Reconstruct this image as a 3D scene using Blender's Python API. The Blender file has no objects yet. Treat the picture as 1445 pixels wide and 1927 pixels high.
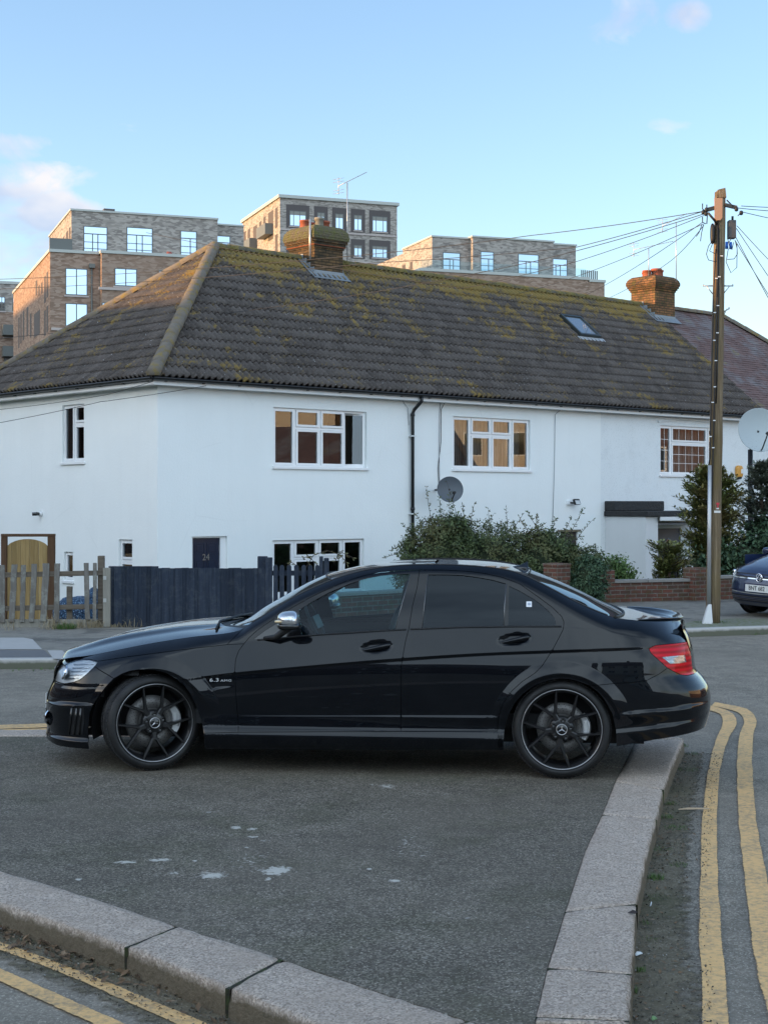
import bpy, bmesh, math, random
import numpy as np
from mathutils import Vector, Matrix
from mathutils.geometry import delaunay_2d_cdt
random.seed(7)
SC = bpy.context.scene
COL = SC.collection
R = math.radians
# ------------------------------------------------------------------ camera
F, CX, HY, H = 2860.0, 722.5, 948.0, 1.83          # focal length, centre and horizon in photo pixels; eye height
cam = bpy.data.cameras.new('camera'); camo = bpy.data.objects.new('camera', cam); COL.objects.link(camo)
camo.location = (0, 0, H); camo.rotation_euler = (R(90), 0, 0)
cam.sensor_width = 36; cam.lens = 36 * F / 1927; cam.shift_y = -15.5 / 1927
cam.clip_start = 0.1; cam.clip_end = 3000
SC.camera = camo
# ------------------------------------------------------------------ sky, sun, exposure
SUN_EL, SUN_AZ = R(6.0), R(-104.0)                  # azimuth clockwise from +Y: the sun is low on the left
sun_dir = Vector((math.sin(SUN_AZ) * math.cos(SUN_EL), math.cos(SUN_AZ) * math.cos(SUN_EL), math.sin(SUN_EL)))
world = bpy.data.worlds.new('World'); SC.world = world; world.use_nodes = True
def build_world():
    nt = world.node_tree; nt.nodes.clear(); N = nt.nodes.new; L = nt.links.new
    out = N('ShaderNodeOutputWorld'); bg = N('ShaderNodeBackground'); L(bg.outputs[0], out.inputs[0])
    sky = N('ShaderNodeTexSky'); sky.sky_type = 'NISHITA'; sky.sun_disc = False
    sky.sun_elevation = SUN_EL + R(4); sky.sun_rotation = SUN_AZ; sky.altitude = 0
    sky.air_density = 1.0; sky.dust_density = 0.9; sky.ozone_density = 1.5
    bg.inputs['Strength'].default_value = 0.13
    tc = N('ShaderNodeTexCoord'); sep = N('ShaderNodeSeparateXYZ'); L(tc.outputs['Generated'], sep.inputs[0])
    def M(op, a, b=None, c=None):
        n = N('ShaderNodeMath'); n.operation = op
        for i, v in enumerate((a, b, c)):
            if v is None: continue
            if isinstance(v, (int, float)): n.inputs[i].default_value = v
            else: L(v, n.inputs[i])
        return n.outputs[0]
    # clouds: bounded banks around given directions (x/y, z/y of the direction), torn by noise
    az = M('DIVIDE', sep.outputs[0], M('MAXIMUM', sep.outputs[1], 0.05)); el = M('DIVIDE', sep.outputs[2], M('MAXIMUM', sep.outputs[1], 0.05))
    cmb = N('ShaderNodeCombineXYZ'); L(az, cmb.inputs[0]); L(M('MULTIPLY', el, 1.7), cmb.inputs[1])
    nz = N('ShaderNodeTexNoise'); nz.inputs['Scale'].default_value = 14; nz.inputs['Detail'].default_value = 9; nz.inputs['Roughness'].default_value = 0.62
    nz.inputs['Distortion'].default_value = 0.6
    L(cmb.outputs[0], nz.inputs['Vector'])
    tot = None
    def bank(px, py, rx, ry, amt):
        x0, z0 = (px - CX) / F, (HY - py) / F
        dx = M('DIVIDE', M('SUBTRACT', az, x0), rx / F); dz = M('DIVIDE', M('SUBTRACT', el, z0), ry / F)
        r = M('SQRT', M('ADD', M('MULTIPLY', dx, dx), M('MULTIPLY', dz, dz)))
        m = M('MAXIMUM', M('SUBTRACT', 1.0, r), 0.0)
        return M('MULTIPLY', M('SMOOTH_MIN', m, 0.6, 0.3), amt)
    banks = [(30, 335, 190, 52, 1.35), (-20, 455, 300, 120, 1.15), (125, 400, 95, 42, 1.5), (10, 272, 120, 32, 1.2), (1165, 35, 150, 70, 0.85), (1298, 30, 52, 42, 1.15),
             (1060, 8, 60, 30, 0.55), (1260, 238, 110, 24, 0.55), (1470, 590, 150, 60, 0.7), (250, 262, 120, 50, 0.45)]
    for b in banks:
        k = bank(*b); tot = k if tot is None else M('ADD', tot, k)
    dens = M('MULTIPLY', M('SUBTRACT', M('ADD', nz.outputs[0], M('MULTIPLY', tot, 0.5)), 0.66), 3.2)
    dens = M('MULTIPLY', M('MINIMUM', M('MAXIMUM', dens, 0.0), 0.9), M('MINIMUM', M('MULTIPLY', tot, 3), 1.0))
    cc = N('ShaderNodeMix'); cc.data_type = 'RGBA'
    nz2 = N('ShaderNodeTexNoise'); nz2.inputs['Scale'].default_value = 9; nz2.inputs['Detail'].default_value = 4; L(cmb.outputs[0], nz2.inputs['Vector'])
    L(M('MINIMUM', M('MAXIMUM', M('MULTIPLY', M('SUBTRACT', nz2.outputs[0], 0.42), 5), 0), 1), cc.inputs[0])
    cc.inputs[6].default_value = (1.5, 1.75, 2.25, 1); cc.inputs[7].default_value = (2.7, 2.5, 2.4, 1)
    mix = N('ShaderNodeMix'); mix.data_type = 'RGBA'
    # a little clear-air lift of the sky away from the sun, before the clouds
    tint = N('ShaderNodeMix'); tint.data_type = 'RGBA'; tint.blend_type = 'MULTIPLY'; tint.inputs[0].default_value = 1.0; tint.inputs[7].default_value = (0.84, 0.87, 0.95, 1); L(sky.outputs[0], tint.inputs[6])
    # bright cloud added to the unseen sky behind the viewpoint as fill light
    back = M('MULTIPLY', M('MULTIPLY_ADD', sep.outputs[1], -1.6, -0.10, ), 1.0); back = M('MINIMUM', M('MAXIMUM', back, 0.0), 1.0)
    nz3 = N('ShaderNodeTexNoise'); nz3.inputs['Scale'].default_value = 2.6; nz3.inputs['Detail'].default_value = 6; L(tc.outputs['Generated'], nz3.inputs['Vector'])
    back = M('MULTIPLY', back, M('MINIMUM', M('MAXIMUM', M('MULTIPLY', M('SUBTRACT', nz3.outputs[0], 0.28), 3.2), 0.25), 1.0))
    sky_fill = N('ShaderNodeMix'); sky_fill.data_type = 'RGBA'; L(back, sky_fill.inputs[0]); L(tint.outputs[2], sky_fill.inputs[6]); sky_fill.inputs[7].default_value = (4.6, 5.6, 6.5, 1)
    L(dens, mix.inputs[0]); L(sky_fill.outputs[2], mix.inputs[6]); L(cc.outputs[2], mix.inputs[7])
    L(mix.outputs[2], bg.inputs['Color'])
build_world()
sl = bpy.data.lights.new('sun', 'SUN'); sl.energy = 2.7; sl.angle = R(0.5); sl.color = (1.0, 0.56, 0.23)
slo = bpy.data.objects.new('sun', sl); COL.objects.link(slo); slo.rotation_euler = sun_dir.to_track_quat('Z', 'Y').to_euler(); slo.location = (-30, -10, 30)
SC.view_settings.view_transform = 'Standard'; SC.view_settings.look = 'None'; SC.view_settings.gamma = 1.0
SC.view_settings.exposure = 1.66
try:
    SC.cycles.max_bounces = 10; SC.cycles.transparent_max_bounces = 16; SC.cycles.use_denoising = True
    SC.cycles.sample_clamp_indirect = 6.0; SC.cycles.caustics_reflective = False; SC.cycles.caustics_refractive = False
except Exception: pass
# ------------------------------------------------------------------ photo geometry
def Wp(px, py, Y):                                  # the point at depth Y seen at that photo pixel
    return Vector(((px - CX) / F * Y, Y, H - (py - HY) / F * Y))
def G(px, py, z=0.0):                               # the point at height z seen there
    Y = F * (H - z) / (py - HY); return Vector(((px - CX) / F * Y, Y, z))
# ------------------------------------------------------------------ objects
def tag(o, label=None, cat=None, group=None, kind=None):
    if label: o['label'] = label
    if cat: o['category'] = cat
    if group: o['group'] = group
    if kind: o['kind'] = kind
    return o
def empty(name, loc=(0, 0, 0), rz=0.0, label=None, cat=None, group=None):
    o = bpy.data.objects.new(name, None); COL.objects.link(o); o.location = loc; o.rotation_euler = (0, 0, rz)
    o.empty_display_size = 0.1
    return tag(o, label, cat, group)
def mobj(name, me, mat=None, parent=None, local=False):
    """links mesh me as an object; with a parent, coordinates are world ones unless local=True"""
    o = bpy.data.objects.new(name, me); COL.objects.link(o)
    if mat is not None:
        for m in (mat if isinstance(mat, (list, tuple)) else [mat]): me.materials.append(m)
    if parent is not None:
        o.parent = parent
        if not local: o.matrix_parent_inverse = PINV(parent)
    return o
def MW(o):
    m = Matrix.LocRotScale(o.location, o.rotation_euler, o.scale)
    if o.parent is not None: m = MW(o.parent) @ o.matrix_parent_inverse @ m
    return m
def PINV(p): return MW(p).inverted()
class MB:
    """collects boxes, tubes, quads ... and builds ONE mesh object"""
    def __init__(s): s.v = []; s.f = []; s.sm = []; s.mi = []; s.cm = 0
    def add(s, vs, fs, smooth=False):
        b = len(s.v); s.v += [tuple(x) for x in vs]
        for f in fs: s.f.append(tuple(b + i for i in f)); s.sm.append(smooth); s.mi.append(s.cm)
        return s
    def quad(s, a, b, c, d): return s.add([a, b, c, d], [(0, 1, 2, 3)])
    def box(s, c, size, rz=0.0, M=None):
        x, y, z = size[0] / 2, size[1] / 2, size[2] / 2
        P = [Vector((i * x, j * y, k * z)) for k in (-1, 1) for j in (-1, 1) for i in (-1, 1)]
        m = (M if M is not None else Matrix.Rotation(rz, 4, 'Z')); c = Vector(c)
        return s.add([c + m @ p for p in P], [(0, 2, 3, 1), (4, 5, 7, 6), (0, 1, 5, 4), (2, 6, 7, 3), (0, 4, 6, 2), (1, 3, 7, 5)])
    def obox(s, o, ax, ay, az):                     # box from a corner and three edge vectors
        o, ax, ay, az = map(Vector, (o, ax, ay, az))
        P = [o + ax * i + ay * j + az * k for k in (0, 1) for j in (0, 1) for i in (0, 1)]
        fs = [(0, 2, 3, 1), (4, 5, 7, 6), (0, 1, 5, 4), (2, 6, 7, 3), (0, 4, 6, 2), (1, 3, 7, 5)]
        if ax.cross(ay).dot(az) < 0: fs = [f[::-1] for f in fs]
        return s.add(P, fs)
    def tube(s, pts, r, n=8, cap=True, smooth=True):
        pts = [Vector(p) for p in pts]; rs = r if isinstance(r, (list, tuple)) else [r] * len(pts)
        b = len(s.v); prev = None
        for i, p in enumerate(pts):
            d = (pts[min(i + 1, len(pts) - 1)] - pts[max(i - 1, 0)]).normalized()
            if prev is None: a = d.orthogonal().normalized()
            else: a = (prev - d * prev.dot(d)).normalized()
            prev = a; e = d.cross(a)
            for k in range(n):
                t = 2 * math.pi * k / n; s.v.append(tuple(p + (a * math.cos(t) + e * math.sin(t)) * rs[i]))
        for i in range(len(pts) - 1):
            for k in range(n):
                s.f.append((b + i * n + k, b + i * n + (k + 1) % n, b + (i + 1) * n + (k + 1) % n, b + (i + 1) * n + k)); s.sm.append(smooth); s.mi.append(s.cm)
        if cap:
            s.f.append(tuple(b + k for k in range(n))[::-1]); s.sm.append(False); s.mi.append(s.cm)
            e = b + (len(pts) - 1) * n; s.f.append(tuple(e + k for k in range(n))); s.sm.append(False); s.mi.append(s.cm)
        return s
    def lathe(s, prof, M=None, n=32, smooth=True, a0=0.0, a1=2 * math.pi):   # prof: (radius, axial) about local z of M
        M = M or Matrix(); b = len(s.v); full = abs(a1 - a0 - 2 * math.pi) < 1e-6; cnt = n if full else n + 1
        for (r, z) in prof:
            for k in range(cnt):
                t = a0 + (a1 - a0) * k / n; s.v.append(tuple(M @ Vector((r * math.cos(t), r * math.sin(t), z))))
        for i in range(len(prof) - 1):
            for k in range(n):
                k2 = (k + 1) % cnt
                s.f.append((b + i * cnt + k, b + i * cnt + k2, b + (i + 1) * cnt + k2, b + (i + 1) * cnt + k)); s.sm.append(smooth); s.mi.append(s.cm)
        return s
    def prism(s, poly, M, h, smooth=False):          # 2D polygon extruded along local z by h
        n = len(poly)
        vs = [M @ Vector((x, y, 0)) for x, y in poly] + [M @ Vector((x, y, h)) for x, y in poly]
        fs = [tuple(range(n))[::-1], tuple(range(n, 2 * n))] + [(i, (i + 1) % n, n + (i + 1) % n, n + i) for i in range(n)]
        return s.add(vs, fs, smooth)
    def build(s, name, mat, parent=None, local=False, bevel=0, autosmooth=None):
        if name == 'wall':                            # weld coincident corners so that a wall is one connected skin
            ix = {}; mp = []
            for p in s.v:
                k = tuple(round(c, 4) for c in p); mp.append(ix.setdefault(k, len(ix)))
            s.v = list(ix.keys()); s.f = [tuple(mp[i] for i in f) for f in s.f]
        me = bpy.data.meshes.new(name); me.from_pydata(s.v, [], s.f); me.validate()
        if len(me.polygons) == len(s.sm):
            me.polygons.foreach_set('use_smooth', s.sm)
            if isinstance(mat, (list, tuple)): me.polygons.foreach_set('material_index', s.mi)
        me.update()
        o = mobj(name, me, mat, parent, local)
        if bevel:
            m = o.modifiers.new('bevel', 'BEVEL'); m.width = bevel; m.segments = 2; m.limit_method = 'ANGLE'; m.angle_limit = R(40)
        return o
def copy_tree(o, parent=None):
    c = o.copy(); COL.objects.link(c)
    if parent is not None: c.parent = parent
    for ch in list(o.children): copy_tree(ch, c)
    return c
def text_mesh(txt, size, M, extrude=0.002, align='CENTER', spacing=1.0):
    cu = bpy.data.curves.new('lettering', 'FONT'); cu.body = txt; cu.size = size; cu.extrude = extrude; cu.align_x = align; cu.align_y = 'CENTER'
    cu.space_character = spacing
    to = bpy.data.objects.new('lettering', cu); COL.objects.link(to)
    dg = bpy.context.evaluated_depsgraph_get(); me = bpy.data.meshes.new_from_object(to.evaluated_get(dg))
    bpy.data.objects.remove(to); me.transform(M); return me
# ------------------------------------------------------------------ materials
def mat(name, color=(0.5, 0.5, 0.5), rough=0.6, metal=0.0, coat=0.0, spec=0.5, trans=0.0, ior=1.45, emis=None):
    m = bpy.data.materials.new(name); m.use_nodes = True; b = m.node_tree.nodes['Principled BSDF']
    b.inputs['Base Color'].default_value = (*color, 1); b.inputs['Roughness'].default_value = rough; b.inputs['Metallic'].default_value = metal
    b.inputs['Coat Weight'].default_value = coat; b.inputs['Coat Roughness'].default_value = 0.02; b.inputs['Specular IOR Level'].default_value = spec
    b.inputs['Transmission Weight'].default_value = trans; b.inputs['IOR'].default_value = ior
    return m
class NT:
    """small node-writing helper on a Principled material"""
    def __init__(s, m, coord='Object'):
        s.m = m; s.t = m.node_tree; s.b = s.t.nodes['Principled BSDF']; s.tc = s.t.nodes.new('ShaderNodeTexCoord'); s.co = s.tc.outputs[coord]
    def n(s, k): return s.t.nodes.new(k)
    def l(s, a, b): s.t.links.new(a, b)
    def math(s, op, a, b=None, c=None, clamp=False):
        n = s.n('ShaderNodeMath'); n.operation = op; n.use_clamp = clamp
        for i, v in enumerate((a, b, c)):
            if v is None: continue
            if isinstance(v, (int, float)): n.inputs[i].default_value = v
            else: s.l(v, n.inputs[i])
        return n.outputs[0]
    def mapping(s, scale=(1, 1, 1), rot=(0, 0, 0), loc=(0, 0, 0), src=None):
        n = s.n('ShaderNodeMapping'); n.inputs['Scale'].default_value = scale; n.inputs['Rotation'].default_value = rot; n.inputs['Location'].default_value = loc
        s.l(src or s.co, n.inputs['Vector']); return n.outputs[0]
    def noise(s, scale, detail=4, rough=0.5, src=None, dist=0.0):
        n = s.n('ShaderNodeTexNoise'); n.inputs['Scale'].default_value = scale; n.inputs['Detail'].default_value = detail; n.inputs['Roughness'].default_value = rough
        n.inputs['Distortion'].default_value = dist; s.l(src or s.co, n.inputs['Vector']); return n.outputs[0]
    def voro(s, scale, feat='F1', src=None, out=0, rnd=1.0):
        n = s.n('ShaderNodeTexVoronoi'); n.feature = feat; n.inputs['Scale'].default_value = scale; n.inputs['Randomness'].default_value = rnd; s.l(src or s.co, n.inputs['Vector']); return n.outputs[out]
    def ramp(s, fac, stops, interp='LINEAR'):
        n = s.n('ShaderNodeValToRGB'); n.color_ramp.interpolation = interp; e = n.color_ramp.elements
        while len(e) < len(stops): e.new(0.5)
        for i, (p, c) in enumerate(stops):
            e[i].position = p; e[i].color = (*c, 1) if isinstance(c, (tuple, list)) else (c, c, c, 1)
        s.l(fac, n.inputs[0]); return n.outputs[0]
    def mix(s, f, a, b, mode='MIX'):
        n = s.n('ShaderNodeMix'); n.data_type = 'RGBA'; n.blend_type = mode
        for i, v in ((0, f), (6, a), (7, b)):
            if isinstance(v, (int, float)): n.inputs[i].default_value = v if i == 0 else (v, v, v, 1)
            elif isinstance(v, (tuple, list)): n.inputs[i].default_value = (*v, 1)
            else: s.l(v, n.inputs[i])
        return n.outputs[2]
    def bump(s, h, strength=0.3, dist=0.01, normal=None):
        n = s.n('ShaderNodeBump'); n.inputs['Strength'].default_value = strength; n.inputs['Distance'].default_value = dist; s.l(h, n.inputs['Height'])
        if normal: s.l(normal, n.inputs['Normal'])
        s.l(n.outputs[0], s.b.inputs['Normal']); return n.outputs[0]
    def col(s, c): s.l(c, s.b.inputs['Base Color']); return s
    def rough(s, c): s.l(c, s.b.inputs['Roughness']); return s
def pchip(xs, ys):
    xs = np.array(xs, float); ys = np.array(ys, float); o = np.argsort(xs); xs = xs[o]; ys = ys[o]
    h = np.diff(xs); d = np.diff(ys) / h; m = np.zeros_like(ys)
    for i in range(1, len(xs) - 1):
        if d[i - 1] * d[i] > 0:
            w1 = 2 * h[i] + h[i - 1]; w2 = h[i] + 2 * h[i - 1]; m[i] = (w1 + w2) / (w1 / d[i - 1] + w2 / d[i])
    m[0] = d[0]; m[-1] = d[-1]
    def f(x):
        x = np.asarray(x, float); k = np.clip(np.searchsorted(xs, x) - 1, 0, len(xs) - 2); t = (np.clip(x, xs[0], xs[-1]) - xs[k]) / h[k]
        return ((1 + 2 * t) * (1 - t) ** 2 * ys[k] + t * (1 - t) ** 2 * h[k] * m[k] + t * t * (3 - 2 * t) * ys[k + 1] + t * t * (t - 1) * h[k] * m[k + 1])
    return f
def sstep(x): x = np.clip(x, 0, 1); return x * x * (3 - 2 * x)
# ================================================================== shared materials and shapes
paint = mat('black_car_paint', (0.004, 0.005, 0.007), 0.30, 0.0, 1.0, 0.05)
def _paint():
    n = NT(paint); a = n.noise(420, 2, 0.5); n.rough(n.ramp(n.noise(3.0, 5, 0.6), [(0.3, 0.16), (0.75, 0.30)]))
    n.col(n.ramp(n.noise(5, 6, 0.6), [(0.35, (0.002, 0.003, 0.005)), (0.8, (0.005, 0.006, 0.008))])); n.b.inputs['Coat IOR'].default_value = 1.40
_paint()
gloss_black = mat('gloss_black_trim', (0.008, 0.008, 0.009), 0.15, coat=0.6)
matt_black = mat('matt_black_plastic', (0.012, 0.012, 0.013), 0.6)
rubber = mat('tyre_rubber', (0.018, 0.018, 0.019), 0.62)
_n = NT(rubber); _n.rough(_n.ramp(_n.noise(14, 5, 0.6), [(0.3, 0.5), (0.7, 0.75)])); _n.col(_n.ramp(_n.noise(9, 5), [(0.35, (0.009, 0.009, 0.010)), (0.75, (0.020, 0.020, 0.020))]))
dark_alloy = mat('satin_black_alloy', (0.010, 0.010, 0.011), 0.34, coat=0.25)
silver = mat('machined_silver', (0.55, 0.55, 0.56), 0.28, 1.0)
chrome = mat('chrome', (0.80, 0.80, 0.82), 0.06, 1.0)
mirror_silver = mat('silver_mirror_shell', (0.60, 0.60, 0.61), 0.20, 0.85, 0.5)
steel_disc = mat('brake_disc_steel', (0.17, 0.165, 0.16), 0.5, 0.6)
caliper_mat = mat('silver_caliper', (0.62, 0.63, 0.64), 0.35, 0.6)
interior = mat('dark_cabin', (0.015, 0.016, 0.018), 0.7)
seat_leather = mat('dark_seat_leather', (0.03, 0.03, 0.033), 0.5)
lamp_silver = mat('lamp_reflector', (0.80, 0.82, 0.84), 0.30, 0.35); trim_grey_m = mat('dark_satin_trim', (0.16, 0.16, 0.165), 0.4, 0.8); badge_silver = mat('badge_silver', (0.78, 0.79, 0.80), 0.35, 0.5)
def glass_mat(name, tint, refl=1.0, ior=1.5, rough=0.0):
    m = bpy.data.materials.new(name); m.use_nodes = True; t = m.node_tree; t.nodes.clear()
    o = t.nodes.new('ShaderNodeOutputMaterial'); tr = t.nodes.new('ShaderNodeBsdfTransparent'); gl = t.nodes.new('ShaderNodeBsdfGlossy'); mx = t.nodes.new('ShaderNodeMixShader'); fr = t.nodes.new('ShaderNodeFresnel')
    tr.inputs[0].default_value = (*tint, 1); gl.inputs[0].default_value = (0.80, 0.90, 1.0, 1); gl.inputs['Roughness'].default_value = rough; fr.inputs[0].default_value = ior
    mu = t.nodes.new('ShaderNodeMath'); mu.operation = 'MULTIPLY'; mu.use_clamp = True; mu.inputs[1].default_value = refl
    t.links.new(fr.outputs[0], mu.inputs[0]); t.links.new(mu.outputs[0], mx.inputs[0]); t.links.new(tr.outputs[0], mx.inputs[1]); t.links.new(gl.outputs[0], mx.inputs[2]); t.links.new(mx.outputs[0], o.inputs[0])
    return m
front_glass = glass_mat('tinted_side_glass', (0.48, 0.68, 0.72), 0.7, 1.42)
rear_glass = glass_mat('privacy_glass', (0.045, 0.055, 0.07), 0.9, 1.42)
screen_glass = glass_mat('windscreen_glass', (0.42, 0.55, 0.52), 1.2)
lamp_glass = glass_mat('clear_lamp_glass', (0.93, 0.95, 0.96), 1.0)
red_lens = mat('red_lamp_lens', (0.42, 0.006, 0.012), 0.3, coat=0.25, spec=0.1); _n = NT(red_lens); _w = _n.n('ShaderNodeTexWave'); _w.inputs['Scale'].default_value = 9; _w.bands_direction = 'Z'; _n.l(_n.mapping(), _w.inputs['Vector']); _n.col(_n.mix(_w.outputs[1], (0.30, 0.001, 0.006), (0.60, 0.004, 0.016)))

plate_white = mat('number_plate_white', (0.70, 0.71, 0.70), 0.35)
def superell(mb, M, a, b, c, n1=16, n2=24, e=0.8, taper=0.0):
    f = lambda x, e: math.copysign(abs(x) ** e, x); base = []
    for i in range(n1 + 1):
        t = -math.pi / 2 + math.pi * i / n1; row = []
        for j in range(n2):
            p = 2 * math.pi * j / n2; x, y, z = a * f(math.cos(t), e) * f(math.cos(p), e), b * f(math.cos(t), e) * f(math.sin(p), e), c * f(math.sin(t), e)
            k = 1 + taper * x / a; row.append(M @ Vector((x, y * k, z * k)))
        base.append(row)
    v = [p for r in base for p in r]; mb.add(v, [(i * n2 + j, i * n2 + (j + 1) % n2, (i + 1) * n2 + (j + 1) % n2, (i + 1) * n2 + j) for i in range(n1) for j in range(n2)], True); return mb
iron = mat('dark_iron', (0.025, 0.025, 0.027), 0.5, 0.4); galv = mat('galvanised_steel', (0.42, 0.43, 0.44), 0.4, 0.6)
# ================================================================== shared surfaces
def tarmac(name, base, light, green=0.0, patch=None, aggr=105):
    m = mat(name, base, 0.9, spec=0.25); n = NT(m)
    v = n.voro(aggr, out=1); g1 = n.n('ShaderNodeRGBToBW'); n.l(v, g1.inputs[0]); f = n.noise(aggr * 1.6, 3, 0.6)
    spk = n.math('MULTIPLY', n.math('POWER', g1.outputs[0], 2.2), n.ramp(f, [(0.35, 0.2), (0.7, 1.0)]))
    big = n.noise(0.9, 6, 0.6, dist=0.4); mid = n.noise(6.0, 5, 0.65)
    c = n.mix(spk, n.mix(n.ramp(mid, [(0.3, 0.0), (0.75, 1.0)]), tuple(x * 0.62 for x in base), tuple(x * 1.25 for x in base)), light)
    c = n.mix(n.ramp(n.noise(2.7, 8, 0.75, src=n.mapping(loc=(9, 2, 0))), [(0.46, 0.0), (0.64, 0.45)]), c, tuple(x * 0.62 for x in base)); c = n.mix(n.ramp(big, [(0.40, 0.0), (0.66, 0.5)]), c, tuple(x * 1.5 for x in base))
    c = n.mix(n.ramp(n.voro(aggr * 0.42, src=n.mapping(loc=(0.7, 0.2, 0))), [(0.10, 0.7), (0.17, 0.0)]), c, light); c = n.mix(n.ramp(n.noise(0.45, 3, 0.5, src=n.mapping(loc=(4, 4, 0))), [(0.5, 0.0), (0.56, 0.16)]), c, tuple(x * 0.5 for x in base))
    if green: c = n.mix(n.ramp(n.noise(1.3, 7, 0.7, src=n.mapping(loc=(3, 7, 0))), [(0.5, 0.0), (0.72, green)]), c, (0.055, 0.060, 0.026))
    if patch: c = patch(n, c)
    n.col(c); n.bump(n.math('ADD', g1.outputs[0], n.math('MULTIPLY', mid, 1.5)), 0.8, 0.006); return m
road_m = tarmac('worn_road_tarmac', (0.175, 0.152, 0.122), (0.66, 0.60, 0.50))
gutter_m = tarmac('mossy_gutter', (0.125, 0.105, 0.070), (0.40, 0.35, 0.27), green=0.8)
isl_m = tarmac('old_pavement_tarmac', (0.052, 0.052, 0.052), (0.26, 0.25, 0.23), green=0.55)
def _spots(n, c): return n.mix(n.ramp(n.noise(1.1, 5, 0.6), [(0.55, 0.0), (0.62, 0.6)]), c, (0.075, 0.074, 0.070))
far_pave_m = tarmac('far_pavement_tarmac', (0.205, 0.188, 0.160), (0.36, 0.34, 0.30), patch=_spots, aggr=60)
def granite():
    m = mat('weathered_granite', (0.27, 0.25, 0.24), 0.85, spec=0.3); n = NT(m)
    v = n.voro(125, out=1); bw = n.n('ShaderNodeRGBToBW'); n.l(v, bw.inputs[0])
    c = n.mix(bw.outputs[0], (0.24, 0.185, 0.150), (0.82, 0.70, 0.59)); c = n.mix(n.ramp(n.noise(4, 7, 0.65), [(0.40, 0.0), (0.62, 0.5)]), c, (0.46, 0.37, 0.30))
    c = n.mix(n.ramp(n.noise(26, 5, 0.8), [(0.54, 0.0), (0.70, 0.65)]), c, (0.15, 0.13, 0.11))
    # algae on the kerb faces, below the top
    sx = n.n('ShaderNodeSeparateXYZ'); n.l(n.co, sx.inputs[0]); low = n.ramp(n.math('ADD', n.math('MULTIPLY', sx.outputs[2], -11.0), n.math('MULTIPLY', n.noise(16, 5, 0.7), 0.7)), [(0.50, 0.0), (0.85, 0.9)])
    c = n.mix(low, c, n.mix(n.noise(40, 4), (0.07, 0.060, 0.028), (0.20, 0.155, 0.105)))
    n.col(c); n.bump(n.math('ADD', n.noise(70, 6, 0.75), n.math('MULTIPLY', n.noise(9, 4, 0.6), 1.5)), 1.0, 0.016); return m
granite_m = granite()
def yellow():
    m = mat('worn_yellow_paint', (0.62, 0.36, 0.10), 0.75); n = NT(m); f = n.noise(26, 8, 0.75); f2 = n.noise(3.0, 4, 0.6)
    wv = n.math('ADD', f, n.math('MULTIPLY', f2, 0.35)); c = n.mix(n.ramp(wv, [(0.62, 0.0), (0.84, 0.75)]), n.mix(n.noise(60, 3), (0.62, 0.37, 0.14), (0.80, 0.50, 0.22)), (0.20, 0.165, 0.12))
    cr = n.noise(1.0, 7, 0.75, src=n.mapping((5, 60, 1))); c = n.mix(n.ramp(cr, [(0.60, 0.0), (0.68, 0.6)]), c, (0.16, 0.13, 0.10)); n.col(c); n.bump(n.noise(130, 4, 0.7), 0.6, 0.004); return m
yellow_m = yellow()
def sheet(name, pts, z, m, kind='structure', thick=0.0, extra=None):
    me = bpy.data.meshes.new(name); bm = bmesh.new(); f = bm.faces.new([bm.verts.new((p[0], p[1], z)) for p in pts])
    if f.normal.z < 0: f.normal_flip()
    bm.normal_update()
    if f.normal.z < 0: f.normal_flip()
    bmesh.ops.triangulate(bm, faces=bm.faces[:])
    if thick:
        r = bmesh.ops.extrude_face_region(bm, geom=bm.faces[:]); bmesh.ops.translate(bm, vec=(0, 0, -thick), verts=[v for v in r['geom'] if isinstance(v, bmesh.types.BMVert)]); bmesh.ops.recalc_face_normals(bm, faces=bm.faces[:])
    bm.to_mesh(me); bm.free(); o = mobj(name, me, m); tag(o, kind=kind); return o
ROAD = -0.12
# ------------------------------------------------------------------ ground: street level, falling to the gardens behind the fences
FENCE = [(-60, 22.75), (-0.95, 22.75), (-0.75, 23.35), (4.14, 28.1), (6.75, 29.35), (14, 32.8), (60, 55)]
def fence_y(x): return float(np.interp(x, [p[0] for p in FENCE], [p[1] for p in FENCE]))
def build_ground():
    xs = sorted(set(list(np.linspace(-60, 60, 61)) + [-900, -400, -200, -100, 100, 200, 400, 900])); ys = [-700, -200, -60, -20, 0, 8, 16, 20]; vs = []; nx = len(xs)
    rows = []
    for y in ys: rows.append([(x, y, ROAD) for x in xs])
    for dd, z in ((0.0, ROAD), (0.5, -0.13), (2.0, -0.80), (4.0, -0.86)): rows.append([(x, fence_y(x) + dd, z) for x in xs])
    for y in (70, 140, 400, 1600): rows.append([(x, max(y, fence_y(x) + 8), -0.88) for x in xs])
    v = [p for r in rows for p in r]; f = [(i * nx + j, i * nx + j + 1, (i + 1) * nx + j + 1, (i + 1) * nx + j) for i in range(len(rows) - 1) for j in range(nx - 1)]
    me = bpy.data.meshes.new('road'); me.from_pydata(v, [], f); me.update(); tag(mobj('road', me, road_m), kind='structure')
    gr = mat('rough_garden_grass', (0.045, 0.055, 0.025), 0.95); n = NT(gr); n.col(n.mix(n.noise(3, 6, 0.7), (0.035, 0.045, 0.018), (0.085, 0.080, 0.045)))
    r2 = rows[9:]; v = [(x, y, z + 0.01) for r in r2 for x, y, z in r]; f = [(i * nx + j, i * nx + j + 1, (i + 1) * nx + j + 1, (i + 1) * nx + j) for i in range(len(r2) - 1) for j in range(nx - 1)]
    me = bpy.data.meshes.new('garden_ground'); me.from_pydata(v, [], f); me.update(); tag(mobj('garden_ground', me, gr), kind='structure')
build_ground()
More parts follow.
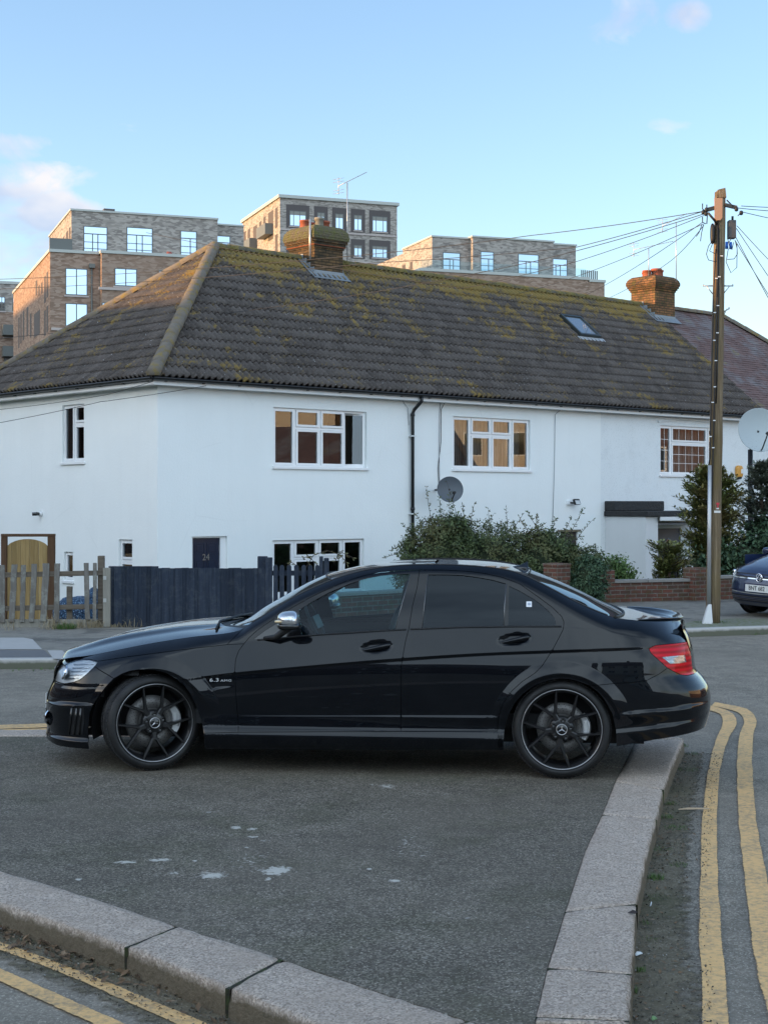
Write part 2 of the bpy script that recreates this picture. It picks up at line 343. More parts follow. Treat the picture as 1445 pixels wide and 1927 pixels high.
# ------------------------------------------------------------------ the corner the saloon stands on
R_OUT = [G(1180, 1927), G(1186, 1827), G(1195, 1700), G(1218, 1590), G(1232, 1541), G(1246, 1482), G(1266, 1430), G(1285, 1390)]
R_IN = [G(1005, 1920), G(1030, 1815), G(1062, 1715), G(1100, 1600), G(1132, 1532), G(1158, 1467), G(1178, 1430), G(1196, 1392)]
L_IN = [Vector((-6.45, 11.45, 0)), G(-160, 1595), G(0, 1637), G(165, 1686), G(335, 1742), G(530, 1803), G(700, 1860), G(885, 1920), G(960, 1946)]
L_OUT = [Vector((-6.68, 11.18, 0)), G(-160, 1652), G(0, 1699), G(120, 1738), G(240, 1780), G(430, 1857), G(600, 1925), G(700, 1970), G(860, 2040)]
def _isl():
    P = [(p.x, p.y) for p in L_IN]; P += [(0.55, 5.1)] + [(p.x, p.y) for p in R_IN] + [(1.9, 11.75), (1.2, 11.95), (-4, 12.0), (-7.0, 12.0)]
    def paint_spots(n, c):                          # splashes of white paint trodden into the tarmac
        sx = n.n('ShaderNodeSeparateXYZ'); n.l(n.co, sx.inputs[0]); fine = n.noise(38, 6, 0.7); tot = None
        for (px, py, rx, ry, a) in ((400, 1645, 40, 9, 1), (520, 1636, 42, 12, 1), (238, 1620, 30, 4, .9), (304, 1616, 30, 4, .9), (445, 1555, 16, 5, .9), (475, 1558, 14, 4, .8), (475, 1573, 14, 3, .8), (465, 1592, 13, 3, .6), (500, 1580, 14, 2, .5),
                                    (148, 1653, 9, 3, 1), (742, 1655, 19, 4, 1), (728, 1478, 22, 6, .8), (368, 1618, 8, 3, .7), (330, 1640, 26, 4, .5), (505, 1652, 10, 4, .9), (770, 1590, 50, 40, .25), (475, 1620, 60, 30, .25), (700, 1475, 10, 4, .5), (695, 1633, 8, 3, .7)):
            p = G(px, py); sx_ = rx / F * p.y; sy_ = ry * p.y * p.y / (F * H)
            dx = n.math('DIVIDE', n.math('SUBTRACT', sx.outputs[0], p.x), sx_); dy = n.math('DIVIDE', n.math('SUBTRACT', sx.outputs[1], p.y), sy_)
            r = n.math('SQRT', n.math('ADD', n.math('MULTIPLY', dx, dx), n.math('MULTIPLY', dy, dy))); k = n.math('MULTIPLY', n.math('SUBTRACT', 1.0, r), a, clamp=True); tot = k if tot is None else n.math('MAXIMUM', tot, k)
        c = n.mix(n.ramp(n.math('ADD', n.math('MULTIPLY', tot, 0.50), n.math('MULTIPLY', fine, 1.25)), [(0.78, 0.0), (0.92, 0.70)]), c, (0.62, 0.60, 0.54))
        return n.mix(n.ramp(n.noise(10, 3, 0.4, src=n.mapping(loc=(5, 1, 0))), [(0.76, 0.0), (0.78, 0.45)]), c, (0.4, 0.4, 0.38))
    m = tarmac('patched_pavement_tarmac', (0.092, 0.079, 0.062), (0.62, 0.56, 0.46), green=0.5, patch=paint_spots)
    sheet('pavement', P, -0.006, m, thick=0.12)
_isl()
def kerb(name, ins, outs, cuts, z0=0.0, depth=0.13, face=0.0, m=granite_m):
    """granite kerb laid as stones between cuts (indices with fractions along the polylines), joints left open"""
    def at(P, t): i = min(int(t), len(P) - 2); return Vector(P[i]).lerp(Vector(P[i + 1]), t - i)
    bm = bmesh.new(); rnd = random.Random(5)
    for a, b in zip(cuts[:-1], cuts[1:]):
        n = max(4, int((at(outs, b) - at(outs, a)).length / 0.055)); top = []; dz = rnd.uniform(-0.003, 0.003); g = 0.013
        ts = [a + (b - a) * (0 + k / n) for k in range(n + 1)]; L = (at(outs, b) - at(outs, a)).length; e = g / max(L, .1) * (b - a) * 0.5; ts[0] += e; ts[-1] -= e; h_ = (b - a) * 0.018 / max(L, .1); ts = [ts[0], ts[0] + h_] + ts[1:-1] + [ts[-1] - h_, ts[-1]]; n += 2
        rows = []
        for k, t in enumerate(ts):
            p, q = at(ins, t), at(outs, t); w_ = (q - p); r = []
            drop = 0.007 if k in (0, n) else 0.0
            for j, (f_, dzz) in enumerate(((0.0, -depth), (0.0, -0.012), (0.03, -0.002), (0.16, 0), (0.32, 0), (0.5, 0), (0.66, 0), (0.82, 0), (0.95, -0.001), (0.985, -0.006), (1.0, -0.020), (1.0 + 0.015, -0.06), (1.0 + 0.03, -depth))):
                c = p + w_ * f_; edge = (j in (9, 10, 11)); jit = rnd.uniform(-1, 1) * (0.010 if edge and rnd.random() < .3 else 0.004 if edge else 0.0030 if 1 < j < 9 else 0.002)
                r.append(bm.verts.new((c.x + (w_.normalized().x * jit if edge else 0), c.y + (w_.normalized().y * jit if edge else 0), z0 + dz + dzz + (jit if not edge else jit * 0.3) - (drop if 1 <= j <= 10 else 0))))
            rows.append(r)
        for r1, r2 in zip(rows[:-1], rows[1:]):
            for j in range(len(r1) - 1): f = bm.faces.new((r1[j], r1[j + 1], r2[j + 1], r2[j])); f.smooth = True
        bm.faces.new(rows[0][::-1]); bm.faces.new(rows[-1])
    bmesh.ops.recalc_face_normals(bm, faces=bm.faces[:])
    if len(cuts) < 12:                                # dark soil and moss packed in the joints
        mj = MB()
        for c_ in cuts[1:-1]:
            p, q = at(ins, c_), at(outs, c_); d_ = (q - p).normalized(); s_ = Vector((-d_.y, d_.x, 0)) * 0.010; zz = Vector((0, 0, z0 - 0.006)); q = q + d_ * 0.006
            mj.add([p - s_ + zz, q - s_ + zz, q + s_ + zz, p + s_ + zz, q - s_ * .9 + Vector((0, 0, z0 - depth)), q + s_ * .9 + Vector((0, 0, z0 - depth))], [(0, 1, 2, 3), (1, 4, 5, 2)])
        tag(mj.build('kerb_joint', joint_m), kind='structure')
    me = bpy.data.meshes.new(name); bm.to_mesh(me); bm.free(); o = mobj(name, me, m); tag(o, kind='structure'); return o
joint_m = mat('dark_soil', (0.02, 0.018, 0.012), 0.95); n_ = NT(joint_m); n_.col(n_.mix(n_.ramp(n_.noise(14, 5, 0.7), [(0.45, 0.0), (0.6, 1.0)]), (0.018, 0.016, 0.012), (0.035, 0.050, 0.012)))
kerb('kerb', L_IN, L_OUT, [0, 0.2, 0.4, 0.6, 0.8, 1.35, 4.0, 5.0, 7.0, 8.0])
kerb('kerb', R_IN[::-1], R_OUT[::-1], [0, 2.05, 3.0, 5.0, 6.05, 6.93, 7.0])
kerb('kerb', [(1.9, 11.75, 0), (1.2, 11.93, 0), (0, 12.0, 0), (-7.0, 12.0, 0)], [(2.32, 11.92, 0), (1.6, 12.25, 0), (0, 12.32, 0), (-7.2, 12.32, 0)], [0, 1, 1.4, 2] + [2 + k / 8 for k in range(1, 9)])
kerb('kerb', [R_IN[-1], (1.9, 11.75, 0)], [R_OUT[-1], (2.32, 11.92, 0)], [0, 1])
# gutters: grit, moss and leaves lie along both kerbs
def off(P, d): return [(p[0] + d[0], p[1] + d[1]) for p in P]
def edge_strip(name, A, B_, dz, m, both=False, nu=80, nv=6):
    """a strip between two lines that carries how far each point is from its ragged edge"""
    def rs(P): d = [0] + list(np.cumsum([math.dist(a, b) for a, b in zip(P[:-1], P[1:])])); t = np.linspace(0, d[-1], nu + 1); return list(zip(np.interp(t, d, [p[0] for p in P]), np.interp(t, d, [p[1] for p in P])))
    a, b = rs(A), rs(B_); v = []; at = []
    for p, q in zip(a, b):
        for k in range(nv + 1): u = k / nv; v.append((p[0] + (q[0] - p[0]) * u, p[1] + (q[1] - p[1]) * u, ROAD + dz)); at.append(min(1, 2 * min(u, 1 - u) * 3) if both else 1 - u)
    f = [(i * (nv + 1) + k, (i + 1) * (nv + 1) + k, (i + 1) * (nv + 1) + k + 1, i * (nv + 1) + k + 1) for i in range(nu) for k in range(nv)]
    me = bpy.data.meshes.new(name); me.from_pydata(v, [], f); me.attributes.new('inner', 'FLOAT', 'POINT').data.foreach_set('value', at); me.update()
    if me.polygons[0].normal.z < 0: me.flip_normals()
    o = mobj(name, me, m); tag(o, kind='structure'); return o
def ragged(m, scale, lo, hi, amp):
    """lets the strip end raggedly: the material is absent where 'inner' plus noise is low"""
    n = NT(m); a = n.n('ShaderNodeAttribute'); a.attribute_name = 'inner'; f = n.math('ADD', a.outputs['Fac'], n.math('MULTIPLY', n.math('SUBTRACT', n.noise(scale, 6, 0.75), 0.5), amp)); n.l(n.ramp(f, [(lo, 0.0), (hi, 1.0)]), n.b.inputs['Alpha'])
ragged(gutter_m, 9, 0.22, 0.42, 1.3); ragged(yellow_m, 38, 0.30, 0.42, 1.1)
gw = [0.34, 0.30, 0.26, 0.24, 0.22, 0.22, 0.20, 0.18]
edge_strip('gutter_grit', [(p.x, p.y) for p in R_OUT], [(p.x + g * 1.25, p.y + 0.03) for p, g in zip(R_OUT, gw)], 0.004, gutter_m)
edge_strip('gutter_grit', [(p.x, p.y) for p in L_OUT], [(p.x - 0.16, p.y - 0.33) for p in L_OUT], 0.004, gutter_m)
# double yellow lines
def marking(lp, rp, dz=0.008, fine=10):
    def sm(P):
        P = [G(x, y, ROAD) if not isinstance(x, Vector) else x for x, y in P]; d = [0]
        for a, b in zip(P[:-1], P[1:]): d.append(d[-1] + (b - a).length)
        fx, fy = pchip(d, [p.x for p in P]), pchip(d, [p.y for p in P]); t = np.linspace(0, d[-1], 60); rr = random.Random(3); return [(float(fx(k)) + rr.uniform(-.004, .004), float(fy(k))) for k in t]
    edge_strip('road_marking', sm(lp), sm(rp), dz, yellow_m, both=True, nu=160, nv=10)
marking([(1316, 2000), (1318, 1878), (1313, 1759), (1315, 1654), (1318, 1554), (1330, 1455), (1345, 1392), (1357, 1358), (1352, 1344), (1328, 1337), (1250, 1333), (700, 1352), (85, 1371), (-60, 1376)],
        [(1378, 2000), (1373, 1920), (1360, 1759), (1352, 1654), (1350, 1554), (1355, 1455), (1371, 1392), (1386, 1355), (1376, 1341), (1335, 1328), (1250, 1324), (700, 1343), (85, 1362.5), (-60, 1367)])
marking([(1460, 2000), (1442, 1920), (1415, 1803), (1403, 1704), (1390, 1579), (1384, 1480), (1390, 1380), (1397, 1358), (1388, 1343), (1338, 1329.5), (1250, 1317), (700, 1335), (85, 1376), (-60, 1385)][:10],
        [(1560, 2000), (1520, 1900), (1470, 1760), (1445, 1654), (1430, 1579), (1418, 1480), (1419, 1380), (1423, 1355), (1408, 1336), (1345, 1322), ])
marking([(-30, 1764), (0, 1774), (149, 1829), (384, 1926), (430, 1946)], [(-30, 1780), (0, 1791), (125, 1839), (319, 1926), (360, 1944)])
marking([(-30, 1812), (0, 1824), (110, 1873), (229, 1926), (260, 1940)], [(-30, 1838), (0, 1851), (80, 1888), (164, 1926), (190, 1938)])
marking([(-60, 1381), (0, 1379.5), (85, 1377.5), (400, 1372)], [(-60, 1375.5), (0, 1374), (85, 1372), (400, 1366)])
# ------------------------------------------------------------------ far pavement with its kerb
KERB_F = [(-60, 17.9), (-6, 17.9), (-3.9, 17.95), (-2.4, 18.3), (-0.8, 19.15), (1.6, 20.8), (4.35, 22.2), (5.85, 22.75), (9, 23.9), (20, 28.5), (60, 46)]
def _far():
    k = KERB_F; ins = [(x - (0.0 if x < -5 else 0.05), y + 0.15, 0) for x, y in k]; outs = [(x, y, 0) for x, y in k]
    conc = mat('concrete_kerb', (0.30, 0.29, 0.28), 0.9); n = NT(conc); sx = n.n('ShaderNodeSeparateXYZ'); n.l(n.co, sx.inputs[0])
    n.col(n.mix(n.ramp(n.math('ADD', n.math('MULTIPLY', sx.outputs[2], -9), n.math('MULTIPLY', n.noise(9, 5, 0.7), 0.5)), [(0.42, 0.0), (0.75, 0.9)]), n.mix(n.noise(7, 6, 0.7), (0.34, 0.33, 0.31), (0.50, 0.48, 0.46)), (0.07, 0.075, 0.045)))
    bm = bmesh.new(); v = []
    for (a, b) in zip(ins, outs):
        v.append([bm.verts.new((a[0], a[1], -0.12)), bm.verts.new((a[0], a[1], 0)), bm.verts.new((b[0], b[1] + 0.015, 0)), bm.verts.new((b[0], b[1], -0.015)), bm.verts.new((b[0], b[1] - 0.01, -0.13))])
    for r1, r2 in zip(v[:-1], v[1:]):
        for j in range(4): bm.faces.new((r1[j], r1[j + 1], r2[j + 1], r2[j]))
    bmesh.ops.recalc_face_normals(bm, faces=bm.faces[:]); me = bpy.data.meshes.new('kerb'); bm.to_mesh(me); bm.free(); tag(mobj('kerb', me, conc), kind='structure')
    P = [(a[0], a[1]) for a in ins]; xs = np.linspace(-60, 60, 121)
    P += [(x, fence_y(x) + 0.25) for x in xs[::-1]]
    sheet('pavement', P, -0.004, far_pave_m, thick=0.12)
    slab = mat('pale_paving_slab', (0.27, 0.26, 0.255), 0.9); n = NT(slab); n.col(n.mix(n.noise(5, 6, 0.7), (0.32, 0.31, 0.29), (0.44, 0.42, 0.40)))
    q = lambda *a: [(G(x, y).x, G(x, y).y) for x, y in a]
    sheet('paving_slab', q((-40, 1222), (80, 1222), (62, 1203), (45, 1200), (-40, 1200)), 0.001, slab)
    dk = mat('dark_tarmac_patch', (0.075, 0.078, 0.088), 0.9); n = NT(dk); n.col(n.mix(n.noise(30, 5), (0.10, 0.10, 0.105), (0.16, 0.155, 0.155)))
    sheet('tarmac_patch', q((-40, 1237), (97, 1237), (84, 1223.5), (-40, 1223.5)), 0.001, dk)
    sheet('paving_slab', q((101, 1240), (135, 1240), (118, 1224), (90, 1224)), 0.001, slab)
    ms = mat('mossy_tarmac', (0.07, 0.08, 0.04), 0.95); n = NT(ms); n.col(n.mix(n.ramp(n.noise(14, 6, 0.7), [(0.4, 0.0), (0.6, 1.0)]), (0.20, 0.195, 0.18), (0.12, 0.14, 0.05)))
    sheet('moss_patch', q((1270, 1182), (1445, 1177), (1500, 1176), (1500, 1166), (1380, 1164), (1300, 1169)), 0.001, ms)
    sheet('service_cover', q((1160, 1154), (1240, 1152), (1246, 1149), (1172, 1151)), 0.002, dk)
_far()
# loose stuff: dead leaves, moss and grass along the gutters
def scatter(name, n, fn, m, seed=1, two=None):
    rnd = random.Random(seed); mb = MB()
    for _ in range(n):
        p, s, tilt = fn(rnd); a = rnd.uniform(0, 6.28); M_ = Matrix.Translation(p) @ Matrix.Rotation(a, 4, 'Z') @ Matrix.Rotation(rnd.uniform(-tilt, tilt), 4, 'X') @ Matrix.Rotation(rnd.uniform(-tilt, tilt), 4, 'Y')
        mb.add([M_ @ Vector(q) for q in ((-s, 0, 0), (-s * .2, -s * .45, s * .12), (s, 0, s * .1), (-s * .1, s * .5, s * .15))], [(0, 1, 2, 3)])
    o = mb.build(name, m); tag(o, kind='stuff'); return o
def along(P, t): i = min(int(t), len(P) - 2); return Vector(P[i]).lerp(Vector(P[i + 1]), t - i)
leafm = mat('dead_leaves', (0.16, 0.10, 0.06), 0.8); n_ = NT(leafm); n_.col(n_.ramp(n_.noise(14, 3), [(0.3, (0.05, 0.032, 0.02)), (0.55, (0.16, 0.10, 0.055)), (0.7, (0.30, 0.22, 0.15))]))
gritm = mat('grit', (0.1, 0.09, 0.08), 0.9); n_ = NT(gritm); n_.col(n_.ramp(n_.noise(50, 3), [(0.35, (0.03, 0.028, 0.02)), (0.6, (0.13, 0.12, 0.10)), (0.75, (0.38, 0.37, 0.35))]))
def fL(r): t = r.triangular(1, 6, 2.0); p = along(L_OUT, t); d = r.random() ** 1.8 * 0.16; return (Vector((p.x - 0.4 * d, p.y - d, ROAD + 0.012 + r.random() * 0.012)), r.uniform(0.010, 0.028), 0.6)
def fR(r): t = r.uniform(0, 7); p = along(R_OUT, t); d = 0.02 + r.random() ** 1.5 * 0.24; return (Vector((p.x + d, p.y, ROAD + 0.012)), r.uniform(0.005, 0.016), 0.5)
scatter('leaf_litter', 260, fL, leafm, 2); scatter('leaf_litter', 330, fR, leafm, 3)
def gL(r): t = r.uniform(1, 8); p = along(L_OUT, t); d = r.random() ** 1.5 * 0.26; return (Vector((p.x - 0.4 * d, p.y - d, ROAD + 0.010)), r.uniform(0.003, 0.009), 1.0)
def gR(r): t = r.uniform(0, 7); p = along(R_OUT, t); d = r.random() ** 1.3 * 0.33; return (Vector((p.x + d, p.y, ROAD + 0.010)), r.uniform(0.003, 0.009), 1.0)
scatter('grit', 2600, gL, gritm, 4); scatter('grit', 3000, gR, gritm, 5)
grassm = mat('green_grass', (0.07, 0.13, 0.03), 0.6); n_ = NT(grassm); n_.col(n_.mix(n_.noise(9, 3), (0.035, 0.085, 0.015), (0.10, 0.17, 0.04)))
strawm = mat('dry_grass', (0.30, 0.24, 0.14), 0.8); n_ = NT(strawm); n_.col(n_.mix(n_.noise(9, 3), (0.17, 0.13, 0.08), (0.38, 0.32, 0.20)))
def tufts(name, spots, m, seed=1, w_=0.002):
    rnd = random.Random(seed); mb = MB()
    for (p, r_, h, n) in spots:
        for _ in range(n):
            a = rnd.uniform(0, 6.28); q = rnd.random() ** 0.6 * r_; b = Vector(p) + Vector((math.cos(a) * q, math.sin(a) * q, 0)); lean = Vector((rnd.uniform(-1, 1), rnd.uniform(-1, 1), 0)) * h * 0.7; hh = h * rnd.uniform(0.4, 1.0); s = Vector((-lean.y, lean.x, 0)).normalized() * w_
            mb.add([b - s, b + s, b + lean * 0.45 + Vector((0, 0, hh * 0.7)) + s * .7, b + lean * 0.45 + Vector((0, 0, hh * 0.7)) - s * .7, b + lean + Vector((0, 0, hh))], [(0, 1, 2, 3), (3, 2, 4)])
    o = mb.build(name, m); tag(o, kind='stuff'); return o
def gk(x, y, z=ROAD): return G(x, y, z)
tufts('grass', [(gk(1232, 1655), 0.05, 0.035, 110), (gk(1252, 1540), 0.05, 0.03, 70), (gk(1262, 1515), 0.04, 0.03, 60), (gk(1283, 1405), 0.05, 0.04, 70), (gk(1300, 1420), 0.06, 0.03, 40), (gk(1205, 1830), 0.02, 0.03, 40), (gk(1190, 1870), 0.02, 0.04, 30),
      (gk(415, 1875), 0.04, 0.03, 70), (gk(240, 1835), 0.03, 0.025, 50), (gk(330, 1852), 0.04, 0.02, 50), (gk(60, 1770), 0.06, 0.015, 40), (gk(1276, 1630), 0.05, 0.02, 60), (gk(1246, 1480), 0.05, 0.03, 90), (gk(1290, 1450), 0.09, 0.02, 120), (gk(1270, 1560), 0.08, 0.018, 130), (gk(1245, 1600), 0.06, 0.015, 90), (gk(1240, 1690), 0.06, 0.012, 70), (gk(1222, 1770), 0.05, 0.012, 70), (gk(140, 1800), 0.06, 0.012, 80), (gk(470, 1900), 0.05, 0.012, 60), (gk(1215, 1740), 0.03, 0.02, 30)], grassm, 3, 0.0016)
tufts('grass', [(G(123, 1183), 0.16, 0.10, 260), (G(1400, 1192, ROAD), 0.35, 0.05, 160), (G(1360, 1191, ROAD), 0.2, 0.03, 60), (G(1340, 1172), 0.25, 0.03, 80), (G(50, 1256, ROAD), 0.5, 0.03, 160)], grassm, 4, 0.004)
tufts('dry_grass', [(G(100, 1183), 0.22, 0.22, 60), (G(150, 1182), 0.2, 0.2, 60), (G(180, 1181), 0.12, 0.14, 70), (G(25, 1186), 0.15, 0.25, 12), (G(255, 1180), 0.15, 0.20, 26), (G(215, 1180), 0.1, 0.07, 40), (G(235, 1180), 0.1, 0.12, 20)], strawm, 5, 0.004)
def litter(name, px, py, size, rz, m, label, z=ROAD + 0.014, cat='litter'):
    p = G(px, py, z); mb = MB(); a, b = size
    mb.add([Vector((-a, -b, 0)), Vector((a, -b * .8, 0.004)), Vector((a * .9, b, 0.008)), Vector((-a * .3, b * .9, 0.012)), Vector((-a, b * .7, 0.002))], [(0, 1, 2, 3, 4)])
    mb.add([Vector((-a, -b, -.002)), Vector((a, -b * .8, 0.002)), Vector((a * .9, b, 0.006)), Vector((-a * .3, b * .9, 0.010)), Vector((-a, b * .7, 0.0))], [(4, 3, 2, 1, 0)])
    o = mb.build(name, m); o.location = p; o.rotation_euler = (0, 0, rz); tag(o, label, cat)
paper = mat('white_paper', (0.62, 0.66, 0.68), 0.7); wood_pale = mat('pale_card', (0.42, 0.32, 0.22), 0.8)
litter('paper_scrap', 9, 1746, (0.028, 0.016), 0.2, paper, 'crumpled pale paper scrap in the gutter at the left edge')
litter('paper_scrap', 278, 1832, (0.015, 0.009), 0.6, paper, 'small white paper scrap in the gutter by the second kerbstone')
litter('plastic_strip', 1201, 1796, (0.018, 0.006), 0.5, paper, 'short white plastic strip in the gutter right of the kerb')
litter('paper_scrap', 1224, 1703, (0.004, 0.022), -0.25, paper, 'thin white sliver of paper below the grass tuft')
litter('card_strip', 512, 1916, (0.050, 0.008), -0.42, wood_pale, 'long torn brown card strip at the bottom of the left gutter')
litter('yellow_leaf', 380, 1867, (0.013, 0.008), 0.1, mat('yellow_leaf', (0.45, 0.33, 0.05), 0.6), 'small yellow leaf lying in the left gutter', cat='leaf')
litter('green_leaf', 1230, 1918, (0.010, 0.008), 0.3, mat('fresh_leaf', (0.16, 0.28, 0.12), 0.6), 'pale green leaf in the gutter at the bottom right', cat='leaf')
litter('dark_leaf', 1190, 1718, (0.022, 0.010), -0.9, mat('dark_leaf', (0.03, 0.02, 0.016), 0.6), 'dark curled leaf stuck on the edge of the right kerb', z=0.003, cat='leaf')
litter('twig', 1305, 1523, (0.10, 0.0025), -0.02, wood_pale, 'thin pale twig lying between the kerb and the yellow line', cat='twig')
# ================================================================== the white terrace
HC = Vector((-4.255, 28.6, 0)); HU = Vector((0.7464, 0.6655, 0)); HV = Vector((-0.6655, 0.7464, 0)); HRZ = math.atan2(HU.y, HU.x)
ZB = -0.85; DEP = 7.6; ZE, KS = 4.20, 0.828; ZR = 7.58; DR = 3.8
def HP(t, d, z=0): return HC + HU * t + HV * d + Vector((0, 0, z))
def ft(px, py, d=0.0):                              # photo pixel on the front wall plane (moved in by d) -> (t, z)
    k = (px - CX) / F; o = HC + HV * d; t = (k * o.y - o.x) / (HU.x - k * HU.y); Y = o.y + t * HU.y; return t, H - (py - HY) / F * Y
def lt(px, py, t=0.0):                              # on the left end wall -> (d, z)
    k = (px - CX) / F; o = HC + HU * t; d = (k * o.y - o.x) / (HV.x - k * HV.y); Y = o.y + d * HV.y; return d, H - (py - HY) / F * Y
def render_wall(name, col, bumps, scale, dirt=0.0):
    m = mat(name, col, 0.85, spec=0.2); n = NT(m); c = n.mix(n.ramp(n.noise(0.8, 6, 0.6), [(0.35, 0.0), (0.7, 1.0)]), tuple(x * 0.965 for x in col), col)
    if dirt:
        c = n.mix(n.ramp(n.voro(26, src=n.mapping((1, 1, 1.0))), [(0.10, 0.55 * dirt), (0.30, 0.0)]), c, tuple(x * 0.62 for x in col))
        c = n.mix(n.ramp(n.noise(2.2, 6, 0.7), [(0.50, 0.0), (0.75, 0.35 * dirt)]), c, tuple(x * 0.7 for x in col))
    sx = n.n('ShaderNodeSeparateXYZ'); n.l(n.co, sx.inputs[0]); st = n.noise(1.0, 5, 0.65, src=n.mapping((5, 5, 0.35)))
    c = n.mix(n.ramp(st, [(0.50, 0.0), (0.78, 0.09)]), c, tuple(x * 0.72 for x in col)); c = n.mix(n.math('MULTIPLY', n.ramp(n.math('ADD', n.math('MULTIPLY', sx.outputs[2], 0.8), n.math('MULTIPLY', n.noise(3, 5, 0.7), 0.8)), [(0.35, 1.0), (0.95, 0.0)]), 0.3), c, (0.42, 0.42, 0.38))
    ck = n.voro(0.55, 'DISTANCE_TO_EDGE', src=n.mapping(src=n.mix(0.18, n.co, n.n('ShaderNodeTexNoise').outputs[1]))); c = n.mix(n.math('MULTIPLY', n.ramp(ck, [(0.0015, 1.0), (0.005, 0.0)]), n.ramp(n.noise(0.5, 2), [(0.5, 0.0), (0.6, 0.12)])), c, tuple(x * 0.5 for x in col))
    pt = n.ramp(n.noise(0.35, 2, 0.4, src=n.mapping(loc=(3.1, 0, 1.7))), [(0.52, 0.0), (0.535, 0.05)]); c = n.mix(pt, c, tuple(x * 0.8 for x in col))
    n.col(c); n.bump(n.noise(scale, 5, 0.7), bumps, 0.006); return m
smooth_white = render_wall('smooth_white_render', (0.84, 0.865, 0.86), 0.7, 22); pebble_white = render_wall('pebbledash_render', (0.78, 0.81, 0.82), 1.0, 55, 1.0)
porch_white = render_wall('porch_render', (0.66, 0.67, 0.68), 0.3, 30, 0.2)
upvc = mat('white_upvc', (0.80, 0.81, 0.82), 0.3); gutter_black = mat('black_gutter', (0.015, 0.016, 0.018), 0.35); fascia_white = mat('white_fascia', (0.74, 0.75, 0.76), 0.5)
house_glass = glass_mat('double_glazing', (0.80, 0.84, 0.84), 1.9, 1.62)
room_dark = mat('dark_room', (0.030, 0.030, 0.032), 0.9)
curtain_m = mat('net_curtain', (0.30, 0.28, 0.25), 0.9); n_ = NT(curtain_m); n_.col(n_.mix(n_.ramp(n_.noise(1.0, 4, 0.6, src=n_.mapping((26, 26, 1.5))), [(0.35, 0.0), (0.65, 1.0)]), (0.11, 0.11, 0.105), (0.30, 0.295, 0.28)))
def tile_mat(name, a, b, joint=None, plain=False):
    m = mat(name, a, 0.9, spec=0.25); n = NT(m); sx = n.n('ShaderNodeSeparateXYZ'); n.l(n.co, sx.inputs[0]); Z = sx.outputs[2]; X = sx.outputs[0]; Yd = sx.outputs[1]
    per = n.noise(3.2, 3, 0.5, src=n.mapping((2.2, 1, 1))); cx = n.n('ShaderNodeCombineXYZ'); n.l(n.math('FLOOR', n.math('DIVIDE', X, 0.30)), cx.inputs[0]); n.l(n.math('FLOOR', n.math('DIVIDE', n.math('ADD', Yd, 0.28), 0.266)), cx.inputs[1]); wn = n.n('ShaderNodeTexWhiteNoise'); wn.noise_dimensions = '2D'; n.l(cx.outputs[0], wn.inputs['Vector']); per = n.math('ADD', n.math('MULTIPLY', per, 0.55), n.math('MULTIPLY', wn.outputs['Value'], 0.45)); c = n.mix(n.ramp(per, [(0.2, 0), (0.8, 1)]), a, b); c = n.mix(n.ramp(n.noise(24, 5, 0.75), [(0.45, 0.0), (0.8, 0.55)]), c, tuple(x * 2.0 for x in b))
    hi = n.math('MULTIPLY', n.math('SUBTRACT', Z, 4.0 + 0.85), 1 / 3.4)      # 0 at the eaves .. 1 at the ridge
    if not plain:
        l1 = n.math('ADD', n.math('MULTIPLY', n.noise(1.1, 5, 0.6, src=n.mapping(loc=(2.3, 4.1, 0.7))), 0.5), n.math('MULTIPLY', n.noise(7.0, 8, 0.78, dist=0.6), 0.5)); th = n.math('ADD', l1, n.math('MULTIPLY', n.math('POWER', n.math('MAXIMUM', hi, 0.0), 4.0), 0.10))
        c = n.mix(n.ramp(th, [(0.550, 0.0), (0.605, 0.85)]), c, n.mix(n.noise(9, 4), (0.27, 0.165, 0.035), (0.17, 0.145, 0.06)))
        # paler mossy run-off below the chimneys
        run = None
        for (t0, w0, sl) in ((7.7, 0.75, 0.10), (19.0, 0.6, -0.10)):
            dxx = n.math('DIVIDE', n.math('ABSOLUTE', n.math('SUBTRACT', X, t0)), w0); k = n.math('MULTIPLY', n.math('SUBTRACT', 1.0, dxx), 1.4, clamp=True); k = n.math('MULTIPLY', k, n.math('MULTIPLY', n.math('MAXIMUM', n.math('SUBTRACT', hi, 0.12), 0.0), 1.5, clamp=True)); run = k if run is None else n.math('MAXIMUM', run, k)
        k = n.math('MULTIPLY', run, n.ramp(n.noise(6, 6, 0.7), [(0.3, 0.35), (0.62, 0.95)])); c = n.mix(k, c, n.mix(n.noise(5, 4), (0.19, 0.165, 0.105), (0.25, 0.20, 0.06)))
        # yellow crust towards the ridge
        k = n.math('MULTIPLY', n.math('MULTIPLY', n.math('POWER', n.math('MAXIMUM', hi, 0.0), 22.0), 1.0), n.ramp(n.noise(8, 6, 0.7), [(0.50, 0.0), (0.64, 0.7)]), clamp=True); c = n.mix(k, c, n.mix(n.noise(12, 3), (0.19, 0.145, 0.05), (0.11, 0.105, 0.05)))
        sp = n.voro(7.5, out=0); big = n.noise(0.7, 2); c = n.mix(n.math('MULTIPLY', n.ramp(sp, [(0.06, 1.0), (0.10, 0.0)]), n.ramp(big, [(0.4, 0.35), (0.6, 1.0)])), c, (0.34, 0.35, 0.36))
    else:
        c = n.mix(n.ramp(n.noise(0.8, 5, 0.7), [(0.48, 0.0), (0.62, 0.7)]), c, (0.20, 0.20, 0.21)); c = n.mix(n.ramp(n.noise(1.6, 6, 0.7), [(0.60, 0.0), (0.70, 0.8)]), c, (0.18, 0.13, 0.03))
    n.col(c); n.bump(n.noise(60, 4, 0.7), 0.5, 0.006); return m
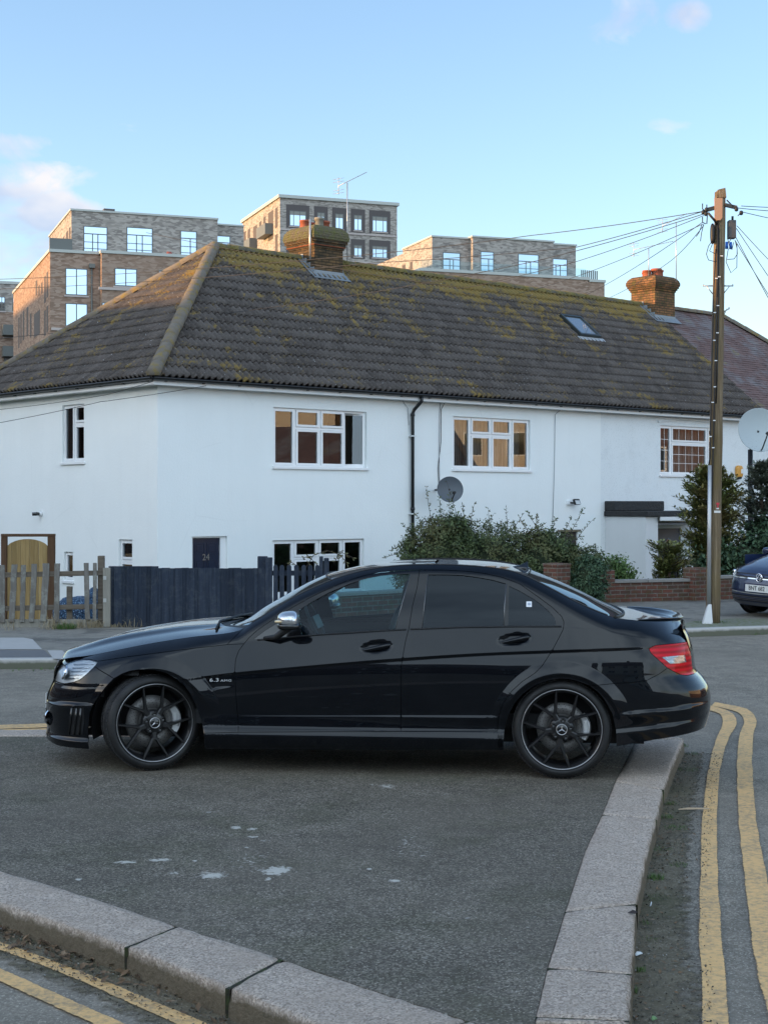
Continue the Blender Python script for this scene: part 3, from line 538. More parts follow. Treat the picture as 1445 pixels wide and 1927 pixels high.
tiles_m = tile_mat('weathered_concrete_tiles', (0.052, 0.045, 0.042), (0.104, 0.091, 0.085)); plain_m = tile_mat('red_brown_plain_tiles', (0.100, 0.066, 0.062), (0.155, 0.100, 0.092), plain=True)
ridge_m = mat('ridge_tile_concrete', (0.22, 0.19, 0.16), 0.9); n_ = NT(ridge_m); n_.col(n_.mix(n_.ramp(n_.noise(6, 7, 0.7), [(0.5, 0.0), (0.62, 0.9)]), n_.mix(n_.noise(9, 5), (0.10, 0.09, 0.075), (0.185, 0.16, 0.135)), (0.19, 0.14, 0.04))); n_.bump(n_.noise(30, 4), 0.6, 0.01)
mossy_ridge = mat('moss_covered_ridge', (0.15, 0.14, 0.04), 0.95); n_ = NT(mossy_ridge); n_.col(n_.mix(n_.ramp(n_.noise(5, 7, 0.7), [(0.40, 0.0), (0.56, 1.0)]), (0.11, 0.10, 0.08), n_.mix(n_.noise(12, 4), (0.10, 0.10, 0.035), (0.22, 0.165, 0.05)))); n_.bump(n_.noise(20, 5, .7), 1.0, 0.03)
def roof_face(mb, O, e, g, nrm, length, slope, pmin, pmax, gauge=0.345, wave=0.150, amp=0.030, step=0.036, phase=0.0, plain=False, p0=0.0, seed=1):
    """tiles laid in courses; p runs along the eave, q up the slope"""
    rows = int(math.ceil(slope / gauge)); rnd = random.Random(seed)
    for r in range(rows):
        q0, q1 = r * gauge, min((r + 1) * gauge + 0.02, slope)
        if plain: ps = [p0 + 0.165 * i + (0.0825 if r % 2 else 0) for i in range(int((length) / 0.165) + 2)]; ps = [x for p in ps for x in (p, p + 0.160)]
        else: n_ = int(length / (wave / 6)); ps = [p0 + i * wave / 6 for i in range(n_ + 1)]
        lo, hi = pmin(q0), pmax(q0); lo1, hi1 = pmin(q1), pmax(q1); a_, b_ = min(lo, lo1), max(hi, hi1); ps = [a_] + [p for p in ps if a_ + 1e-4 < p < b_ - 1e-4] + [b_]
        if len(ps) < 2: continue
        b = len(mb.v); jit = 0.0
        for i, p in enumerate(ps):
            if plain: 
                if i % 2 == 0: jit = rnd.uniform(0, 0.008); dq = rnd.uniform(-.006, .006)
                h = jit
            else:
                ph = ((p + phase) / wave) % 1.0; h = amp * (max(0.0, math.cos((ph - 0.5) * math.pi * 2 * 0.80)) ** 0.8 * 2 - 0.4); dq = 0.008 * math.sin(p * 2.1 + r * 1.7) + (0.006 if int((p + phase) / (2 * wave)) % 2 else 0)
            pa, pb = min(max(p, lo), hi), min(max(p, lo1), hi1)
            base = O + e * pa; mb.v.append(tuple(base + g * (q0 + dq) + nrm * (h + 0.004))); mb.v.append(tuple(base + g * (q0 + dq - 0.004) + nrm * (h + step))); mb.v.append(tuple(O + e * pb + g * q1 + nrm * (h + 0.004)))
        for i in range(len(ps) - 1):
            a = b + 3 * i
            mb.f.append((a, a + 3, a + 4, a + 1)); mb.sm.append(False); mb.mi.append(0); mb.f.append((a + 1, a + 4, a + 5, a + 2)); mb.sm.append(not plain); mb.mi.append(0)
OH = 0.28
def plane_z(d): return ZE + (d + OH) * KS
SL = math.hypot(DR + OH, ZR - ZE)
def shift(mb, t0):                                  # world-like house coordinates -> local to a house whose origin is (t0, 0, ZB)
    mb.v = [(x - t0, y, z - ZB) for x, y, z in mb.v]; return mb
def house(name, t0, label, cat='house', loc_t=None):
    return empty(name, HP(t0, 0, ZB), HRZ, label, cat)
def wall_open(mb, P, a, L, z0, z1, openings, rev=0.10, inward=None):
    """outer skin of a wall from P along a, with rectangular openings (s0, s1, za, zb) and their reveals"""
    ss = sorted({0, L, *[o[0] for o in openings], *[o[1] for o in openings]}); zs = sorted({z0, z1, *[o[2] for o in openings], *[o[3] for o in openings]})
    Z = Vector((0, 0, 1)); P = Vector(P); a = Vector(a); n = Vector(inward)
    for i in range(len(ss) - 1):
        for j in range(len(zs) - 1):
            sm, zm = (ss[i] + ss[i + 1]) / 2, (zs[j] + zs[j + 1]) / 2
            if any(o[0] < sm < o[1] and o[2] < zm < o[3] for o in openings): continue
            q = [P + a * ss[i] + Z * zs[j], P + a * ss[i + 1] + Z * zs[j], P + a * ss[i + 1] + Z * zs[j + 1], P + a * ss[i] + Z * zs[j + 1]]
            mb.quad(*q)
    for (s0, s1, za, zb) in openings:
        c = [P + a * s0 + Z * za, P + a * s1 + Z * za, P + a * s1 + Z * zb, P + a * s0 + Z * zb]
        for k in range(4): mb.quad(c[k], c[(k + 1) % 4], c[(k + 1) % 4] + n * rev, c[k] + n * rev)
def window(parent, O, a, n, w_, h, cols, sill=True, name='window', lights=None, glass=None, back=None, open_pane=None, bars=None, label=None):
    """O: lower left corner of the opening on the wall face; a along, n inward; cols: list of (x0, x1, [(z0, z1), ...]) sashes in fractions"""
    O, a, n = Vector(O), Vector(a), Vector(n); Z = Vector((0, 0, 1)); D = 0.055; t = 0.045; mb = MB()
    def rect(x0, x1, z0, z1, th, d0, d1, mb=mb):
        for (u0, u1, v0, v1) in ((x0, x1, z0, z0 + th), (x0, x1, z1 - th, z1), (x0, x0 + th, z0 + th, z1 - th), (x1 - th, x1, z0 + th, z1 - th)):
            mb.obox(O + a * u0 + Z * v0 + n * d0, a * (u1 - u0), n * (d1 - d0), Z * (v1 - v0))
    rect(0, w_, 0, h, t, D, D + 0.07)
    panes = []
    for (x0, x1, zs) in cols:
        X0, X1 = x0 * w_, x1 * w_
        if x0 > 0.01: mb.obox(O + a * (X0 - t * .5) + Z * t + n * (D + 0.002), a * t, n * 0.066, Z * (h - 2 * t))
        for i, (z0, z1) in enumerate(zs):
            Z0, Z1 = z0 * h, z1 * h
            if z0 > 0.01: mb.obox(O + a * (X0 + t * .5) + Z * (Z0 - t * .5) + n * (D + 0.004), a * (X1 - X0 - t), n * 0.062, Z * t)
            panes.append((X0 + t * 0.6, X1 - t * 0.6, Z0 + t * 0.6, Z1 - t * 0.6))
    for k, (x0, x1, z0, z1) in enumerate(panes):
        if open_pane is not None and k == open_pane: continue
        sash = (lights is None or k in lights)
        if sash: rect(x0, x1, z0, z1, 0.045, D - 0.018, D + 0.03)
    wo = mb.build(name, upvc, parent, local=True)
    if label: wo['label'] = label
    gm = MB()
    for k, (x0, x1, z0, z1) in enumerate(panes):
        m1 = MB(); e = 0.044 if (lights is None or k in lights) else 0.0
        if open_pane is not None and k == open_pane:
            # casement swung a little outwards on its left edge
            th = R(-24); aa = a * math.cos(th) - n * math.sin(-th) ; nn = n * math.cos(th) + a * math.sin(-th); o2 = O + a * (x0 + 0.05) - n * 0.0 + n * (D - 0.02); w2 = x1 - x0 - 0.05
            o2 = O + a * x1 + n * (D - 0.02) - aa * w2
            s_ = MB()
            for (u0, u1, v0, v1) in ((0, w2, z0, z0 + .05), (0, w2, z1 - .05, z1), (0, .05, z0 + .05, z1 - .05), (w2 - .05, w2, z0 + .05, z1 - .05)): s_.obox(o2 + aa * u0 + Z * v0, aa * (u1 - u0), nn * 0.045, Z * (v1 - v0))
            s_.build('open_casement', upvc, wo, local=True); m1.quad(o2 + aa * .05 + Z * (z0 + .05) + nn * .02, o2 + aa * (w2 - .05) + Z * (z0 + .05) + nn * .02, o2 + aa * (w2 - .05) + Z * (z1 - .05) + nn * .02, o2 + aa * .05 + Z * (z1 - .05) + nn * .02)
        else: m1.quad(O + a * (x0 + e) + Z * (z0 + e) + n * (D + .01), O + a * (x1 - e) + Z * (z0 + e) + n * (D + .01), O + a * (x1 - e) + Z * (z1 - e) + n * (D + .01), O + a * (x0 + e) + Z * (z1 - e) + n * (D + .01))
        m1.build('pane', glass or house_glass, wo, local=True)
        if bars and not (open_pane == k):
            b_ = MB(); nx, nz = bars[k]
            for i in range(1, nx): xx = x0 + e + (x1 - x0 - 2 * e) * i / nx; b_.obox(O + a * (xx - .005) + Z * (z0 + e) + n * (D + .004), a * 0.010, n * 0.004, Z * (z1 - z0 - 2 * e))
            for i in range(1, nz): zz = z0 + e + (z1 - z0 - 2 * e) * i / nz; b_.obox(O + a * (x0 + e) + Z * (zz - .005) + n * (D + .0035), a * (x1 - x0 - 2 * e), n * 0.004, Z * 0.010)
            b_.build('glazing_bars', upvc, wo, local=True)
    if sill:
        s_ = MB(); s_.obox(O - a * 0.04 - Z * 0.055 - n * 0.045, a * (w_ + 0.08), n * (0.045 + D + 0.002), Z * 0.053); s_.build('sill', upvc, wo, local=True, bevel=0.004)
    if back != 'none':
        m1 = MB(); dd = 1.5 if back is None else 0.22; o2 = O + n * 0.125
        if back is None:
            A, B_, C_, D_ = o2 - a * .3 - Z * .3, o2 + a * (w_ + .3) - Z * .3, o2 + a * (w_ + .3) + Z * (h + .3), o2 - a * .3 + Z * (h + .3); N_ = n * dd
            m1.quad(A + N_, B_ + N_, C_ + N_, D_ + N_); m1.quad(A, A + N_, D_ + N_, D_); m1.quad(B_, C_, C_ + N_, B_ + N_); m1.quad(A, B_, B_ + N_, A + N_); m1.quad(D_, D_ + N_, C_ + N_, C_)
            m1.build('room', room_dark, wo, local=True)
        else:
            N_ = n * dd; nn_ = 60; vs = []
            for i in range(nn_ + 1):
                x = w_ * i / nn_; dp = 0.03 * math.sin(i * 1.9) + 0.015 * math.sin(i * 0.7)
                for z in (0, h): vs.append(o2 + a * x + Z * z + N_ + n * dp)
            m1.add(vs, [(2 * i, 2 * i + 2, 2 * i + 3, 2 * i + 1) for i in range(nn_)], True); m1.build('net_curtain', back, wo, local=True)
    return wo
AX, AN = Vector((1, 0, 0)), Vector((0, 1, 0))       # front walls: along +x, inward +y
def front_rect(px0, py0, px1, py1):                 # opening from its left-top corner and right/bottom pixels
    ta, za = ft(px0, py0); tb, _ = ft(px1, py0); _, zb = ft(px0, py1); return ta, tb, zb, za
std = [(0, 0.235, [(0, 1)]), (0.235, 0.5, [(0, 0.665), (0.665, 1)]), (0.5, 0.765, [(0, 0.665), (0.665, 1)]), (0.765, 1.0, [(0, 1)])]
T1, T2, T3, T4 = 6.46, 12.78, 19.4, 27.0
# --- end house with the blue door
h1 = house('end_terrace_house', 0, 'white rendered end house with hipped tiled roof and navy door numbered 24', 'house')
W1 = front_rect(515, 766, 690, 877); W1g = front_rect(513, 1017, 685, 1122); DO = front_rect(361.5, 1010, 428, 1222)
DO = (DO[0], DO[1], ZB + 0.05, DO[3])
LW = [lt(118, 763), lt(159, 763)]; lw_up = (LW[1][0], LW[0][0], lt(118, 870)[1], lt(118, 763)[1])
l2 = (lt(250, 1015)[0], lt(224, 1015)[0], lt(225, 1100)[1] - 0.2, lt(225, 1015)[1]); l3 = (lt(138, 1038)[0], lt(121, 1038)[0], lt(121, 1092)[1], lt(121, 1038)[1])
mb = MB(); wall_open(mb, (0, 0, 0), AX, T1, ZB, 4.06, [W1, W1g, DO], inward=AN)
wall_open(mb, (0, DEP, 0), (0, -1, 0), DEP, ZB, 4.06, [(DEP - o[1], DEP - o[0], o[2], o[3]) for o in (lw_up, l2, l3)], inward=AX, rev=0.12)
mb.quad((0, DEP, ZB), (0, DEP, 4.06), (T1, DEP, 4.06), (T1, DEP, ZB)); shift(mb, 0).build('wall', smooth_white, h1, local=True)
def Lc(v, t0): return Vector((v[0] - t0, v[1], v[2] - ZB))
window(h1, Lc((W1[0], 0, W1[2]), 0), AX, AN, W1[1] - W1[0], W1[3] - W1[2], std, lights=[0, 1 + 1, 4, 5] if False else None, open_pane=5, label='upper front window with its right casement open')
window(h1, Lc((W1g[0], 0, W1g[2]), 0), AX, AN, W1g[1] - W1g[0], W1g[3] - W1g[2], std)
window(h1, Lc((0, lw_up[1], lw_up[2]), 0), (0, -1, 0), AX, lw_up[1] - lw_up[0], lw_up[3] - lw_up[2], [(0, 0.5, [(0, 1)]), (0.5, 1, [(0, 0.66), (0.66, 1)])])
window(h1, Lc((0, l2[1], l2[2]), 0), (0, -1, 0), AX, l2[1] - l2[0], l2[3] - l2[2], [(0, 1, [(0, 0.62), (0.62, 1)])])
window(h1, Lc((0, l3[1], l3[2]), 0), (0, -1, 0), AX, l3[1] - l3[0], l3[3] - l3[2], [(0, 1, [(0, 1)])])
navy = mat('navy_door', (0.008, 0.014, 0.036), 0.35, coat=0.3)
def door(parent, D_, t0, m, num=None):
    w_, h = D_[1] - D_[0], D_[3] - D_[2]; O = Lc((D_[0], 0, D_[2]), t0); Z = Vector((0, 0, 1)); mb = MB()
    mb.obox(O + AN * 0.05, AX * 0.05, AN * 0.06, Z * h); mb.obox(O + AX * (w_ - 0.13) + AN * 0.05, AX * 0.13, AN * 0.06, Z * h); mb.obox(O + AX * .05 + Z * (h - .03) + AN * 0.05, AX * (w_ - .18), AN * 0.06, Z * 0.03)
    fr = mb.build('door_frame', upvc, parent, local=True); mb = MB(); x0, x1 = 0.05, w_ - 0.13; mb.obox(O + AX * x0 + AN * 0.085, AX * (x1 - x0), AN * 0.04, Z * (h - 0.03)); dd = mb.build('door', m, parent, local=True)
    mb = MB(); dw = x1 - x0
    for i in range(2):
        for (z0, z1) in ((0.83, 0.94), (0.60, 0.78), (0.34, 0.54), (0.08, 0.28)):
            c = O + AX * (x0 + dw * (0.12 + 0.42 * i)) + Z * (h * z0) + AN * 0.076; W_, Hh = dw * 0.34, h * (z1 - z0) * 0.95
            for (u, v, du, dv) in ((0, 0, W_, .015), (0, Hh - .015, W_, .015), (0, .015, .015, Hh - .03), (W_ - .015, .015, .015, Hh - .03)): mb.obox(c + AX * u + Z * v, AX * du, AN * 0.010, Z * dv)
            mb.obox(c + AX * .04 + Z * .04, AX * (W_ - .08), AN * 0.010, Z * (Hh - .08))
    mb.build('door_panel', m, dd, local=True, bevel=0.003)
    if num:
        me = text_mesh(num, 0.17, Matrix.Translation(O + AX * (x0 + dw * .5) + Z * (h * 0.795) + AN * 0.070) @ Matrix.Rotation(R(90), 4, 'X'), 0.004); mobj('house_number', me, silver, dd, local=True)
    mb = MB(); mb.tube([O + AX * (x0 + dw * .5) + Z * (h * .685) + AN * .075, O + AX * (x0 + dw * .5) + Z * (h * .685) + AN * .055, O + AX * (x0 + dw * .5) + Z * (h * .64) + AN * .05], 0.012, 8); mb.build('knocker', chrome, dd, local=True)
door(h1, DO, 0, navy, '24')
def gable_wall(parent, t0):                         # party wall hidden under the roofs, seen from the side only
    pass
ex, ey, ez = Vector((1, 0, 0)), Vector((0, 1, 0)), Vector((0, 0, 1))
gF = Vector((0, DR + OH, ZR - ZE)).normalized(); nF = Vector((0, -(ZR - ZE), DR + OH)).normalized()
APX = 4.0
def front_roof(parent, ta, tb, t0, hip_l=False, m=None, name='roof', plain=False, hip_r=None, back=True):
    mb = MB(); tot = SL
    pmin = (lambda q: -OH + (APX + OH) * q / tot) if hip_l else (lambda q: ta)
    pmax = (lambda q: hip_r[0] - (hip_r[0] - hip_r[1]) * q / tot) if hip_r else (lambda q: tb)
    roof_face(mb, Vector((0, -OH, ZE)), ex, gF, nF, (tb - ta) + 1, tot, pmin, pmax, p0=math.floor((ta - OH) / 0.15) * 0.15, plain=plain, gauge=0.115 if plain else 0.345, step=0.016 if plain else 0.038, seed=int(ta * 7) + 1)
    if hip_l:
        Ll = DEP + 2 * OH; e2 = Vector((0, -1, 0)); up = Vector((APX + OH, 0, ZR - ZE)); g2 = up.normalized(); n2 = Vector((-(ZR - ZE), 0, APX + OH)).normalized(); s2 = up.length
        roof_face(mb, Vector((-OH, DEP + OH, ZE)), e2, g2, n2, Ll, s2, lambda q: (Ll / 2) * q / s2, lambda q: Ll - (Ll / 2) * q / s2, p0=0, seed=9)
    zt = ZR + 0.0; lo = -OH if hip_l else ta; hi = hip_r[0] if hip_r else tb; hi2 = hip_r[1] if hip_r else tb; lo2 = APX if hip_l else ta; ye = DEP + OH
    mb.quad((hi, ye, ZE), (lo, ye, ZE), (lo2, DR, ZR), (hi2, DR, ZR))            # rear slope
    if hip_r: mb.add([(hi, -OH, ZE), (hi, ye, ZE), (hi2, DR, ZR)], [(0, 1, 2)])
    mb.quad((lo, -OH + .01, ZE - 0.012), (hi, -OH + .01, ZE - 0.012), (hi, ye, ZE - 0.012), (lo, ye, ZE - 0.012))
    return shift(mb, t0).build(name, m or tiles_m, parent, local=True)
def ridge(parent, a, b, t0, m, r=0.115, seg=0.42, name='ridge_tile', n_max=90):
    a, b = Vector(a), Vector(b); L = (b - a).length; n = max(1, round(L / seg)); d = (b - a) / n; mb = MB()
    side = d.cross(Vector((0, 0, 1))).normalized(); up = side.cross(d).normalized(); rnd = random.Random(int(L * 100))
    for k in range(n):
        p0, p1 = a + d * k, a + d * (k + 1.04); dz = rnd.uniform(-.006, .006); vs = []
        for p, rr in ((p0, r * 1.06), (p1, r * 0.97)):
            for j in range(9): th = math.pi * (j / 8 * 1.16 - 0.08); vs.append(p + side * (math.cos(th) * rr) + up * (math.sin(th) * rr * 0.8 + dz - 0.01))
        mb.add(vs, [(j, j + 1, 10 + j, 9 + j) for j in range(8)] + [(8, 7, 6, 5, 4, 3, 2, 1, 0)], True)
    o = shift(mb, t0).build(name, m, parent, local=True); return o
def eaves(parent, ta, tb, t0, left=False, back=0):
    mb = MB(); zg = ZE - 0.045                        # half-round gutter with brackets
    path = [(ta, -OH - 0.03), (tb, -OH - 0.03)]
    if left: path = [(-OH - 0.03, DEP + OH), (-OH - 0.03, -OH - 0.03), (tb, -OH - 0.03)]
    def half(p, q, r=0.062):
        p, q = Vector((*p, zg)), Vector((*q, zg)); d = (q - p).normalized(); s = d.cross(ez); vs = []
        for pt in (p, q):
            for j in range(9): th = math.pi * (1 + j / 8); vs.append(pt + s * math.cos(th) * r + ez * (math.sin(th) * r + 0.03))
            for j in range(9): th = math.pi * (2 - j / 8); vs.append(pt + s * math.cos(th) * (r - .006) + ez * (math.sin(th) * (r - .006) + 0.03))
        mb.add(vs, [(j, j + 1, 19 + j, 18 + j) for j in range(17)], True)
    for p, q in zip(path[:-1], path[1:]): half(p, q)
    shift(mb, t0).build('gutter', gutter_black, parent, local=True)
    mb = MB()
    for p, q in zip(path[:-1], path[1:]):
        p, q = Vector((*p, zg)), Vector((*q, zg)); n = int((q - p).length / 0.85); d = (q - p).normalized(); s = Vector((-d.y, d.x, 0))
        for k in range(n + 1): c = p + d * (0.3 + 0.85 * k); mb.obox(c - ez * 0.045, d * 0.03, s * 0.10, ez * 0.05) if (c - p).length < (q - p).length else None
    if mb.v: shift(mb, t0).build('gutter_bracket', gutter_black, parent, local=True)
    mb = MB()                                         # soffit board and fascia
    mb.obox((ta if not left else -OH + .03, -OH + 0.03, ZE - 0.15), ((tb - ta) if not left else tb + OH - .03, 0, 0), (0, 0.02, 0), (0, 0, 0.13)); mb.quad((ta if not left else -OH + .05, -OH + 0.05, ZE - 0.149), (tb, -OH + 0.05, ZE - 0.149), (tb, 0.02, ZE - 0.149), (ta if not left else -OH + .05, 0.02, ZE - 0.149))
    if left: mb.obox((-OH + 0.03, -OH + .05, ZE - 0.15), (0.02, 0, 0), (0, DEP + 2 * OH - .1, 0), (0, 0, 0.13)); mb.quad((-OH + .05, -OH + .05, ZE - .148), (0.02, -OH + .05, ZE - .148), (0.02, DEP + OH, ZE - .148), (-OH + .05, DEP + OH, ZE - .148))
    shift(mb, t0).build('fascia_board', fascia_white, parent, local=True)
front_roof(h1, -OH, T1, 0, hip_l=True); eaves(h1, 0, T1, 0, left=True)
ridge(h1, (APX - .05, DR, ZR + 0.03), (T1, DR, ZR + 0.03), 0, mossy_ridge); ridge(h1, (-OH - .02, -OH - .02, ZE + 0.05), (APX, DR, ZR + 0.05), 0, ridge_m, name='hip_tile', r=0.13); ridge(h1, (-OH, DEP + OH, ZE + 0.05), (APX, DR, ZR + 0.05), 0, ridge_m, name='hip_tile', r=0.13)
# corner finishing: pipe on the left edge
# --- second house
h2 = house('mid_terrace_house', T1, 'white rendered middle house between the black drainpipe and the pebbledashed house, with a skylight in its roof', 'house')
h2['label'] = 'smooth white middle house right of the drainpipe, with a skylight in its roof'
W2 = front_rect(852, 783, 997, 882); v2 = front_rect(1054, 1001, 1086, 1062)
mb = MB(); wall_open(mb, (T1, 0, 0), AX, T2 - T1, ZB, 4.06, [(o[0] - T1, o[1] - T1, o[2], o[3]) for o in (W2, v2)], inward=AN); mb.quad((T1, DEP, ZB), (T1, DEP, 4.06), (T2, DEP, 4.06), (T2, DEP, ZB)); mb.quad((T1, 0, ZB), (T1, DEP, ZB), (T1, DEP, 4.06), (T1, 0, 4.06)); shift(mb, T1).build('wall', smooth_white, h2, local=True)
window(h2, Lc((W2[0], 0, W2[2]), T1), AX, AN, W2[1] - W2[0], W2[3] - W2[2], std, back=curtain_m)
brown = mat('brown_boarding', (0.045, 0.035, 0.032), 0.8); mb = MB(); mb.obox(Lc((v2[0], 0.04, v2[2]), T1), (v2[1] - v2[0], 0, 0), (0, 0.03, 0), (0, 0, v2[3] - v2[2])); mb.build('boarded_opening', brown, h2, local=True)
mb = MB(); mb.obox(Lc((v2[0] - .1, -0.03, v2[3]), T1), (v2[1] - v2[0] + .2, 0, 0), (0, 0.12, 0), (0, 0, 0.05)); mb.build('lintel', ridge_m, h2, local=True)
front_roof(h2, T1, T2, T1); eaves(h2, T1, T2, T1); ridge(h2, (T1, DR, ZR + .03), (T2, DR, ZR + .03), T1, mossy_ridge)
# --- third house, pebbledashed with a porch
h3 = house('pebbledash_house', T2, 'pebbledashed white house with a flat roofed porch and a latticed upper window', 'house')
W3 = front_rect(1241, 800, 1354, 893)
mb = MB(); wall_open(mb, (T2, 0, 0), AX, T3 - T2, ZB, 4.06, [(W3[0] - T2, W3[1] - T2, W3[2], W3[3]), (15.0 - T2, 15.95 - T2, ZB + .02, 1.2)], inward=AN); mb.quad((T2, DEP, ZB), (T2, DEP, 4.06), (T3, DEP, 4.06), (T3, DEP, ZB)); mb.quad((T2, 0, ZB), (T2, DEP, ZB), (T2, DEP, 4.06), (T2, 0, 4.06))
shift(mb, T2).build('wall', pebble_white, h3, local=True)
window(h3, Lc((W3[0], 0, W3[2]), T2), AX, AN, W3[1] - W3[0], W3[3] - W3[2], [(0, 0.20, [(0, 1)]), (0.20, 0.80, [(0, 0.66), (0.66, 1)]), (0.80, 1, [(0, 1)])], bars=[(2, 4), (5, 3), (5, 1), (2, 4)], back=curtain_m, label='upper window with white lattice bars')
mb = MB()                                            # shallow arch over the window
for k in range(16):
    a0, a1 = (k / 16, (k + 1) / 16); f_ = lambda u: 0.06 + 0.10 * (1 - (2 * u - 1) ** 2); wd = W3[1] - W3[0] + .2
    mb.obox(Lc((W3[0] - .1 + wd * a0, -0.035, W3[3] + f_(a0)), T2), (wd / 16, 0, f_(a1) - f_(a0)), (0, 0.034, 0), (0, 0, 0.05))
mb.build('window_arch', pebble_white, h3, local=True)
front_roof(h3, T2, T3, T2); eaves(h3, T2, T3, T2); ridge(h3, (T2, DR, ZR + .03), (T3, DR, ZR + .03), T2, mossy_ridge)
# porch
pd = 1.25; pt0, pt1 = 12.95, 16.3; pz = 1.66
mb = MB(); mb.obox(Lc((pt0, -pd, ZB), T2), (0.12, 0, 0), (0, pd - .003, 0), (0, 0, pz - .14 - ZB)); mb.obox(Lc((pt0 + .12, -pd, ZB), T2), (0.34, 0, 0), (0, 0.12, 0), (0, 0, pz - .14 - ZB)); mb.obox(Lc((pt0 + 0.34, -pd + .12, ZB), T2), (0.12, 0, 0), (0, pd - .123, 0), (0, 0, pz - .14 - ZB))
porch = mb.build('porch', porch_white, h3, local=True)
roofing_black = mat('black_roofing_felt', (0.016, 0.016, 0.018), 0.8); n_ = NT(roofing_black); n_.col(n_.mix(n_.noise(12, 6, .7), (0.010, 0.010, 0.011), (0.045, 0.045, 0.047))); n_.bump(n_.noise(16, 5), 0.9, 0.03)
mb = MB(); mb.obox(Lc((pt0 - .06, -pd - .1, pz - .135), T2), (pt1 - pt0 + .1, 0, 0), (0, pd + .095, 0), (0, 0, 0.13)); mb.obox(Lc((pt0 - .04, -0.32, pz - .003), T2), (1.95, 0, 0), (0, 0.315, 0), (0, 0, 0.24)); mb.build('porch_roof', roofing_black, porch, local=True, bevel=0.02)
mb = MB(); mb.obox(Lc((pt0 + .4, -pd - .14, pz - .235), T2), (2.9, 0, 0), (0, 0.035, 0), (0, 0, 0.09)); mb.build('porch_gutter', fascia_white, porch, local=True)
mb = MB(); mb.obox(Lc((pt0 + .47, -pd + .1, pz - .34), T2), (2.8, 0, 0), (0, pd - .2, 0), (0, 0, 0.04)); mb.build('porch_ceiling', mat('grey_board', (0.22, 0.24, 0.27), 0.7), porch, local=True)
greydoor = mat('grey_door', (0.11, 0.125, 0.15), 0.4); mb = MB(); mb.obox(Lc((15.0, 0.04, ZB + .02), T2), (0.95, 0, 0), (0, 0.05, 0), (0, 0, 2.05)); gd = mb.build('door', greydoor, h3, local=True)
mb = MB(); mb.lathe([(0.0, 0.0), (0.15, 0.0), (0.17, 0.012), (0.19, 0.0)], Matrix.Translation(Lc((15.47, 0.035, 0.62), T2)) @ Matrix.Rotation(R(90), 4, 'X') @ Matrix.Diagonal((0.75, 1.7, 1, 1)), 28); mb.build('oval_glass', gloss_black, gd, local=True)
mb = MB(); mb.obox(Lc((13.33, -pd + .2, 0.95), T2), (0.16, 0, 0), (0, 0.08, 0), (0, 0, 0.32)); mb.build('meter_box', matt_black, porch, local=True)
# --- fourth house, plain tiles and hipped end
h4 = house('plain_tiled_house', T3, 'farthest house with reddish plain tiles behind the pole, its roof hipped at the right', 'house')
mb = MB(); wall_open(mb, (T3, 0, 0), AX, T4 - T3, ZB, 4.06, [(2.2, 4.0, 2.0, 3.3)], inward=AN); mb.quad((T4, 0, ZB), (T4, DEP, ZB), (T4, DEP, 4.06), (T4, 0, 4.06)); mb.quad((T3, DEP, ZB), (T3, DEP, 4.06), (T4, DEP, 4.06), (T4, DEP, ZB)); shift(mb, T3).build('wall', pebble_white, h4, local=True)
window(h4, Lc((T3 + 2.2, 0, 2.0), T3), AX, AN, 1.8, 1.3, std, back=curtain_m)
front_roof(h4, T3, T4, T3, m=plain_m, plain=True, hip_r=(T4, T4 - 4.1)); eaves(h4, T3, T4, T3); ridge(h4, (T3, DR, ZR + .03), (T4 - 4.1, DR, ZR + .03), T3, ridge_m); ridge(h4, (T4 - 4.1, DR, ZR + .05), (T4, -OH, ZE + .05), T3, ridge_m, name='hip_tile', r=0.12)
# skylight in the second house's roof
def on_roof(px, py):                                 # pixel -> (t, q) on the front slope
    d0 = Vector(((px - CX) / F, 1.0, -(py - HY) / F)); o = Vector((0, 0, H)); O = HP(0, -OH, ZE); n = (HV * nF.y + Vector((0, 0, nF.z))); g = (HV * gF.y + Vector((0, 0, gF.z)))
    k = (O - o).dot(n) / d0.dot(n); p = o + d0 * k; return (p - O).dot(HU), (p - O).dot(g)
s0 = on_roof(1063, 599); s1 = on_roof(1127, 640); s_l = on_roof(1095, 641)
sk_t0, sk_t1, sk_q0, sk_q1 = s_l[0] - 0.02, s1[0], s1[1], s0[1]
O_ = Vector((0, -OH, ZE)) - Vector((T1, 0, ZB)); mb = MB(); th = 0.07; z_ = nF
def rb_(x, q, w_, h, n0, n1): mb.obox(O_ + ex * x + gF * q + nF * n0, ex * w_, gF * h, nF * (n1 - n0))
w_, h_ = sk_t1 - sk_t0, sk_q1 - sk_q0
for a in ((sk_t0, sk_q0, w_, th), (sk_t0, sk_q1 - th, w_, th), (sk_t0, sk_q0 + th, th, h_ - 2 * th), (sk_t1 - th, sk_q0 + th, th, h_ - 2 * th)): rb_(*a, 0.0, 0.13)
frame_grey = mat('dark_green_grey_metal', (0.045, 0.055, 0.055), 0.4, 0.5); skl = mb.build('skylight', frame_grey, h2, local=True, bevel=0.006)
mb = MB(); mb.obox(O_ + ex * (sk_t0 + th) + gF * (sk_q0 + th) + nF * 0.09, ex * (w_ - 2 * th), gF * (h_ - 2 * th), nF * 0.012); mb.build('pane', mat('skylight_glass', (0.10, 0.12, 0.14), 0.04, coat=1.0, spec=1.0), skl, local=True)
mb = MB(); mb.obox(O_ + ex * (sk_t0 - .1) + gF * (sk_q0 - .14) + nF * 0.045, ex * (w_ + .2), gF * 0.135, nF * 0.012); mb.build('apron_flashing', mat('pale_lead', (0.42, 0.44, 0.46), 0.5, 0.3), skl, local=True)
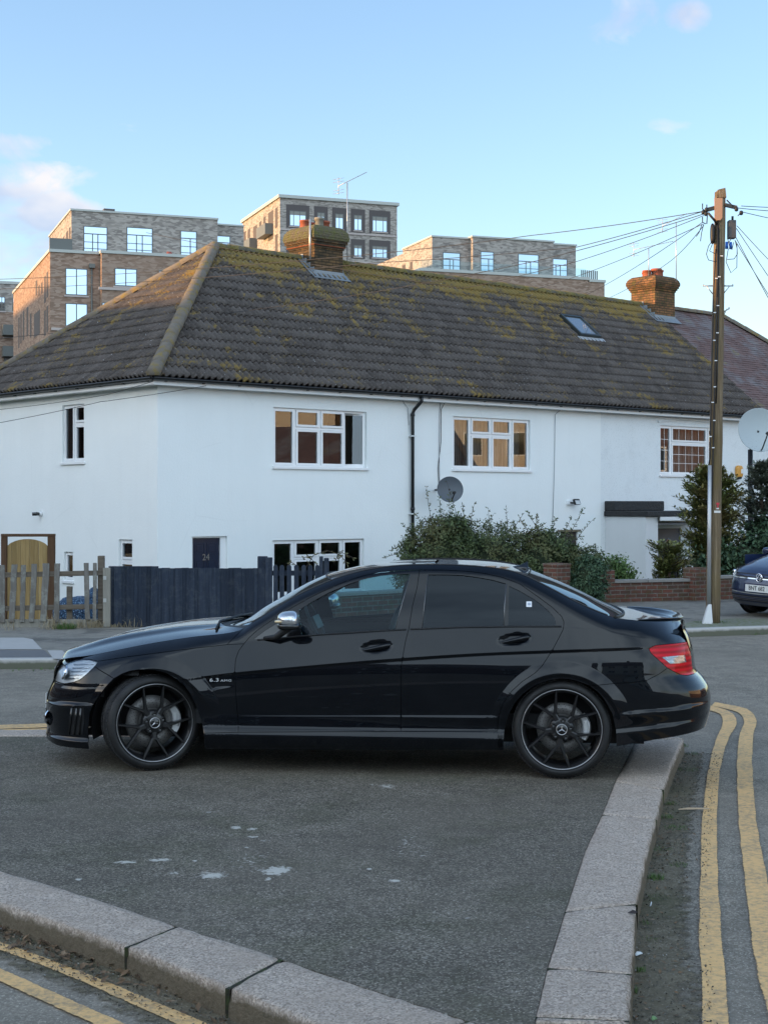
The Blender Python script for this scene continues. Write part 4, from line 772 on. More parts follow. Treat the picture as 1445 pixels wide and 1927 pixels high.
# --- chimneys
def brick_mat(name, c1, c2, mortar, scale=1.0, rot=(R(90), 0, 0), bw=0.215, rh=0.070, ms=0.012, soot=0.0, bumpy=0.6, mossy=0.0, lozi=0.5):
    m = mat(name, c1, 0.9, spec=0.2); n = NT(m); geo = n.n('ShaderNodeNewGeometry'); sx = n.n('ShaderNodeSeparateXYZ'); n.l(n.co, sx.inputs[0])
    tn = n.n('ShaderNodeTexCoord'); nn = n.n('ShaderNodeSeparateXYZ'); n.l(tn.outputs['Normal'], nn.inputs[0]); side = n.math('GREATER_THAN', n.math('ABSOLUTE', nn.outputs[0]), 0.707)
    u = n.math('ADD', n.math('MULTIPLY', sx.outputs[0], n.math('SUBTRACT', 1.0, side)), n.math('MULTIPLY', n.math('ADD', sx.outputs[1], 0.107), side)); cm = n.n('ShaderNodeCombineXYZ'); n.l(u, cm.inputs[0]); n.l(sx.outputs[2], cm.inputs[1])
    b = n.n('ShaderNodeTexBrick'); n.l(cm.outputs[0], b.inputs['Vector']); b.inputs['Scale'].default_value = scale; b.inputs['Brick Width'].default_value = bw; b.inputs['Row Height'].default_value = rh; b.inputs['Mortar Size'].default_value = ms; b.inputs['Mortar Smooth'].default_value = 0.3
    b.inputs['Color1'].default_value = (*c1, 1); b.inputs['Color2'].default_value = (*c2, 1); b.inputs['Mortar'].default_value = (*mortar, 1); b.inputs['Bias'].default_value = 0.0
    c = n.mix(n.ramp(n.noise(9, 6, 0.7), [(0.35, 0.0), (0.75, 0.6)]), b.outputs[0], tuple(x * 0.45 for x in c1))
    if soot: c = n.mix(n.ramp(n.noise(3.5, 7, 0.7), [(0.42, 0.0), (0.62, soot)]), c, (0.03, 0.028, 0.022))
    if mossy: c = n.mix(n.ramp(n.noise(7, 7, 0.75), [(0.5, 0.0), (0.62, mossy)]), c, (0.13, 0.12, 0.03))
    n.col(c); n.bump(n.math('ADD', n.math('MULTIPLY', b.outputs[1], -1.0), n.math('MULTIPLY', n.noise(40, 4), 0.5)), bumpy, 0.012); return m
stock_brick = brick_mat('sooty_stock_brick', (0.19, 0.115, 0.055), (0.085, 0.062, 0.040), (0.035, 0.03, 0.022), soot=0.85)
red_brick_c = mat('red_course_brick', (0.27, 0.075, 0.04), 0.9); moss_head = mat('mossy_mortar', (0.12, 0.115, 0.06), 0.95); n_ = NT(moss_head); n_.col(n_.mix(n_.ramp(n_.noise(7, 7, .75), [(0.42, 0), (0.6, 1)]), n_.mix(n_.noise(16, 5, .8), (0.04, 0.034, 0.025), (0.22, 0.185, 0.13)), (0.13, 0.13, 0.04))); n_.bump(n_.noise(14, 6, .75), 1.0, 0.06)
lead = mat('lead_flashing', (0.20, 0.235, 0.27), 0.55, 0.4); n_ = NT(lead); n_.col(n_.mix(n_.noise(8, 6, .7), (0.13, 0.15, 0.175), (0.34, 0.38, 0.41)))
terra = mat('terracotta_pot', (0.30, 0.085, 0.045), 0.8); grey_pot = mat('grey_pot', (0.20, 0.19, 0.16), 0.9)
def chimney(parent, t0, ta, tb, da, db, z_corb, z_wide, z_top, pots, brick, head):
    w_, dd = tb - ta, db - da; c = Vector(((ta + tb) / 2 - t0, (da + db) / 2, 0)); Q = lambda z: z - ZB
    def slab(mb, o, z0, z1, o2=None):
        o2 = o if o2 is None else o2; P = []
        for z, oo in ((z0, o), (z1, o2)):
            for sx_, sy_ in ((-1, -1), (1, -1), (1, 1), (-1, 1)): P.append((c.x + sx_ * (w_ / 2 + oo), c.y + sy_ * (dd / 2 + oo), Q(z)))
        mb.add(P, [(0, 1, 2, 3)[::-1], (4, 5, 6, 7), (0, 1, 5, 4), (1, 2, 6, 5), (2, 3, 7, 6), (3, 0, 4, 7)])
    mb = MB(); slab(mb, 0, ZR - 0.9, z_corb); ch = mb.build('chimney', brick, parent, local=True)
    mb = MB(); s = (z_wide - z_corb) / 3
    for k in range(3): slab(mb, 0.025 + 0.03 * k, z_corb + s * k + .001, z_corb + s * (k + 1))
    mb.build('corbel', brick, ch, local=True, bevel=0.004)
    if head == 'moss': mb = MB(); slab(mb, 0.050, z_corb + .055, z_corb + .10); mb.build('red_course', red_brick_c, ch, local=True)
    mb = MB(); rr = random.Random(int(ta * 10))
    n1 = 6; zz = [z_wide + .001 + (z_top - z_wide) * k / n1 for k in range(n1 + 1)]; oo = [0.105, 0.115, 0.11, 0.10, 0.075, 0.03, -0.05]
    for k in range(n1): slab(mb, oo[k] + rr.uniform(-.006, .006), zz[k], zz[k + 1], oo[k + 1] * .6 + oo[k] * .4)
    mb.build('chimney_head', moss_head if head == 'moss' else brick, ch, local=True, bevel=0.008)
    for (fx, fy, r, h, m_) in pots:
        mb = MB(); x, y = c.x + fx * w_ / 2, c.y + fy * dd / 2; mb.lathe([(r * 1.1, 0), (r, 0.04), (r * .92, h * .8), (r * 1.06, h * .82), (r * 1.06, h), (r * .8, h), (r * .76, 0.02)], Matrix.Translation((x, y, Q(z_top) - 0.06)), 20); mb.build('chimney_pot', m_, ch, local=True)
    mb = MB(); zf = plane_z(da)                       # lead apron in front and stepped up the sides
    mb.obox((c.x - w_ / 2 - .12, da - 0.16, Q(plane_z(da - .16)) + 0.065), (w_ + .24, 0, 0), tuple(gF * 0.24), tuple(nF * 0.015)); mb.obox((c.x - w_ / 2 - .012, da - 0.012, Q(zf) - .02), (w_ + .024, 0, 0), (0, 0.01, 0), (0, 0, 0.17))
    for sx_ in (-1, 1):
        for k in range(4): y = da + (DR - da) * k / 4; mb.obox((c.x + sx_ * (w_ / 2 + 0.012) - .005, y, Q(plane_z(y)) - .05), (0.010, 0, 0), (0, (DR - da) / 4, 0), (0, 0, 0.27))
        mb.obox((c.x + sx_ * (w_ / 2 + .07) - .07, da - .05, Q(plane_z(da - .05)) + 0.06), (0.14, 0, 0), tuple(gF * 0.75), tuple(nF * 0.012))
    mb.build('lead_flashing', lead, ch, local=True)
    return ch
chimney(h1, 0, 6.44, 7.30, 3.25, 4.19, 7.80, 8.00, 8.33, [(-0.62, 0.2, 0.12, 0.24, terra), (-0.05, -0.3, 0.11, 0.30, grey_pot), (0.52, 0.0, 0.15, 0.26, terra), (0.1, .6, 0.12, 0.24, terra)], stock_brick, 'moss')
orange_stock = brick_mat('orange_stock_brick', (0.30, 0.15, 0.07), (0.15, 0.09, 0.05), (0.05, 0.042, 0.034), soot=0.8, mossy=0.4)
chimney(h3, T2, 19.02, 19.94, 3.25, 4.12, 7.98, 8.14, 8.42, [(-0.6, 0.0, 0.13, 0.24, terra), (-0.02, -0.3, 0.15, 0.30, terra), (0.52, 0.0, 0.15, 0.30, terra), (0.0, 0.55, 0.13, 0.24, terra)], orange_stock, 'brick')
# drainpipe between the first two houses
tp, _ = ft(772, 900); mb = MB(); y_ = -0.075
P = [(tp + .05, -OH - .03, ZE - 0.07), (tp + .05, -OH - .03, ZE - .16), (tp + .02, -0.10, ZE - .34), (tp, y_, ZE - 0.42), (tp, y_, ZB)]; mb.tube(P, 0.038, 12)
for z in (3.75, 1.72, -0.2): mb.tube([(tp, y_, z - .03), (tp, y_, z + .03)], 0.048, 12)
dpipe = shift(mb, 0).build('drainpipe', gutter_black, h1, local=True)
mb = MB()
for z in (3.28, 1.60): mb.obox(Lc((tp - .06, -0.135, z), 0), (0.12, 0, 0), (0, 0.13, 0), (0, 0, 0.025))
mb.build('pipe_clip', fascia_white, dpipe, local=True)
# cables down the second house
for k, (pts, r_) in enumerate([([(828, 752), (826, 775), (825, 830), (825.5, 900), (829, 925)], .008), ([(836, 757), (829, 770), (828.5, 830), (823, 880), (825, 925)], .007), ([(1059, 766), (1043, 780), (1042, 845), (1041, 900), (1038, 985)], .008), ([(752, 748), (766, 768), (768, 800)], .006)]):
    h_, t0_ = (h2, T1) if k < 3 else (h1, 0); mb = MB(); mb.tube([Lc((ft(x, y)[0], -0.02, ft(x, y)[1]), t0_) for x, y in pts], r_, 5); mb.build('wall_cable', matt_black if k == 1 else mat('grey_cable', (0.35, 0.36, 0.38), 0.6), h_, local=True)
# ================================================================== the blocks of flats behind
FE, FL_ = Vector((0.9397, 0.342, 0)), Vector((-0.342, 0.9397, 0)); FRZ = math.atan2(FE.y, FE.x)
def flat_brick(name, c1, c2, c3):
    m = mat(name, c1, 0.9, spec=0.2); n = NT(m); sx = n.n('ShaderNodeSeparateXYZ'); n.l(n.co, sx.inputs[0]); tn = n.n('ShaderNodeTexCoord'); nn = n.n('ShaderNodeSeparateXYZ'); n.l(tn.outputs['Normal'], nn.inputs[0]); side = n.math('GREATER_THAN', n.math('ABSOLUTE', nn.outputs[0]), 0.707)
    u = n.math('ADD', n.math('MULTIPLY', sx.outputs[0], n.math('SUBTRACT', 1.0, side)), n.math('MULTIPLY', sx.outputs[1], side)); cm = n.n('ShaderNodeCombineXYZ'); n.l(n.math('MULTIPLY', u, 2.3), cm.inputs[0]); n.l(n.math('MULTIPLY', sx.outputs[2], 7.5), cm.inputs[1])
    v = n.voro(1.0, src=cm.outputs[0], out=1); b = n.n('ShaderNodeRGBToBW'); n.l(v, b.inputs[0]); n.col(n.mix(n.ramp(n.noise(0.25, 4), [(.35, 0), (.7, .35)]), n.ramp(b.outputs[0], [(0.25, c1), (0.5, c2), (0.75, c3)]), c2)); return m
grey_flat = flat_brick('mottled_grey_brick', (0.19, 0.172, 0.160), (0.30, 0.275, 0.250), (0.38, 0.35, 0.32)); brown_flat = flat_brick('mottled_brown_brick', (0.20, 0.138, 0.105), (0.275, 0.195, 0.15), (0.34, 0.26, 0.21)); dark_panel = mat('dark_recess_brick', (0.085, 0.075, 0.075), 0.8); trim_grey = mat('pale_coping_metal', (0.40, 0.42, 0.40), 0.5)
grey_frame = mat('olive_grey_frame', (0.12, 0.13, 0.125), 0.5); sill_pale = mat('pale_stone_band', (0.42, 0.37, 0.35), 0.8); sky_glass = mat('reflective_window', (0.04, 0.05, 0.06), 0.03, coat=1.0, spec=1.0)
_b = sky_glass.node_tree.nodes['Principled BSDF']; _b.inputs['Metallic'].default_value = 1.0; _b.inputs['Base Color'].default_value = (0.36, 0.47, 0.58, 1); _b.inputs['Roughness'].default_value = 0.02
blind = mat('pale_blind', (0.22, 0.22, 0.20), 0.7)
class Block:
    def __init__(s, px, Y, label, z0=-0.88):
        s.o = Vector(((px - CX) / F * Y, Y, 0)); s.root = empty('apartment_building', (s.o.x, s.o.y, z0), FRZ, label, 'building'); s.z0 = z0
    def t(s, px, d=0.0): k = (px - CX) / F; o = s.o + FL_ * d; return (k * o.y - o.x) / (FE.x - k * FE.y)
    def z(s, px, py, d=0.0): t = s.t(px, d); Y = s.o.y + FE.y * t + FL_.y * d; return H - (py - HY) / F * Y - s.z0
    def dl(s, px, t=0.0): k = (px - CX) / F; o = s.o + FE * t; return (k * o.y - o.x) / (FL_.x - k * FL_.y)
    def zl(s, px, py, t=0.0): d = s.dl(px, t); Y = s.o.y + FE.y * t + FL_.y * d; return H - (py - HY) / F * Y - s.z0
    def box(s, name, t0, t1, d0, d1, z0, z1, m, parent=None, bevel=0):
        mb = MB(); mb.obox((t0, d0, z0), (t1 - t0, 0, 0), (0, d1 - d0, 0), (0, 0, z1 - z0)); return mb.build(name, m, parent or s.root, local=True, bevel=bevel)
    def win(s, px0, py0, px1, py1, d=0.0, muls=(0.5,), tran=None, fm=None, rec=None, sill=True, par=None, rail=False):
        fm = fm or grey_frame; t0, t1 = s.t(px0, d), s.t(px1, d); za = s.z(px0, py0, d); zb = s.z(px0, py1, d); w_, h = t1 - t0, za - zb; mb = MB(); th = 0.09; dd = d - 0.025
        if rec:                                       # dark surround standing back in the wall
            mr = MB(); mr.obox((t0 - .45, d - 0.012, zb - .25), (w_ + .9, 0, 0), (0, 0.01, 0), (0, 0, h + 1.05)); mr.build('window_surround', dark_panel, s.root, local=True)
        for (a, b, c, e) in ((0, w_, 0, th), (0, w_, h - th, h), (0, th, th, h - th), (w_ - th, w_, th, h - th)): mb.obox((t0 + a, dd, zb + c), (b - a, 0, 0), (0, 0.02, 0), (0, 0, e - c))
        top = h * (tran or 1.0)
        for u in muls: mb.obox((t0 + w_ * u - th / 2, dd, zb + th), (th, 0, 0), (0, 0.022, 0), (0, 0, top - th))
        if tran: mb.obox((t0 + th, dd - .002, zb + top), (w_ - 2 * th, 0, 0), (0, 0.024, 0), (0, 0, th))
        f = mb.build('window', fm, s.root, local=True); g = MB(); g.quad((t0 + .02, dd + .012, zb + .02), (t1 - .02, dd + .012, zb + .02), (t1 - .02, dd + .012, zb + h - .02), (t0 + .02, dd + .012, zb + h - .02)); g.build('pane', sky_glass, f, local=True)
        if rec: g = MB(); g.quad((t0 + .09, dd + .006, zb + h * .72), (t1 - .09, dd + .006, zb + h * .72), (t1 - .09, dd + .006, zb + h - .09), (t0 + .09, dd + .006, zb + h - .09)); g.build('blind', blind, f, local=True)
        if sill: g = MB(); g.obox((t0 - .1, d - .10, zb - .14), (w_ + .2, 0, 0), (0, 0.09, 0), (0, 0, 0.13)); g.build('sill', sill_pale, f, local=True)
        if rail:
            g = MB()
            for zz in (0.45, 1.0): g.obox((t0 - .05, d - .16, zb + zz), (w_ + .1, 0, 0), (0, 0.02, 0), (0, 0, 0.03))
            g.build('balcony_rail', fm, f, local=True)
    def slit(s, px0, py0, px1, py1, t=0.0, m=None):   # windows on the left face
        a, b = sorted((s.dl(px0, t), s.dl(px1, t))); z1 = s.zl((px0 + px1) / 2, py0, t); z0 = s.zl((px0 + px1) / 2, py1, t); mb = MB(); mb.obox((t - .02, a, z0), (0.015, 0, 0), (0, b - a, 0), (0, 0, z1 - z0)); mb.build('window', m or dark_panel, s.root, local=True)
# --- A: brown block with grey top storey, far left
A = Block(95, 128, 'large brown brick block on the left with a set back grey top storey')
zt = A.z(95, 474); tr = A.t(470); dL = A.dl(26); A.box('wall', 0, tr, 0, dL, 0, zt, brown_flat); A.box('parapet', -.1, tr, -.12, dL + .1, zt + .003, zt + 0.25, trim_grey)
tb_ = A.t(184) + .2; A.box('bay', tb_, tr, -.9, -.002, 0, zt - .002, brown_flat); A.box('parapet', tb_ - .1, tr, -1.0, -.124, zt + .002, zt + .25, trim_grey)
d2 = 1.6; ta = A.t(135, d2); td = A.t(410, d2); z2 = A.z(135, 396, d2); A.box('top_storey', ta, td, d2, d2 + 14, zt + .004, z2, grey_flat); A.box('roof_edge', ta - .1, td + .05, d2 - .1, d2 + 14, z2 + .002, z2 + .16, trim_grey); td2 = A.t(458, d2 + 1.4); z3 = A.z(410, 414, d2 + 1.4) - .5; A.box('top_storey', td + .01, td2, d2 + 1.2, d2 + 14, zt + .004, z3, grey_flat); A.box('roof_edge', td + .06, td2, d2 + 1.1, d2 + 14, z3 + .002, z3 + .14, trim_grey)
tc = A.t(206, d2 + 2); A.box('roof_plant', tc - .45, tc + .5, d2 + 2, d2 + 3, z2 + .01, z2 + .75, dark_panel)
mb = MB(); ra, rb2 = A.t(162, d2), A.t(404, d2); mb.tube([(ra, d2 + 1, z2), (ra, d2 + 1, z2 + .35), (rb2, d2 + 1, z2 + .35), (rb2, d2 + 1, z2)], 0.03, 5); mb.build('roof_rail', galv, A.root, local=True)
for q in ((157.5, 424.5, 203, 477), (238.5, 426.5, 288, 479.5), (339.5, 433.5, 371, 485)): A.win(*q, d=d2, muls=(0.38, 0.6) if q[2] - q[0] > 40 else (0.6,), tran=0.70, rail=True)
A.win(391.5, 441.5, 434, 490, d=d2 + 1.2, muls=(.38, .6), tran=0.70, rail=True)
for q in ((123.5, 504, 165.5, 555), (123.5, 570, 165.5, 618), (115, 632, 150, 680)): A.win(*q, muls=(0.5,))
for q in ((216, 504, 258.5, 538), (299, 508, 340, 541), (192, 569, 210, 600), (221, 569, 262, 602)): A.win(*q, d=-.9, muls=(0.5,) if q[2] - q[0] > 20 else ())
mb = MB(); xx = A.t(173); mb.tube([(xx, -.12, 3), (xx, -.12, zt - 1.2)], 0.07, 6); mb.obox((xx - .25, -.35, zt - 1.2), (.5, 0, 0), (0, .34, 0), (0, 0, .35)); mb.build('downpipe', grey_frame, A.root, local=True)
for (y, x0, x1, d) in ((616.5, 97, 166, 0.0), (540, 186, 340, -.9)): zz = A.z(x0, y, d); A.box('stone_band', A.t(x0, d), A.t(x1, d), d - .14, d - .002, zz - .22, zz, sill_pale)
for q in ((88.5, 512, 91.5, 560), (84, 520, 87, 570), (88.5, 576, 91.5, 625), (84, 584, 87, 632), (78, 532, 81, 552), (73, 537, 75.5, 556), (68, 528, 71, 556), (51, 578, 54, 632), (65, 587, 76, 632), (57.5, 590, 60, 635), (44, 585, 46.5, 640), (39.5, 592, 41.5, 646), (35.5, 598, 37.5, 655), (65, 650, 75, 680), (57.5, 652, 60, 690), (51, 655, 54, 690), (45, 660, 47.5, 695), (40, 665, 42, 700), (33, 670, 35, 700), (84, 650, 87, 690), (88.5, 640, 91.5, 690)): A.slit(*q)
for q in ((130.5, 428, 133.5, 475), (125, 436, 129, 474), (119, 446, 122, 474)): A.slit(*q, t=ta)
mb = MB(); mb.obox((ta - 2.0, d2 - 1.2, zt + .26), (1.9, 0, 0), (0, .05, 0), (0, 0, 1.0)); mb.build('terrace_screen', grey_frame, A.root, local=True)
mb = MB(); xx = A.t(318, d2 - 1); mb.tube([(xx - .35, d2 - 1.2, zt + .30), (xx, d2 - 1.2, zt + .55), (xx + .4, d2 - 1.2, zt + .30)], 0.12, 6); mb.tube([(xx - .2, d2 - 1.2, zt + .6), (xx + .2, d2 - 1.2, zt + .6)], 0.06, 6); mb.build('red_planter', mat('red_brown_planter', (0.30, 0.08, 0.06), 0.7), A.root, local=True)
# --- B: grey tower in the middle
B = Block(527, 200, 'tall mottled grey brick tower behind the mossy chimney with dark window recesses')
tr = B.t(747); dL = B.dl(457); zt = B.z(527, 372); B.box('wall', 0, tr, 0, dL, 0, zt, grey_flat); B.box('roof_edge', -.25, tr + .25, -.25, dL + .25, zt + .003, zt + .42, trim_grey)
cols = ((545, 576, (0.25, 0.62)), (597, 611, (.5,)), (631, 646, (.5,)), (666, 681, (.5,)), (700.5, 728.5, (0.25, .72)))
for ci, (x0, x1, mu) in enumerate(cols):
    yt = 396 + (x0 - 545) * 0.072 * .95
    for (dy, hh) in ((0, 29), (59.5, 22), (113, 22)):
        if ci < 3 and dy > 0 and ci != 0: continue
        y0 = yt + dy * (1 - (x0 - 545) * .0001) - (x0 - 545) * 0.00028 * dy; B.win(x0, y0, x1, y0 + hh, muls=mu, rec=True, fm=grey_frame)
for (y) in (433, 487): zz = B.z(530, y); B.box('stone_band', 0, tr, -.1, -.002, zz, zz + .2, sill_pale)
for (x0, x1, yt0, h) in ((518, 523, 391, 38), (505, 514.5, 398, 54), (496, 500.5, 408, 15), (488, 492.5, 417, 32), (477, 484, 425, 40), (466.5, 471, 431, 22), (459, 463, 436, 38), (518, 523, 441, 35), (496, 500, 470, 12)): B.slit(x0, yt0, x1, yt0 + h)
for (x0, x1, y0) in ((497, 514, 428), (467, 484, 455)):
    a, b = sorted((B.dl(x0), B.dl(x1))); zz = B.zl((x0 + x1) / 2, y0 + 18); mb = MB(); mb.obox((-1.1, a, zz), (1.08, 0, 0), (0, b - a, 0), (0, 0, 1.45)); mb.build('balcony', grey_frame, B.root, local=True)
# --- C: right hand block
C_ = Block(813, 146, 'low grey and brown brick block at centre right with a sunlit orange end wall')
tr = C_.t(1085.5); dL = C_.dl(690); zb = C_.z(813, 519); z1 = C_.z(813, 446); tm = C_.t(883); C_.box('top_storey', 0, tm, 0, dL * .42, zb, z1 - .0, grey_flat); C_.box('top_storey', tm + .01, C_.t(1034), -.8, 12, zb, C_.z(883, 446, -.8), grey_flat); C_.box('top_storey', C_.t(1034) + .01, tr, 0.3, 12, zb, C_.z(1034, 459), grey_flat)
C_.box('roof_edge', -.1, tm, -.1, dL * .42, z1 + .002, z1 + .16, trim_grey); zz = C_.z(883, 446, -.8); C_.box('roof_edge', tm - .1, C_.t(1034) + .1, -.9, 12, zz + .002, zz + .16, trim_grey); zz = C_.z(1034, 459); C_.box('roof_edge', C_.t(1034) + .11, tr + .1, .2, 12, zz + .002, zz + .16, trim_grey)
C_.box('top_storey', 0.02, tm, dL * .42 + .01, dL, zb, z1 - .35, grey_flat)
C_.box('wall', -2.2, C_.t(1083), -2.6, dL, 0, zb - .003, brown_flat); C_.box('parapet', -2.3, C_.t(1083) + .1, -2.7, dL, zb, zb + .28, trim_grey); te = C_.t(1131.5, -2); zz = C_.z(1085, 529, -2.6); C_.box('wall', C_.t(1083) + .01, te, -2.6, 12, 0, zz, brown_flat); C_.box('parapet', C_.t(1083) + .12, te + .1, -2.7, 12, zz + .002, zz + .25, trim_grey)
for (x0, y0, x1, y1, mu, d) in ((832.5, 474, 866, 519, (.4, .6), 0), (903.5, 472.5, 929, 519, (.6,), -.8), (974, 477, 1013.5, 524, (.38, .6), -.8), (1033.5, 485.5, 1067, 527, (.35, .6), .3)): C_.win(x0, y0, x1, y1, d=d, muls=mu, tran=.68, rail=True)
for q in ((771.5, 493, 776, 507), (757, 499, 763, 513), (742.5, 505, 749, 514)): C_.slit(*q)
tc = C_.t(984, 2); zz = C_.z(883, 446, -.8) + .17; C_.box('roof_plant', tc, tc + 1.05, 2, 3, zz, zz + .35, dark_panel)
mb = MB(); mb.tube([(C_.t(840), 2, z1), (C_.t(845), 2, z1 + .5), (C_.t(905), 2, z1 + .5)], 0.03, 5); mb.build('roof_rail', galv, C_.root, local=True)
mb = MB(); a, b = C_.t(1088, 0), C_.t(1117, 0)
for k in range(9): mb.obox((a + .3 + (b - a) * k / 8, 0, C_.z(1085, 529, -2.6) + .26), (0.12, 0, 0), (0, .05, 0), (0, 0, 1.3))
mb.build('terrace_screen', grey_frame, C_.root, local=True)
glass_rail = glass_mat('balustrade_glass', (0.75, 0.85, 0.85), 1.0); mb = MB(); mb.quad((-2.1, -2.5, zb + .29), (C_.t(1080), -2.5, zb + .29), (C_.t(1080), -2.5, zb + 1.1), (-2.1, -2.5, zb + 1.1)); mb.build('balustrade', glass_rail, C_.root, local=True)
# --- D: farthest block at the left edge
D = Block(-60, 165, 'farthest grey and brown block, showing at the left edge below the brown one')
tr = D.t(60); zt = D.z(-60, 531) ; D.box('wall', 0, tr, 0, 20, 0, D.z(-60, 584), brown_flat); D.box('top_storey', 0, tr, .004, 20, D.z(-60, 584) + .003, zt, grey_flat); D.box('roof_edge', -.1, tr + .1, -.1, 20, zt + .002, zt + .3, trim_grey)
for q in ((-2, 558, 10.5, 585), (24, 560, 42, 586), (8, 612, 27, 634), (8, 655, 27, 690)): D.win(*q, muls=(.5,), rec=False)
for y in (632, 672): a = D.t(4); mb = MB(); mb.obox((a, -1.4, D.z(4, y)), (D.t(28) - a, 0, 0), (0, 1.38, 0), (0, 0, 1.1)); mb.build('balcony', grey_frame, D.root, local=True)
# ================================================================== houses around the camera: they shade the street and show in the reflections
def plain_house(name, x0, y0, rz, L, W_, eave, rdg, label, wallm, wins=True, door_=True):
    h = empty(name, (x0, y0, ROAD), rz, label, 'house'); mb = MB(); mb.obox((0, 0, 0), (L, 0, 0), (0, W_, 0), (0, 0, eave)); mb.add([(0, 0, eave), (0, W_, eave), (0, W_ / 2, rdg)], [(0, 2, 1)]); mb.add([(L, 0, eave), (L, W_, eave), (L, W_ / 2, rdg)], [(0, 1, 2)]); mb.build('wall', wallm, h, local=True)
    mb = MB(); mb.add([(-.2, -.35, eave - .12), (L + .2, -.35, eave - .12), (L + .2, W_ / 2, rdg + .12), (-.2, W_ / 2, rdg + .12), (-.2, W_ + .35, eave - .12), (L + .2, W_ + .35, eave - .12), (-.2, -.35, eave - .02), (L + .2, -.35, eave - .02), (L + .2, W_ / 2, rdg + .24), (-.2, W_ / 2, rdg + .24), (-.2, W_ + .35, eave - .02), (L + .2, W_ + .35, eave - .02)], [(0, 1, 2, 3)[::-1], (3, 2, 5, 4)[::-1], (6, 7, 8, 9), (9, 8, 11, 10), (0, 1, 7, 6), (4, 5, 11, 10), (0, 6, 9, 3), (3, 9, 10, 4), (1, 2, 8, 7), (2, 5, 11, 8)]); mb.build('roof', plain_m, h, local=True)
    n = max(1, int(L / 3.2))
    for k in range(n):
        for z in (0.9, 3.5):
            if z + 1.3 > eave: continue
            xw = L * (k + .5) / n - .7
            mb = MB(); mb.obox((xw, -.06, z), (1.4, 0, 0), (0, .05, 0), (0, 0, 1.2)); f = mb.build('window', upvc, h, local=True); mb = MB(); mb.obox((xw + .08, -.075, z + .08), (.58, 0, 0), (0, .01, 0), (0, 0, 1.04)); mb.obox((xw + .74, -.075, z + .08), (.58, 0, 0), (0, .01, 0), (0, 0, 1.04)); mb.build('pane', gloss_black, f, local=True)
    mb = MB(); mb.obox((L * .5 - .5, W_ * .5 - .3, rdg - .4), (1.0, 0, 0), (0, .6, 0), (0, 0, 1.5)); mb.build('chimney', stock_brick, h, local=True)
    return h
cream = render_wall('cream_render', (0.72, 0.68, 0.60), 0.3, 20); redwall = brick_mat('red_house_brick', (0.20, 0.085, 0.055), (0.15, 0.07, 0.05), (0.2, 0.18, 0.16))
plain_house('street_house', -16, -15.5, math.pi, 13, 8, 5.0, 8.0, 'cream house behind the viewpoint to the left, seen only mirrored in the saloon', cream)
plain_house('street_house', -1, -17, math.pi, 14, 8, 5.0, 8.2, 'red brick house behind the viewpoint, seen only mirrored in the saloon', redwall)
plain_house('street_house', 15, -15, math.pi, 14, 8, 5.0, 8.0, 'cream house behind the viewpoint to the right, mirrored in the saloon', cream)
for i, (x, y) in enumerate(((-34, -26), (-34, -4), (-34, 18), (-34, 40))): plain_house('shading_house', x, y, R(90), 21, 9, 6.2, 9.6, ('southernmost', 'second', 'third', 'northernmost')[i] + ' house of the row out of view to the left that shades the street', redwall)
shade_block = empty('apartment_building', (-150, 92, -.88), R(8), 'tall unseen brick block added at the left to shade the brown flats', 'building'); mb = MB(); mb.obox((0, 0, 0), (14, 0, 0), (0, 70, 0), (0, 0, 33)); mb.build('wall', brown_flat, shade_block, local=True)  # unseen block, added and sized to keep the sun off the brown flats
for zf in range(3, 32, 3):
    mb = MB()
    for k in range(20): mb.obox((14.001, 2 + k * 3.4, zf), (.05, 0, 0), (0, 1.5, 0), (0, 0, 1.6))
    mb.build('window_row', sky_glass, shade_block, local=True)
plain_house('street_house', 25, 30, R(-66), 9, 8, 2.3, 5.0, 'low dark roofed house out of view to the right, mirrored in upstairs windows', redwall)
plain_house('street_house', 42, 52, R(-90), 13, 8, 6.5, 9, 'tall brick house out of view to the right, mirrored in the latticed window', redwall)
sb = empty('sunlit_building', (62, 38, ROAD), R(-90), 'long tall cream building out of view to the right, catching the low sun', 'building'); mb = MB(); mb.obox((0, 0, 0), (38, 0, 0), (0, 10, 0), (0, 0, 13)); mb.build('wall', render_wall('warm_render', (0.66, 0.58, 0.46), 0.3, 20), sb, local=True)
mb = MB(); mb.obox((0, -.10, 0), (38, 0, 0), (0, .09, 0), (0, 0, 3.9)); mb.build('brick_base', redwall, sb, local=True)
for k in range(14):
    for z in (4.9, 8.8): mb = MB(); mb.obox((1.2 + 2.65 * k, -.06, z), (1.2, 0, 0), (0, .05, 0), (0, 0, 1.5)); f = mb.build('window', upvc, sb, local=True); mb = MB(); mb.obox((1.28 + 2.65 * k, -.075, z + .08), (1.04, 0, 0), (0, .01, 0), (0, 0, 1.34)); mb.build('pane', gloss_black, f, local=True)
# ================================================================== the black saloon
CAR_U = Vector((0.9949, -0.1013, 0)); CAR_V = Vector((0.1013, 0.9949, 0))    # towards the tail; inward from the near side
CAR_O = Vector((-1.569, 10.40, 0)) - CAR_V * 0.03                            # on the near side plane at the front axle
CW = 1.77; HW = CW / 2; S0 = 1.38
car = empty('saloon_car', CAR_O + CAR_U * S0 + CAR_V * HW, math.atan2(CAR_U.y, CAR_U.x),
            'glossy black four door saloon with black alloy wheels, parked side on across the corner', 'car')
def pix(px, py, lat):                               # photo pixel on the plane lat metres in from the near side -> (s, z)
    d = Vector(((px - CX) / F, 1.0, -(py - HY) / F)); o = Vector((0, 0, H))
    t = ((CAR_O + CAR_V * lat - o).dot(CAR_V)) / d.dot(CAR_V); p = o + d * t
    return (p - CAR_O).dot(CAR_U), p.z
